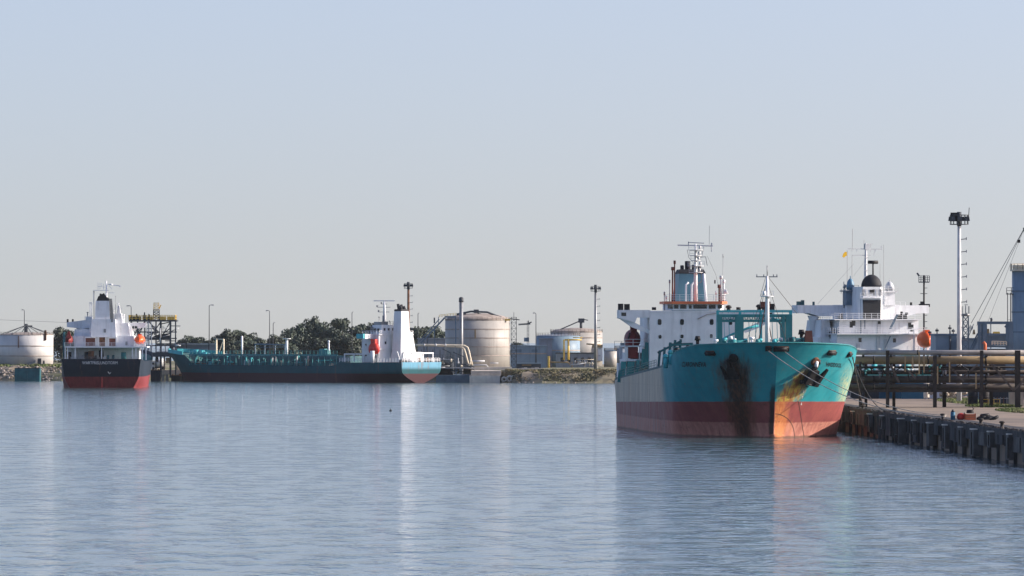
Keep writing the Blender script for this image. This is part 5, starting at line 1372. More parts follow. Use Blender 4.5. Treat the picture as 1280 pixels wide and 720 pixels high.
# ---------------------------------------------------------------- masts and lamp posts
def flood_mast(label, x, ytop, Y, zb, r0, r1, heads, mat='galv', steps=8, crown=2.2, group='floodlight masts'):
    b = at(x, 440, Y); top = at(x, ytop, Y).z - zb
    t = thing('floodlight_mast', label, 'floodlight mast', (b.x, Y, zb), 0, group)
    mb = MB(); mb.tube([(0, 0, -.3), (0, 0, top - 1.5)], [r0, r1], 12); mb.build('pole', mat, t)
    mb = MB(); z = top - 1.6; n = 14
    for zz in (z, z + 1.5):
        for i in range(n):
            a0, a1 = 2 * math.pi * i / n, 2 * math.pi * (i + 1) / n; mb.bar((crown * math.cos(a0), crown * .7 * math.sin(a0), zz), (crown * math.cos(a1), crown * .7 * math.sin(a1), zz), .13)
    for i in range(n):
        a0 = 2 * math.pi * i / n; mb.bar((crown * math.cos(a0), crown * .7 * math.sin(a0), z), (crown * math.cos(a0), crown * .7 * math.sin(a0), z + 1.5), .08)
        if i % 2 == 0: mb.bar((0, 0, z), (crown * math.cos(a0), crown * .7 * math.sin(a0), z), .1)
    mb.tube([(0, 0, z - .3), (0, 0, z + 2.0)], r1 * 1.3, 8)
    mb.build('head_frame', 'steel_dark', t)
    for i in range(heads):
        a0 = 2 * math.pi * (i + .3) / heads; mb = MB(); cx, cy = crown * .95 * math.cos(a0), crown * .65 * math.sin(a0)
        mb.frus(cx - .38, cx + .38, cy - .3, cy + .3, z + .55, z + 1.25, .1, .08); mb.build('floodlight', 'steel_dark', t)
    for i in range(steps):
        mb = MB(); zz = 3 + (top - 6) * (i + .5) / steps; rr = r0 + (r1 - r0) * zz / top
        mb.bar((rr * .8, 0, zz), (rr + .85, 0, zz + .1), .14, .14); mb.bar((rr + .85, 0, zz - .1), (rr + .85, 0, zz + .35), .12); mb.build('rest_step', 'steel', t)
    return t
tq = flood_mast('tall pale floodlight mast rising behind the pipe rack at right', 1199, 268, 1025, QZ, .43, .27, 7, 'galv', 12, 1.45)
mb = MB(); p = at(1192, 272, 1025); mb.box(p.x - tq.location.x - .5, p.x - tq.location.x + .6, -.6, .2, p.z - QZ - .6, p.z - QZ + .8); mb.bar((1.5, 0, p.z - QZ), (1.6, 0, p.z - QZ + 1.6), .1); mb.build('flood_box', 'black', tq)
flood_mast('grey floodlight mast between the white domed tank and the tanker stern', 744.5, 357.5, 1960, 3.8, .55, .34, 6, 'steel', 9, 1.45)
flood_mast('slim floodlight mast rising behind the white stern house of the green tanker', 510.5, 354, 2010, 3.8, .5, .35, 5, 'rust', 10, 1.3)
# slim dark mast with two platforms behind the white stern house
ms = thing('signal_tower', 'thin dark mast with two small platforms above the orange lifeboat', 'mast', (at(1155, 0, 1560).x, 1560, 0)); O = Vector(ms.location)
G = lambda x, y: at(x, y, 1560) - O
mb = MB(); mb.tube([G(1155, 470), G(1155, 344)], .22, 8); mb.build('pole', 'black', ms)
mb = MB(); z = G(1155, 352); mb.rail([z + Vector((-1.3, -.6, 0)), z + Vector((1.3, -.6, 0))], 1.4, .5, .09, 3); mb.box(z.x - 1.3, z.x + 1.3, -.7, .7, z.z - .25, z.z); mb.bar(z + Vector((-1.2, 0, 1.4)), z + Vector((-1.7, 0, 2.1)), .4); mb.build('top_platform', 'steel_dark', ms)
mb = MB(); z = G(1155, 382.5); mb.box(z.x - 1.25, z.x + 1.4, -.8, .8, z.z - .2, z.z + .5); mb.box(z.x - .9, z.x + .1, -.5, .5, z.z + .5, z.z + 1.1); mb.build('lower_platform', 'black', ms)
for y in (360, 367, 394, 402, 410): mb = MB(); z = G(1155, y); mb.bar(z + Vector((-.9 if y % 2 else -.2, 0, 0)), z + Vector((.8, 0, 0)), .14); mb.build('cross_step', 'steel_dark', ms)

def lamp_post(label, x, ytop, Y, zb, side, arm=1.2, mat='steel_dark', head=True):
    b = at(x, 440, Y); top = at(x, ytop, Y).z - zb
    t = thing('lamp_post', label, 'lamp post', (b.x, Y, zb), 0, 'lamp posts on the far shore')
    mb = MB(); mb.tube([(0, 0, -.3), (0, 0, top - .3), (side * .15, 0, top)], [.17, .11, .1], 8); mb.bar((side * .1, 0, top), (side * arm * .5, 0, top + .1), .12); mb.build('pole', mat, t)
    mb = MB(); mb.hexa([(side * .4, -.3, top - .05), (side * arm * 1.25, -.3, top - .12), (side * arm * 1.25, .3, top - .12), (side * .4, .3, top - .05), (side * .4, -.2, top + .22), (side * arm * 1.2, -.2, top + .2), (side * arm * 1.2, .2, top + .2), (side * .4, .2, top + .22)]); mb.build('lamp_head', 'steel', t)
    return t
lamp_post('lamp post between the black ship funnel and the steel loading tower', 164, 382.5, 2022, 3.8, -1, 1.2)
lamp_post('lamp post standing before the green tanker bow, right of the loading tower', 261.5, 381.5, 2022, 3.8, 1, 1.2)
lamp_post('lamp post with left-facing head rising above the trees mid harbour', 337, 388.5, 2120, 3.8, -1, 1.0)
lamp_post('shorter lamp post half hidden by trees right of the left-facing one', 341.5, 403.5, 2140, 3.8, 1, .5)
lamp_post('lamp post alone above the trees left of the white mast', 440, 390, 2150, 3.8, 1, .4)
lamp_post('lamp post in the gap between white funnel and banded tank', 522.5, 391.5, 2150, 3.8, 1, .4)
lp = lamp_post('curved-neck lamp post right of the banded tank', 670, 391.5, 2060, 3.8, -1, .8)
lamp_post('tall lamp pole rising over the roof of the left tank', 30.5, 387.5, 2050, 4.6, -1, .7)
# cross-armed lattice mast between the tanks
lm = thing('lattice_mast', 'lattice mast with long cross arm right of the banded tank', 'mast', (at(660, 0, 2075).x, 2075, 4)); O = Vector(lm.location)
G = lambda x, y: at(x, y, 2075) - O
mb = MB(); a = G(660, 470); mb.lattice((0, 0, 0), (0, 0, G(660, 401.5).z), .75, .55, 14, .1); mb.build('tower', 'steel_dark', lm)
mb = MB(); mb.bar(G(648, 406), G(663, 405), .35); mb.bar(G(648, 404.8), G(660, 404.2), .15); mb.bar(G(660, 404.5), G(664.5, 402.5), .4); mb.bar(G(660.5, 404), G(660.5, 400.5), .2); mb.build('cross_arm', 'steel_dark', lm)
mb = MB(); a = G(655, 427); b = G(661, 422); mb.box(a.x, b.x, -.3, .3, a.z, b.z); mb.build('equipment_box', 'steel_blue', lm)
pc = thing('power_line', 'thin overhead wire strung from the left edge to the black ship', 'cable', (at(0, 399, 2040).x, 2040, 4))
mb = MB(); O = Vector(pc.location); mb.tube([at(-30 + i * 12, 398.5 + i * .48 + .003 * (i - 5) ** 2, 2040) - O for i in range(19)], .045, 4); mb.build('wire', 'steel', pc)
for x in (-28, 186): mb = MB(); p = at(x, 400, 2040) - O; mb.tube([(p.x, 0, 0), (p.x, 0, p.z + 2)], .2, 6); mb.build('pole', 'steel', pc)

# ---------------------------------------------------------------- steel loading tower and trestle behind the ships
lt = thing('loading_tower', 'dark steel lattice loading tower with yellow railed top deck behind the black ship', 'loading tower', (at(191, 0, 1995).x, 1995, 0)); O = Vector(lt.location)
G = lambda x, y, d=0.0: at(x, y, 1995 + d) - O
for d in (0, 7):
    for x in (164, 172, 181, 195, 201, 213, 219.5):
        mb = MB(); a = G(x, 470, d); b = G(x, 400, d); a.z = 1.0 if d == 0 else 3; mb.bar(a, b, .6 if x in (201, 213) else .4); mb.build('leg', 'steel_dark', lt)
mb = MB()
for d in (0, 7):
    for y in (401, 415, 423, 432): mb.bar(G(162, y, d), G(221, y, d), .35)
    for x0, y0, x1, y1 in ((172, 415, 186, 402), (186, 402, 201, 418), (201, 402, 187, 423), (181, 402, 172, 423), (201, 423, 213, 402), (164, 423, 181, 402), (187, 402, 194, 415), (203, 418, 213, 410), (164, 402, 176, 423)): mb.bar(G(x0, y0, d), G(x1, y1, d), .3)
for x in (164, 181, 201, 219.5):
    for y in (401, 423): mb.bar(G(x, y, 0), G(x, y, 7), .3)
mb.build('bracing', 'steel_dark', lt)
mb = MB(); a = G(161, 402, -1); b = G(221, 400, -1); mb.box(a.x, b.x, -1, 8, a.z, b.z); mb.build('top_deck', 'steel_dark', lt)
mb = MB(); zz = b.z; mb.rail([(a.x, -1, zz), (b.x - .6, -1, zz), (b.x - .6, 8, zz), (a.x, 8, zz), (a.x, -1, zz)], 1.5, 1.1, .1, 3)
for x0, x1 in ((168, 175), (198, 206), (208, 217), (180, 190)): p, r_ = G(x0, 400, -1), G(x1, 395.5, -1); mb.box(p.x, r_.x, 3.2, 3.35, zz, r_.z)
mb.build('railing', 'yellow', lt)
mb = MB(); c = G(195.5, 400, 2); mb.lattice((c.x, 2, zz), (c.x, 2, G(195, 387, 2).z), 1.9, 1.7, 4, .2); mb.build('stair_head', 'steel_dark', lt)
mb = MB(); z2 = G(195, 388, 2).z; mb.lattice((c.x, 2, z2), (c.x, 2, G(195, 378.5, 2).z), 1.7, 1.5, 3, .12); mb.bar((c.x + .9, 2, z2 + .5), (c.x + 1.4, 2, G(195, 381, 2).z), .3); mb.build('stair_cage', 'yellow', lt)
for i, (x, y, wv, hh) in enumerate(((170, 399, 2.4, 1.2), (180, 399, 1.2, 1.5), (186, 400, .8, 1.1), (164, 399, 1.4, .9))):
    c = G(x, y); mb = MB(); mb.tube([(c.x - wv / 2, 3, zz + hh * .5), (c.x + wv / 2, 3, zz + hh * .5)], hh * .5, 8); mb.box(c.x - .2, c.x + .2, 2.6, 3.4, zz, zz + hh * 1.6); mb.build('winch', 'steel_dark' if i % 2 else 'black', lt)
mb = MB(); a = G(184, 441, 0); b = G(213, 416, 0); mb.hexa([(a.x, 1, G(184, 425).z), (b.x, 1, G(184, 425).z), (b.x, 6, G(184, 425).z), (a.x, 6, G(184, 425).z), (a.x + 2.6, 1, G(184, 419).z), (b.x, 1, G(184, 416).z), (b.x, 6, G(184, 416).z), (a.x + 2.6, 6, G(184, 419).z)]); mb.build('hopper', 'steel_dark', lt)
rn = random.Random(4)
for i in range(62):
    x = rn.uniform(165, 222); y = rn.uniform(404, 444) if x < 216 else rn.uniform(426, 444); mb = MB(); a = G(x, y, rn.uniform(-2, 5)); k = rn.random()
    if k < .5: mb.tube([a, a + Vector((rn.uniform(1, 4), 0, rn.choice([0, 0, .8])))], rn.uniform(.1, .22), 6)
    else: mb.tube([a, a + Vector((0, 0, -rn.uniform(1, 3)))], rn.uniform(.1, .2), 6)
    mb.build('pipe', rn.choice(['steel_dark', 'steel_blue', 'steel', 'steel_dark', 'galv']), lt)
mb = MB(); a = G(170, 446, -2); b = G(238, 440.5, -2); mb.box(a.x, b.x, -2, 9, a.z, b.z); mb.build('lower_deck', 'steel_dark', lt)
mb = MB(); mb.rail([(a.x, -1.8, b.z), (b.x, -1.8, b.z)], 1.1, 1.2, .07, 3)
for x in (184.5, 187, 190): mb.bar(G(x, 470, -2), G(x - 1, 402, -2), .25)
mb.build('ladder', 'galv', lt)
tr = thing('access_trestle', 'grey pipe trestle on columns leading right from the loading tower', 'trestle', (at(245, 0, 2001).x, 2001, 0)); O = Vector(tr.location)
G = lambda x, y, d=0.0: at(x, y, 2001 + d) - O
mb = MB(); a = G(196, 431.5); b = G(271, 429); mb.box(a.x, b.x, 0, 4, a.z, b.z); mb.build('roof_beam', 'steel', tr)
mb = MB(); a = G(212, 440); b = G(270, 431.5); mb.box(a.x, b.x, 1.5, 1.8, a.z, b.z); a = G(196, 441); b = G(272, 439.5); mb.box(a.x, b.x, 0, 4, a.z, b.z); mb.build('side_panel', 'shed_grey', tr)
for x in (221.5, 233, 261, 270): mb = MB(); mb.bar(G(x, 440), G(x, 429), .35); mb.build('post', 'steel_dark' if x < 265 else 'rail_white', tr)
for x, wv in ((205, .55), (221.5, 1.0), (228.5, .8), (231.5, .8), (245, .8), (256, .8)): mb = MB(); a = G(x, 470); a.z = 2; mb.tube([(a.x, 2, 1.5), (a.x, 2, G(x, 441).z)], wv * .5, 10); mb.build('column', 'concrete_pale', tr)
mb = MB(); p, r_ = G(207.5, 454), G(212, 447); mb.box(p.x, r_.x, -.2, .1, p.z, r_.z); mb.build('notice_board', 'pipe_cream', tr)
mb = MB(); a = G(197, 468); b = G(262, 462.5); mb.box(a.x, b.x, -2, 8, a.z, b.z); mb.build('base_slab', 'concrete_pale', tr)
for x in (204, 209, 216, 223, 236, 248): mb = MB(); mb.box(G(x, 470).x - .45, G(x, 470).x + .45, -1.6, -.6, -1, G(x, 468).z); mb.build('pile', 'concrete', tr)
tv = thing('tanker_lorry', 'white tank lorry parked below the loading tower beside the black ship', 'lorry', (at(199.5, 0, 2012).x, 2012, at(0, 462.5, 2012).z)); O = Vector(tv.location)
mb = MB(); mb.tube([(-1.4, 0, 2.3), (1.6, 0, 2.3)], [1.35, 1.35], 14); mb.build('tank_body', 'white_clean', tv)
mb = MB(); mb.frus(-2.6, -1.5, -1.1, 1.1, .7, 2.7, .1, .1); cb = mb.build('cab', 'white_clean', tv)
mb = MB(); mb.box(-2.4, -1.7, -1.16, -1.0, 1.7, 2.3); mb.build('window', 'glass', cb)
mb = MB(); mb.box(-2.5, 1.8, -.9, .9, .6, 1.0); mb.build('chassis', 'black', tv)
for x in (-2, .6, 1.4): mb = MB(); mb.tube([(x, -1.15, .5), (x, -.75, .5)], .5, 12); mb.build('wheel', 'black', tv)
for x0, x1, y0, y1, Y, lab, nm in ((188.5, 200, 463, 474, 1980, 'dark square pontoon beside the sunlit side of the black ship', 'pontoon'), (214, 226, 469.5, 473.5, 1992, 'low dark mooring barge below the pale slab, left one', 'barge'), (225, 240, 467.5, 473.5, 1994, 'low dark mooring barge touching the green bow at the pale slab', 'barge'), (18.5, 49.5, 460.5, 476.5, 1985, 'dark green floating block moored under the left tank', 'pontoon')):
    a = at(x0, y1, Y); b = at(x1, y0, Y); hw = (b.x - a.x) / 2; H_ = b.z
    t = thing(nm, lab, nm, ((a.x + b.x) / 2, Y, 0)); mt = 'teal_dark' if Y == 1985 else 'soot'
    mb = MB(); mb.hexa([(-hw, 0, -.5), (hw, 0, -.5), (hw, 6, -.5), (-hw, 6, -.5), (-hw - .05, -.1, H_), (hw + .05, -.1, H_), (hw, 6, H_), (-hw, 6, H_)]); mb.build('float', mt, t)
    mb = MB(); mb.box(-hw - .1, hw + .1, -.2, 6.1, H_, H_ + .14)
    for k in (-1, 1): mb.tube([(hw * .7 * k, .6, H_), (hw * .7 * k, .6, H_ + .5)], .16, 8)
    mb.build('rubbing_strake', 'rust' if mt == 'soot' else 'soot', t)
    for k in (-.6, 0, .6): mb = MB(); mb.box(hw * k - .12, hw * k + .12, -.22, 0, 0, H_); mb.build('fender_rib', mt, t)

# ---------------------------------------------------------------- trees along the far shore
def crown_mb(seed, h, wd, n, lobes, flat=0.0):
    rn = random.Random(seed); mb = MB(); L = []
    if flat:
        for i in range(lobes):
            a = rn.uniform(0, 2 * math.pi); f = rn.random() ** .5
            L.append((math.cos(a) * wd * .36 * f, math.sin(a) * wd * .36 * f, h * rn.uniform(.76, .88), wd * rn.uniform(.15, .22), h * .085))
    else:
        for i in range(lobes * 2):
            a = rn.uniform(0, 2 * math.pi); e = math.asin(rn.uniform(-.35, .97)); k = rn.uniform(.7, .95)
            L.append((math.cos(a) * math.cos(e) * wd * .36 * k, math.sin(a) * math.cos(e) * wd * .36 * k, h * (.5 + .38 * math.sin(e) * k), wd * rn.uniform(.13, .22), h * rn.uniform(.09, .15)))
        L += [(0, 0, h * .5, wd * .33, h * .3), (wd * .15, 0, h * .22, wd * .3, h * .18), (-wd * .18, 0, h * .22, wd * .3, h * .18)]
    for i in range(n):
        c = rn.choice(L); d = Vector((rn.gauss(0, 1), rn.gauss(0, 1), rn.gauss(0, 1))).normalized() * (rn.random() ** .35)
        p = Vector((c[0] + d.x * c[3] * 1.05, c[1] + d.y * c[3] * 1.05, c[2] + d.z * c[4] * 1.05))
        nrm = (d + Vector((rn.gauss(0, .5), rn.gauss(0, .5), rn.gauss(.2, .5)))).normalized()
        t = nrm.cross(Vector((rn.gauss(0, 1), rn.gauss(0, 1), rn.gauss(0, 1)))).normalized(); b = nrm.cross(t); s_ = rn.uniform(.2, .46)
        o = len(mb.v); mb.v += [tuple(p + t * s_), tuple(p + b * s_ * .8), tuple(p - t * s_), tuple(p - b * s_ * .8)]; mb.f.append((o, o + 1, o + 2, o + 3)); mb.s.append(False)
    return mb, L
protos = []
for k, (seed, lob, flat) in enumerate(((1, 9, 0), (2, 12, 0), (3, 8, 0), (4, 11, 0), (5, 7, 1))):
    h_, wd = 12.0, 9.0
    t = thing('tree', 'x', 'tree', (0, -500, -50)); cm, L = crown_mb(seed, h_, wd, 3400 if not flat else 1300, lob, flat)
    cm.build('crown', 'leaf', t)
    mb = MB(); rn = random.Random(seed); tx = rn.uniform(-.4, .4)
    mb.tube([(0, 0, -.4), (tx * .5, 0, h_ * .25), (tx, .1, h_ * .55), (0, 0, h_ * .85)], [.38, .3, .2, .06], 8)
    for c in L[:6]: mb.tube([(tx * .6, 0, min(c[2] - 1, h_ * .4) if not flat else h_ * .5), (c[0] * .5, c[1] * .5, c[2] - .9), (c[0], c[1], c[2])], [.15, .1, .04], 5)
    mb.build('trunk', 'bark', t); protos.append(t)
TREES = [  # x, top, width px, depth, prototype, label
 (234, 417.5, 22, 2330, 0, 'pale hazy tree just right of the loading tower'),
 (247, 421, 24, 2300, 3, 'round tree left of the lamp post before the green bow'),
 (259, 424, 22, 2240, 1, 'low tree directly behind the lamp post at the green bow'),
 (271, 418.5, 20, 2250, 2, 'small dark tree just right of the lamp post at the green bow'),
 (286, 410.5, 22, 2250, 1, 'taller clump tree between the two cream bow posts and the white riser'),
 (299, 412, 24, 2260, 3, 'broad tree behind the first white riser post'),
 (312, 414, 22, 2270, 0, 'tree right of the first white riser post'),
 (325, 422, 20, 2240, 2, 'low tree left of the two thin lamp posts'),
 (336, 424, 16, 2235, 0, 'low tree at the foot of the left-facing lamp post'),
 (346, 417.5, 24, 2230, 1, 'rounded tree left of the mushroom-topped white post'),
 (362, 411, 22, 2250, 3, 'tree directly above the mushroom-topped white post'),
 (365, 408.5, 14, 2280, 2, 'slim tree at the left slope of the tallest crown'),
 (377, 402, 24, 2260, 0, 'shoulder tree left of the tallest crown'),
 (390, 394.5, 24, 2265, 1, 'tallest tree of the wood behind the green tanker'),
 (402, 402, 22, 2260, 3, 'shoulder tree right of the tallest crown'),
 (413, 409, 24, 2255, 2, 'tree behind the small white riser near the stern'),
 (423, 398.5, 24, 2320, 4, 'flat-topped umbrella tree standing above the others'),
 (428, 409.5, 24, 2250, 0, 'dark tree below the umbrella-shaped crown'),
 (443, 405.5, 28, 2260, 1, 'wide tree left of the white stern house'),
 (458, 403.5, 26, 2270, 3, 'tree touching the left edge of the white mast'),
 (472, 403, 28, 2270, 2, 'tree behind the white mast of the green tanker'),
 (488, 406, 26, 2260, 0, 'tree hidden behind the white funnel of the green tanker'),
 (380, 418, 26, 2190, 2, 'lower front tree below the tallest crown'),
 (398, 420, 28, 2190, 0, 'lower front tree right of the tallest crown'),
 (418, 421, 28, 2190, 3, 'lower front tree under the umbrella-shaped crown'),
 (438, 420, 30, 2190, 1, 'lower front tree left of the pale bridge wing'),
 (306, 425, 30, 2180, 2, 'lower front tree behind the white riser post'),
 (356, 426, 30, 2180, 0, 'lower front tree behind the blue deck shelter'),
 (516, 407.5, 26, 2260, 1, 'tree immediately right of the white funnel'),
 (528, 409, 26, 2270, 3, 'dark tree behind the arched pipe bridge'),
 (541, 407, 26, 2280, 2, 'tree between the arched pipe bridge and the banded tank'),
 (552, 410, 22, 2290, 0, 'tree at the left edge of the banded tank'),
 (647, 427, 18, 2350, 1, 'small dark tree right of the stair tower of the banded tank'),
 (657, 431, 16, 2350, 3, 'small tree behind the cross-armed lattice mast'),
 (77, 408, 24, 2200, 3, 'tree between the left tank and the black ship'),
 (88, 411, 20, 2210, 1, 'tree behind the left bridge wing of the black ship'),
]
for i, (x, yt, wpx, Y, k, lab) in enumerate(TREES):
    zb = 3.7; b = at(x, 440, Y); hh = (at(x, yt, Y).z - zb) * 1.07; wd = wpx / FPX * Y
    sx = wd * 1.4 / 9.0; sz = hh / 12.0
    pr = protos[k]
    used = 'placed' in pr
    rz = (i * 2.399) % 6.28
    if not used:
        pr['placed'] = 1; pr.location = (b.x, Y, zb); pr.scale = (sx, sx, sz); pr.rotation_euler = (0, 0, rz); pr['label'] = lab; t = pr
    else: t = dup(pr, (b.x, Y, zb), rz, lab, (sx, sx, sz))
    t['group'] = 'trees along the far shore'
for p in protos:
    if 'placed' in p: del p['placed']
for o in bpy.data.objects:
    if 'placed' in o: del o['placed']

# scrub on the bank, grass and rocks on the left bank
def blades(name, x0, x1, f0, f1, n, hmin, hmax, wmin, wmax, mat, seed, dens=None):
    rn = random.Random(seed); mb = MB()
    for i in range(n):
        X_ = rn.uniform(x0, x1); Y0, zt = shore(X_); d = rn.uniform(f0, f1)
        h = lerp_tab([(0, -.1), (3, .35 * zt), (7, .75 * zt), (11, .97 * zt), (14, zt), (400, zt)], d)
        cl = .5 + .5 * math.sin(X_ * .9 + seed) * math.sin(X_ * .37 + d * .5)
        hh = rn.uniform(hmin, hmax) * (.5 + cl); ww = rn.uniform(wmin, wmax); an = rn.uniform(0, 6.28); lx, ly = rn.gauss(0, .25) * hh, rn.gauss(0, .25) * hh
        c, s_ = math.cos(an) * ww, math.sin(an) * ww; o = len(mb.v)
        mb.v += [(X_ - c, Y0 + d - s_, h - .1), (X_ + c, Y0 + d + s_, h - .1), (X_ + c * .6 + lx, Y0 + d + s_ + ly, h + hh), (X_ - c * .6 + lx, Y0 + d - s_ + ly, h + hh * .9)]
        mb.f.append((o, o + 1, o + 2, o + 3)); mb.s.append(False)
    return tag(mb.build(name, mat), kind='stuff')
tag(blades('scrub', -2, 40, 1.5, 30, 9000, .1, .38, .1, .4, 'scrub', 3), 'low olive and brown scrub covering the bank right of the landing', 'scrub')
tag(blades('grass', -175, -118, 9, 32, 6000, .15, .5, .1, .3, 'grass', 5), 'short green grass along the top of the left bank', 'grass')
rn = random.Random(9); mb = MB()
def rock(mb, c, r, rn):
    vs = []; ph = (1 + 5 ** .5) / 2
    for a, b, cc in ((-1, ph, 0), (1, ph, 0), (-1, -ph, 0), (1, -ph, 0), (0, -1, ph), (0, 1, ph), (0, -1, -ph), (0, 1, -ph), (ph, 0, -1), (ph, 0, 1), (-ph, 0, -1), (-ph, 0, 1)):
        k = r * .52 * rn.uniform(.7, 1.25); vs.append((c[0] + a * k, c[1] + b * k, c[2] + cc * k * .75))
    mb.add(vs, [(0, 11, 5), (0, 5, 1), (0, 1, 7), (0, 7, 10), (0, 10, 11), (1, 5, 9), (5, 11, 4), (11, 10, 2), (10, 7, 6), (7, 1, 8), (3, 9, 4), (3, 4, 2), (3, 2, 6), (3, 6, 8), (3, 8, 9), (4, 9, 5), (2, 4, 11), (6, 2, 10), (8, 6, 7), (9, 8, 1)])
for i in range(900):
    X_ = rn.uniform(-178, -112); Y0, zt = shore(X_); d = rn.uniform(-.5, 10); h = lerp_tab([(-1, -.3), (0, -.1), (3, .35 * zt), (7, .75 * zt), (11, .97 * zt)], d); rock(mb, (X_, Y0 + d, h), rn.uniform(.2, .6), rn)
for i in range(70):
    X_ = rn.uniform(-20, 42); Y0, zt = shore(X_); rock(mb, (X_, Y0 + rn.uniform(-.5, 1.6), rn.uniform(-.1, .2)), rn.uniform(.15, .4), rn)
tag(mb.build('rubble', 'rockm'), 'pale broken rocks lining the foot of the far banks', 'rubble', kind='stuff')

# ---------------------------------------------------------------- quay wall on the right
qw = thing('quay_wall', 'dark weathered concrete quay wall with hanging panels and pale fender caps', 'quay wall', (qx(800), 800, 0)); O = Vector(qw.location)
tdir = Vector((-.03102, 1, 0)).normalized(); nrm = Vector((-1, -.03102, 0)).normalized()
def Q(s_, off, z):       # s_ along the quay as depth Y, off towards the water
    return Vector((qx(s_), s_, z)) + nrm * off - O
def qbox(mb, s0, s1, o0, o1, z0, z1):
    mb.hexa([Q(s0, o1, z0), Q(s0, o0, z0), Q(s1, o0, z0), Q(s1, o1, z0), Q(s0, o1, z1), Q(s0, o0, z1), Q(s1, o0, z1), Q(s1, o1, z1)])
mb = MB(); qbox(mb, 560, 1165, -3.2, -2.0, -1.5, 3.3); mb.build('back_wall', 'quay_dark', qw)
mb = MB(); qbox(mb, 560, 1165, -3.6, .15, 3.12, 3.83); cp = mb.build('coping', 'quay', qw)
rn = random.Random(31)
s = 561.0
while s < 1165:
    gap = rn.choice([.3, .6, 1.6, 2.8]); ln = rn.choice([4.5, 6.5, 8.0, 10.5]); zb_ = rn.choice([.55, 1.1, 1.5, 1.9]) + rn.uniform(-.15, .15)
    mb = MB(); qbox(mb, s + gap, s + gap + ln, -.35, .04 + rn.uniform(0, .22), zb_, 3.12)
    for k in range(int(ln / 1.3)): t_ = s + gap + .5 + k * 1.3; qbox(mb, t_, t_ + .12, .1, .3, zb_ + .1, 3.1) if rn.random() < .35 else None
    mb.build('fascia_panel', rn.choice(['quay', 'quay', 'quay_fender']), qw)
    mb = MB(); c = Q(s + gap * .5 + .2, -.5, 0); mb.tube([c + Vector((0, 0, -1.5)), c + Vector((0, 0, 3.12))], rn.uniform(.4, .65), 10); mb.build('pile', 'quay_dark' if rn.random() < .5 else 'quay', qw)
    s += gap + ln
for Yc in (699, 713, 734, 754, 773, 790, 809, 828, 851, 868, 899, 918, 948):
    w1, w2, of, zl = rn.uniform(.6, 2.6), rn.uniform(.6, 2.4), rn.uniform(.5, 1.0), rn.choice([.1, .4, 1.0, 1.5, 1.9])
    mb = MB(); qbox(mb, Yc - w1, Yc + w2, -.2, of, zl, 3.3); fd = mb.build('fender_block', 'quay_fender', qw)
    mb = MB(); qbox(mb, Yc - min(w1, 1.2), Yc + min(w2, 1.2), -.05, of + .1, 3.3, 3.44); mb.build('fender_cap', 'concrete_pale', fd)
    if rn.random() < .6: mb = MB(); qbox(mb, Yc - .5, Yc - .2, of, of + .12, zl + .2, 3.0); mb.build('rubbing_strip', 'quay_dark', fd)
rn = random.Random(33); mb = MB()
for i in range(420):
    s = rn.uniform(640, 1000); c = Q(s, rn.uniform(-.6, .05), 3.86) + O; rock(mb, c, rn.uniform(.1, .3), rn)
tag(mb.build('debris', 'rack'), 'dark broken debris scattered along the edge of the quay', 'debris', kind='stuff')
def bollard(Y, lab):
    t = thing('bollard', lab, 'bollard', (qx(Y) + 1.0, Y, QZ), 0, 'bollards along the quay')
    mb = MB(); mb.lathe([(.32, 0), (.27, .12), (.2, .2), (.2, .5), (.34, .58), (.36, .7), (.25, .78), (.05, .8)], n=14); mb.build('post', 'rack', t)
    mb = MB(); mb.box(-.42, .42, -.42, .42, -.02, .05); mb.build('base_plate', 'rust', t)
    return t
b0 = bollard(826, 'squat dark bollard holding the two long mooring ropes beside the heap')
for Y, lab in ((755, 'squat dark bollard near the right edge of the photo on the quay rim'), (779, 'squat dark bollard on the quay rim right of the black heap'), (894, 'squat dark bollard on the quay rim left of the mooring ropes'), (946, 'squat dark bollard beside the bow of the large tanker')):
    dup(b0, (qx(Y) + 1.0, Y, QZ), 0, lab)
# heap beside the bollard
def at_ground(x, y, z=QZ): 
    Y = (CH - z) * FPX / (y - HY); return at(x, y, Y)
def put(name, lab, cat, x, y): p = at_ground(x, y); return thing(name, lab, cat, (p.x, p.y, QZ))
t = put('drum', 'upright blue drum at the left of the heap on the quay edge', 'drum', 1172.5 - .5, 524); t.location = (qx(822) + 1.9, 822, QZ)
mb = MB(); mb.lathe([(.28, 0), (.3, .02), (.3, .5), (.32, .52), (.3, .54), (.3, 1.0), (.27, 1.02), (.2, 1.04)], n=16); mb.build('body', 'blue', t)
mb = MB(); mb.tube([(.1, 0, 1.03), (.1, 0, 1.2)], .08, 8); mb.tube([(0, 0, 1.03), (0, 0, 1.35)], [.26, .1], 10); mb.build('lid', 'navy', t)
def heap(name, lab, cat, dx, Y, mat, fn):
    t = thing(name, lab, cat, (qx(822) + dx, Y, QZ)); fn(t); return t
def f_(t):
    mb = MB(); mb.ball((0, 0, .42), .55, .5, .48, 14, 8, -.95); mb.build('float_body', 'red', t); mb = MB(); mb.tube([(.4, 0, .75), (.62, 0, .95)], .12, 8); mb.build('eye', 'rope', t)
heap('mooring_buoy', 'red round float lying between the blue drum and the orange crate', 'buoy', 2.95, 822.5, 'red', f_)
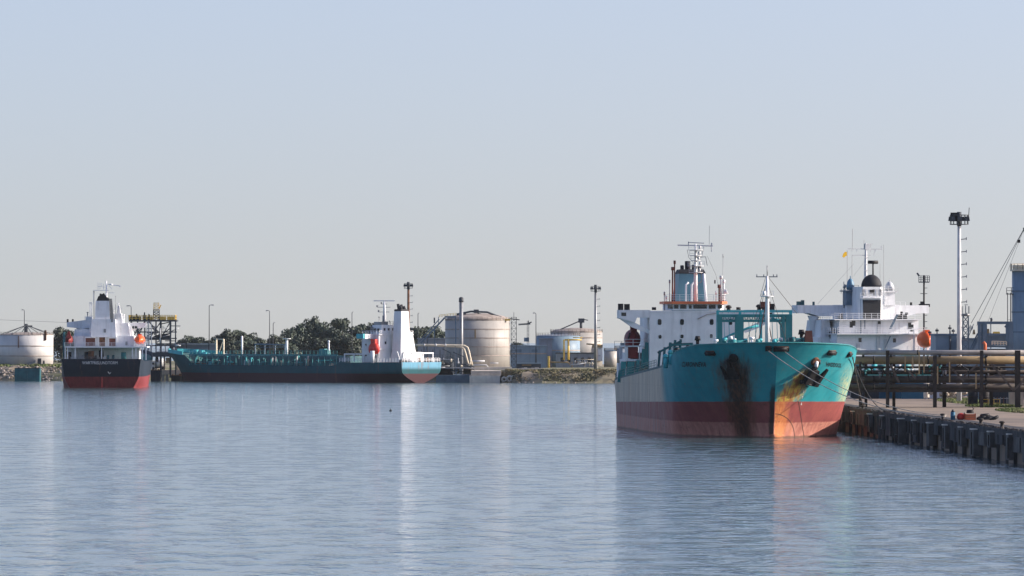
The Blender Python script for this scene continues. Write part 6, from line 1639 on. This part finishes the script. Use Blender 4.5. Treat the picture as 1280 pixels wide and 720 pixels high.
def f_(t):
    mb = MB(); mb.box(-.7, .7, -.45, .45, 0, .08)
    for k in range(3):
        z = .1 + k * .24; mb.box(-.7, .7, -.47, -.42, z, z + .16); mb.box(-.7, .7, .42, .47, z, z + .16); mb.box(-.72, -.67, -.45, .45, z, z + .16); mb.box(.67, .72, -.45, .45, z, z + .16)
    for a in (-.66, .66):
        for b in (-.42, .42): mb.box(a - .05, a + .05, b - .05, b + .05, 0, .85)
    mb.build('slats', 'orange_rim', t)
    mb = MB(); mb.box(-.62, .62, -.38, .38, .08, .62); mb.build('contents', 'pipe_tan', t)
heap('crate', 'orange slatted crate on the quay edge with a black coil on top', 'crate', 4.1, 822, 'orange', f_)
def f_(t):
    mb = MB()
    for k in range(3):
        n = 16; mb.tube([((.42 - k * .03) * math.cos(6.283 * i / n), (.42 - k * .03) * math.sin(6.283 * i / n), .1 + k * .14) for i in range(n + 1)], .09, 6)
    mb.build('turns', 'black', t); mb = MB(); mb.tube([(.3, 0, .42), (.5, -.1, .6), (.3, -.2, .7)], .06, 6); mb.build('rope_end', 'rope_dark', t)
heap('rope_coil', 'black hose coil lying on the orange crate', 'coil', 4.1, 821.9, 'black', f_).location.z = QZ + .86
def f_(t):
    for k, (x, y, z, rr, ti) in enumerate(((-.5, 0, .35, .5, .3), (.35, .1, .3, .5, -.2), (-.1, .1, .62, .45, .1), (1.1, 0, .25, .42, .4))):
        mb = MB(); n = 16; mb.tube([(x + rr * math.cos(6.283 * i / n), y + rr * .9 * math.sin(6.283 * i / n), z + ti * rr * math.cos(6.283 * i / n)) for i in range(n + 1)], .2, 8); mb.build('tyre', 'black', t)
    mb = MB(); mb.ball((.1, .1, .1), 1.3, .7, .55, 14, 6, -.1); mb.build('tarpaulin', 'black', t)
heap('tyre_heap', 'heap of black tyres under tarpaulin right of the orange crate', 'tyre heap', 6.1, 822, 'black', f_)

# mooring ropes
def rope(label, a, b, sag, r, mat, grp='mooring ropes of the large tanker'):
    a = Vector(a); b = Vector(b); n = 40
    t = thing('mooring_rope', label, 'mooring rope', tuple(b), 0, grp)
    mb = MB(); mb.tube([a.lerp(b, i / n) - Vector((0, 0, sag * 4 * (i / n) * (1 - i / n))) - b for i in range(n + 1)], r, 6); mb.build('rope', mat, t)
    n_ = 12; mb = MB(); mb.tube([(.33 * math.cos(6.283 * i / n_), .33 * math.sin(6.283 * i / n_), -.0) for i in range(n_ + 1)], r * 1.2, 6); mb.build('eye_loop', mat, t)
    return t
bo = Vector((qx(826) + 1.0, 826, QZ + .42))
def hullp(v, z, off=.4): p, n = HB.pt(v, z); return FB.world(p + n * off)
rope('pale mooring rope from the left bow opening to the quay, the lower of two', hullp(-1.25, 12.6), bo, 2.2, .055, 'rope')
rope('pale mooring rope from the wide bow opening to the quay, the upper of two', hullp(1.0, 12.5), bo + Vector((.1, .1, .14)), 1.9, .05, 'rope')
rope('dark rope falling from the right bow opening to the quay beside the hull', hullp(11.6, 11.7), Vector((qx(946) + 1.0, 946, QZ + .42)), .5, .075, 'rope_dark')
rope('dark slack rope from the right bow opening to the bollard left of the long ropes', hullp(11.5, 11.6), Vector((qx(894) + 1.0, 894, QZ + .45)), 2.6, .065, 'rope_dark')

# ---------------------------------------------------------------- pipe rack across the quay
rk = thing('pipe_rack', 'long dark steel pipe rack carrying grey and tan pipes across the quay', 'pipe rack', (at(1170, 0, 962).x, 962, QZ)); O = Vector(rk.location)
G = lambda x, y, Y=962: at(x, y, Y) - O
XA, XB = 1056, 1345
for y, rp, m, Y in ((440.6, 3.0, 'pipe_grey', 960.6), (450.2, 5.1, 'pipe_tan', 963.2), (474.2, 4.6, 'pipe_dark', 963.6), (483.4, 3.6, 'pipe_dark', 961.4), (464.5, 1.8, 'pipe_dark', 964.6), (459.0, 1.3, 'rack', 965.0)):
    mb = MB(); mb.tube([G(XA, y, Y), G(XB, y, Y)], rp / FPX * Y, 16); pp = mb.build('pipe', m, rk)
    mb = MB()
    for x in (1092, 1160, 1232, 1274) if rp > 3 else (1147,):
        c = G(x, y, Y); mb.tube([c - Vector((.12, 0, 0)), c + Vector((.12, 0, 0))], rp / FPX * Y * 1.08, 16)
    mb.build('pipe_collar', 'rack', pp)
for x, Y, t_, yt in ((1075.3, 960, .42, 452), (1082.4, 966, .42, 452), (1109.5, 959.7, .5, 438), (1117.3, 966.3, .45, 444), (1168.6, 959.7, .55, 444), (1180.4, 966.3, .55, 446), (1227, 959.7, .5, 438), (1239, 966.3, .5, 446), (1272, 959.7, .8, 438), (1300, 960, .5, 440), (1312, 966, .5, 440)):
    a = G(x, 509, Y); b = G(x, yt, Y); a.z = -.1; mb = MB(); mb.bar(a, b, t_); mb.build('leg', 'rack', rk)
mb = MB()
for x in (1079, 1113.5, 1174.5, 1233, 1306):
    for y in (445, 456, 470.5 - 1, 479, 488.5): mb.bar(G(x, y, 959.5), G(x, y, 966.5), .35)
for Y in (959.6, 966.4):
    mb.bar(G(XA, 488.6, Y), G(XB, 488.6, Y), .32, .4)
mb.bar(G(XA, 467, 966.4), G(XB, 467, 966.4), .2, .25); mb.bar(G(1150, 461.5, 959.8), G(1225, 461.5, 959.8), .2, .3)
mb.build('cross_beam', 'rack', rk)
mb = MB()
for x0, y0, x1, y1 in ((1239, 455, 1267, 488), (1184, 454, 1205, 477), (1133, 462, 1145, 473), (1205, 470, 1222, 456), (1113, 456, 1124, 478), (1267, 488, 1300, 455), (1064, 456, 1079, 476)): mb.bar(G(x0, y0, 959.4), G(x1, y1, 959.4), .28)
mb.build('diagonal_brace', 'pipe_dark', rk)
mb = MB()
for x, y0, y1 in ((1131.5, 445, 465), (1141, 445, 461), (1149, 440, 468), (1155, 446, 466), (1172, 458, 480), (1187, 452, 478), (1220, 466, 486)): mb.bar(G(x, y0, 959.2), G(x, y1, 959.2), .2)
mb.build('drop_pipe', 'pipe_tan', rk)
mb = MB()
for x0, x1, y in ((1063, 1075, 462), (1120, 1135, 463), (1190, 1210, 460)): mb.tube([G(x0, y, 959.2), G((x0 + x1) / 2, y - 4, 959.2), G(x1, y + 2, 959.2), G(x1 + 1, y + 12, 959.2)], .1, 6)
mb.build('hose', 'black', rk)
rn = random.Random(12)
for i in range(22):
    x = rn.uniform(1066, 1275); y = rn.uniform(458, 470); Y = rn.uniform(963, 966); mb = MB(); c = G(x, y, Y); mb.tube([c - Vector((0, 0, .5)), c + Vector((0, 0, .35))], .13, 7); mb.tube([c + Vector((-.28, 0, .35)), c + Vector((.28, 0, .35))], .13, 7); mb.build('valve', rn.choice(['rack', 'steel', 'rack', 'teal', 'galv', 'pipe_tan']), rk)

# ---------------------------------------------------------------- behind the rack
def gthing(name, lab, cat, x, Y): return thing(name, lab, cat, (at(x, 0, Y).x, Y, QZ))
def container(lab, x0, x1, ytop, Y, mat, ybot=None):
    a, b = at(x0, ytop, Y), at(x1, ytop, Y); hw = (b.x - a.x) / 2; H_ = a.z - QZ
    t = thing('container', lab, 'container', ((a.x + b.x) / 2, Y, QZ)); mb = MB()
    mb.box(-hw, hw, 0, 2.4, .05, H_); bd = mb.build('body', mat, t)
    mb = MB(); n = int(hw * 2 / .45)
    for i in range(n): mb.box(-hw + .1 + i * .45, -hw + .3 + i * .45, -.05, 0, .25, H_ - .2)
    mb.build('corrugation', mat, bd)
    mb = MB()
    for k in (-1, 1): mb.box(hw * k - .08, hw * k + .08, -.07, 2.45, 0, H_ + .03)
    mb.box(-hw, hw, -.06, .06, H_ - .12, H_ + .04); mb.box(-hw, hw, -.06, .06, 0, .15); mb.build('frame', mat, t)
container('dark blue container behind the rack nearest the green bow', 1064, 1098, 476, 1088, 'navy')
container('blue container behind the rack, second from the green bow', 1099, 1127, 476.5, 1092, 'blue')
container('bright blue container under the middle of the rack', 1128, 1154, 477.5, 1085, 'blue')
t = gthing('cabin', 'white site cabin with brown stained side right of the blue containers', 'cabin', 1176, 1095)
mb = MB(); mb.box(-2.4, 2.6, 0, 4, 0, 3.6); bd = mb.build('wall', 'white', t); mb = MB(); mb.box(-2.55, 2.75, -.15, 4.2, 3.6, 3.75); mb.build('roof', 'galv', t)
mb = MB(); mb.box(-1.9, -.8, -.06, .1, 1.6, 2.6); mb.build('window', 'glass', bd); mb = MB(); mb.box(.8, 1.8, -.06, .1, .1, 2.1); mb.build('door', 'rust', bd)
t = gthing('silo_vessel', 'pale upright vessel beside the white site cabin under the rack', 'vessel', 1158, 1075)
mb = MB(); mb.lathe([(.45, .3), (.5, .4), (.5, 2.6), (.3, 2.95), (.05, 3.0)], n=16); mb.build('body', 'concrete_pale', t)
mb = MB()
for k in range(3): a = k * 2.094; mb.bar((.4 * math.cos(a), .4 * math.sin(a), 0), (.4 * math.cos(a), .4 * math.sin(a), .5), .12)
mb.build('leg', 'steel', t)
for x, lab in ((1216, 'tall dark vessel on the grass under the rack, left of the pair'), (1230, 'tall dark vessel on the grass under the rack, right of the pair')):
    t = gthing('dark_vessel', lab, 'vessel', x, 985); mb = MB(); mb.lathe([(.78, 0), (.78, 2.5), (.7, 2.7), (.2, 2.85), (.05, 2.86)], n=20); mb.build('body', 'navy' if x < 1220 else 'black', t)
    mb = MB(); mb.lathe([(.82, 1.3), (.82, 1.42)], n=20); mb.lathe([(.82, .1), (.82, .22)], n=20); mb.build('hoop', 'black', t)
t = gthing('concrete_pier', 'thick grey concrete pier under the rack at the right edge', 'pier', 1271, 975); mb = MB(); mb.box(-1.2, 1.0, -.8, .8, 0, 3.4); mb.build('shaft', 'concrete', t); mb = MB(); mb.box(-1.4, 1.2, -1, 1, 3.4, 3.8); mb.build('cap', 'concrete', t)
t = gthing('barrier', 'yellow tube barrier on the ground right of the dark vessels', 'barrier', 1238, 970)
mb = MB(); mb.rail([(-1.2, 0, 0), (1.4, 0, 0)], 1.1, .85, .06, 2); mb.build('rails', 'yellow', t)
t = gthing('chain_fence', 'low fence of short brown posts at the right under the rack', 'fence', 1255, 985)
for i in range(7): mb = MB(); mb.box(-1.6 + i * .5, -1.48 + i * .5, -.06, .06, 0, 1.3); mb.build('post', 'rust' if i % 2 else 'steel', t)
mb = MB(); mb.bar((-1.6, 0, 1.1), (1.5, 0, 1.1), .06); mb.build('rail', 'galv', t)
container('dark blue tarped skip behind the rack at far right', 1240, 1262, 486, 1000, 'navy')
t = gthing('boulder_heap', 'tan earth heap at the foot of the tall pale mast', 'heap', 1189, 1060); mb = MB(); rn = random.Random(2)
for i in range(60): rock(mb, (rn.gauss(0, .9), rn.gauss(0, .8), max(.1, 1.6 - abs(rn.gauss(0, .8)))), rn.uniform(.3, .7), rn)
mb.build('stones', 'rockm', t)
# pale tank bottom row and low wall behind the apron
t = gthing('boundary_wall', 'low grey wall closing the back of the quay apron', 'wall', 1180, 1150); mb = MB(); mb.box(-26, 60, 0, .4, 0, 1.4); mb.build('panels', 'shed_grey', t); mb = MB(); mb.box(-26, 60, -.1, .5, 1.4, 1.55); mb.build('capping', 'concrete', t)
# grass on the apron
def tuft(name, lab, cx, cy, rx, ry, n, seed, hh=.45):
    rn = random.Random(seed); mb = MB()
    for i in range(n):
        a = rn.uniform(0, 6.283); f = rn.random() ** .5; x = cx + math.cos(a) * rx * f; y = cy + math.sin(a) * ry * f; h_ = rn.uniform(.3, 1) * hh * (1.2 - f * .6); ww = rn.uniform(.04, .12); b = rn.uniform(0, 6.28)
        o = len(mb.v); c, s_ = math.cos(b) * ww, math.sin(b) * ww; lx, ly = rn.gauss(0, .15), rn.gauss(0, .15)
        mb.v += [(x - c, y - s_, QZ - .02), (x + c, y + s_, QZ - .02), (x + c * .3 + lx, y + s_ * .3 + ly, QZ + h_), (x - c * .3 + lx, y - s_ * .3 + ly, QZ + h_)]; mb.f.append((o, o + 1, o + 2, o + 3)); mb.s.append(False)
    return tag(mb.build(name, 'grass'), lab, 'grass', kind='stuff')
p = at_ground(1205, 503); tuft('grass', 'green grass patch around the dark vessels', p.x + .5, p.y + 10, 3.4, 38, 5000, 1, .6)
p = at_ground(1225, 508); tuft('grass', 'green verge running along the apron below the rack', p.x + 2, p.y, 4.2, 12, 3500, 2, .5)
p = at_ground(1275, 514); tuft('grass', 'bright grass at the right edge of the apron', p.x + 1.5, p.y, 4.5, 30, 5000, 3, .4)

# blue-grey sheds, silo and gantries above the rack
t, hw, H_, wl = shed('blue-grey sheeted building left of the tall pale mast', 1169.5, 1196, 419.5, 1140, 14, 'shed', 'steel_blue', QZ, 'building', 'warehouse')
mb = MB(); mb.tube([(hw - 1.2, -.15, 0), (hw - 1.2, -.15, H_ + .8)], .16, 8); mb.build('downpipe', 'steel_dark', wl)
for x, h2 in ((-1.5, 1.3), (.8, 1.9), (1.4, 1.2), (-2.8, .8)): mb = MB(); mb.tube([(x, 2, H_), (x, 2, H_ + h2)], .1, 6); mb.tube([(x - .3, 2, H_ + h2 * .7), (x + .3, 2, H_ + h2 * .7)], .2, 6); mb.build('roof_vent', 'steel_dark', wl)
t, hw, H_, wl = shed('lower blue-grey building right of the tall pale mast', 1201, 1226, 425, 1135, 14, 'shed', 'steel_blue', QZ, 'building', 'warehouse')
st = gthing('lattice_tower', 'blue lattice tower with a glass-like cup on top beside the tall pale mast', 'tower', 1207, 1105); O = Vector(st.location)
G = lambda x, y, Y=1105: at(x, y, Y) - O
mb = MB(); mb.lattice((0, 0, 0), (0, 0, G(0, 395).z), 1.3, .9, 12, .14); mb.build('tower', 'steel_blue', st)
mb = MB(); z = G(0, 395).z; mb.tube([(0, 0, z), (0, 0, z + .4)], .75, 14); 
for k in range(8): a = k * .785; mb.bar((.7 * math.cos(a), .7 * math.sin(a), z + .4), (.7 * math.cos(a), .7 * math.sin(a), z + 1.7), .06)
mb.tube([(0, 0, z), (0, 0, G(0, 381).z)], .06, 6); mb.bar((-.2, 0, G(0, 381).z), (.4, 0, G(0, 381).z), .1); mb.build('cup_cage', 'steel', st)
mb = MB(); mb.bar(G(1214, 440, 1100), G(1226, 415, 1100), .4); mb.bar(G(1211, 440, 1100), G(1222, 417, 1100), .25); mb.bar(G(1196, 440), G(1205, 420), .5); mb.build('stair_flight', 'steel_blue', st)
mb = MB(); mb.bar(G(1211, 420, 1100), G(1217, 405, 1100), .12)
for k in range(5): mb.bar(G(1209 + k * 2, 418 - k * 2, 1100), G(1213 + k, 406 + k, 1100), .1)
mb.build('brace', 'steel_blue', st)
gf = gthing('pipe_gantry', 'dark steel portal gantry left of the blue silo', 'gantry', 1243, 1062); O = Vector(gf.location)
G = lambda x, y, Y=1062: at(x, y, Y) - O
for x, wv in ((1224, .5), (1227.5, .35), (1231, .7), (1238.5, .15), (1259, .5), (1263.5, .7)):
    a, b = G(x, 500), G(x, 402); a.z = 0; mb = MB(); mb.bar(a, b, wv); mb.build('leg', 'steel_blue', gf)
mb = MB(); mb.bar(G(1221.5, 403.5), G(1266, 403.5), .55, .45); mb.bar(G(1221, 418), G(1266, 418.5), .3, .4); mb.bar(G(1230, 433), G(1266, 433.5), .3, .3); mb.bar(G(1222, 403.5, 1066), G(1266, 403.5, 1066), .4)
mb.bar(G(1256, 409), G(1262, 403), .3); mb.build('beam', 'steel_blue', gf)
mb = MB(); mb.tube([G(1239, 403), G(1239, 399)], .15, 8); mb.tube([G(1238, 399.5), G(1240.5, 398.8)], .25, 8); mb.build('lamp', 'steel_dark', gf)
mb = MB(); a, b = G(1233, 432), G(1258, 419.5); mb.box(a.x, b.x, 1.0, 3.5, a.z, b.z); mb.build('vessel_cladding', 'shed', gf)
mb = MB(); mb.rail([G(1240, 431, 1061), G(1258, 431.5, 1061)], .6, .5, .1, 2); mb.build('railing', 'pipe_cream', gf)
mb = MB(); mb.tube([G(1231.5, 442, 1060), G(1231.5, 430, 1060), G(1229, 427.5, 1060)], .25, 8); mb.build('orange_pipe', 'orange_rim', gf)
for x0, x1, y0, y1, m in ((1233, 1237, 417, 411, 'pipe_tan'), (1241, 1250, 418, 414.5, 'yellow'), (1216, 1219, 418, 412, 'pipe_tan')):
    a, b = G(x0, y0, 1064), G(x1, y1, 1064); mb = MB(); mb.frus(a.x, b.x, 1.5, 3, a.z, b.z, .1, .1); mb.build('valve_box', m, gf)
mb = MB(); a, b = G(1224, 448), G(1266, 436); mb.box(a.x, b.x, 3.6, 6, 0, b.z); mb.build('lower_shed', 'steel_dark', gf)
sl = gthing('silo', 'tall blue-grey silo with cream railed top at the right edge', 'silo', 1302, 1090); O = Vector(sl.location)
G = lambda x, y, Y=1090: at(x, y, Y) - O
r_ = 37 / FPX * 1090; H_ = G(0, 339).z
mb = MB(); mb.lathe([(r_, -.2), (r_, H_)], n=40); sh = mb.build('shell', 'shed', sl)
for y in (364, 390, 415): z = G(0, y).z; mb = MB(); mb.lathe([(r_ - .05, z - .12), (r_ + .06, z - .12), (r_ + .06, z + .12), (r_ - .05, z + .12)], n=40, smooth=False); mb.build('band', 'steel_blue', sh)
mb = MB(); mb.lathe([(r_ + .35, H_), (r_ + .35, H_ + .25), (r_ * .97, H_ + .25), (r_ * .97, G(0, 331.5).z), (.1, G(0, 331.5).z + .3)], n=40, smooth=False); mb.build('head_ring', 'pipe_cream', sl)
mb = MB(); n = 30; mb.rail([((r_ + .3) * math.cos(6.283 * i / n), (r_ + .3) * math.sin(6.283 * i / n), H_ + .25) for i in range(n + 1)], 1.0, 1, .05, 2); mb.build('railing', 'pipe_cream', sl)
mb = MB(); mb.bar((-r_ - .25, -.6, 0), (-r_ - .25, -.6, G(0, 366).z), .18); mb.bar((-r_ - .8, -.6, 0), (-r_ - .8, -.6, G(0, 366).z), .12); z = G(0, 367).z; mb.box(-r_ - 1.0, -r_ + .5, -1.2, .3, z - .15, z); mb.rail([(-r_ - 1.0, -1.2, z), (-r_ + .6, -1.2, z)], 1.0, .7, .06, 2)
for k in range(20): mb.bar((-r_ - .8, -.6, 2 + k * .6), (-r_ - .25, -.6, 2 + k * .6), .06)
mb.build('ladder', 'steel_dark', sh)
cr = thing('derrick_crane', 'crane boom at the right edge with stay wires slanting down left', 'crane', (at(1335, 0, 1120).x, 1120, QZ)); O = Vector(cr.location)
G = lambda x, y, Y=1120: at(x, y, Y) - O
mb = MB(); b = G(1280.5, 285); mb.lattice((0, 0, 1.5), b, 1.5, .4, 18, .13); mb.build('boom', 'steel_dark', cr)
mb = MB(); mb.frus(-2, 2.5, -1.5, 1.5, 0, 2.6, .2, .2); mb.build('cab', 'yellow', cr)
mb = MB()
for x, y, r2 in ((1214, 404, .05), (1221, 407, .04), (1235, 402, .025)): mb.tube([b, G(x, y)], r2, 5)
mb.build('stay_wire', 'steel_dark', cr)
mb = MB(); c = G(1273.5, 301); mb.box(c.x - .25, c.x + .25, -.25, .25, c.z - .35, c.z + .2); mb.build('hook_block', 'black', cr)
mb = MB(); mb.box(-2.5, 3, -1.8, 1.8, -.02, .5); mb.build('undercarriage', 'black', cr)
for x, z2 in ((1214, 404), (1221, 407), (1235, 402)):
    p = at(x, z2, 1120)
# small dark float on the water
t = thing('marker_float', 'tiny dark float alone on the open water', 'float', (at(488.3, 514, 1224).x, 1224, 0))
mb = MB(); mb.ball((0, 0, .05), .27, .27, .3, 12, 6, -.9); mb.build('float_body', 'soot', t); mb = MB(); mb.tube([(0, 0, .3), (0, 0, .5)], .06, 6); mb.build('top_eye', 'black', t)

# ---------------------------------------------------------------- air
HAZE = .00001
m = bpy.data.materials.new('haze_air'); m.use_nodes = True; t = m.node_tree
t.nodes.remove(t.nodes['Principled BSDF'])
pv = t.nodes.new('ShaderNodeVolumePrincipled'); pv.inputs['Color'].default_value = (.80, .86, .95, 1); pv.inputs['Density'].default_value = HAZE; pv.inputs['Anisotropy'].default_value = 0.0
t.links.new(pv.outputs[0], t.nodes['Material Output'].inputs['Volume'])
mb = MB(); mb.box(-3050, 3050, -60, 9300, -2.6, 60); hz = mb.build('haze', m); tag(hz, kind='stuff'); hz.display_type = 'WIRE'
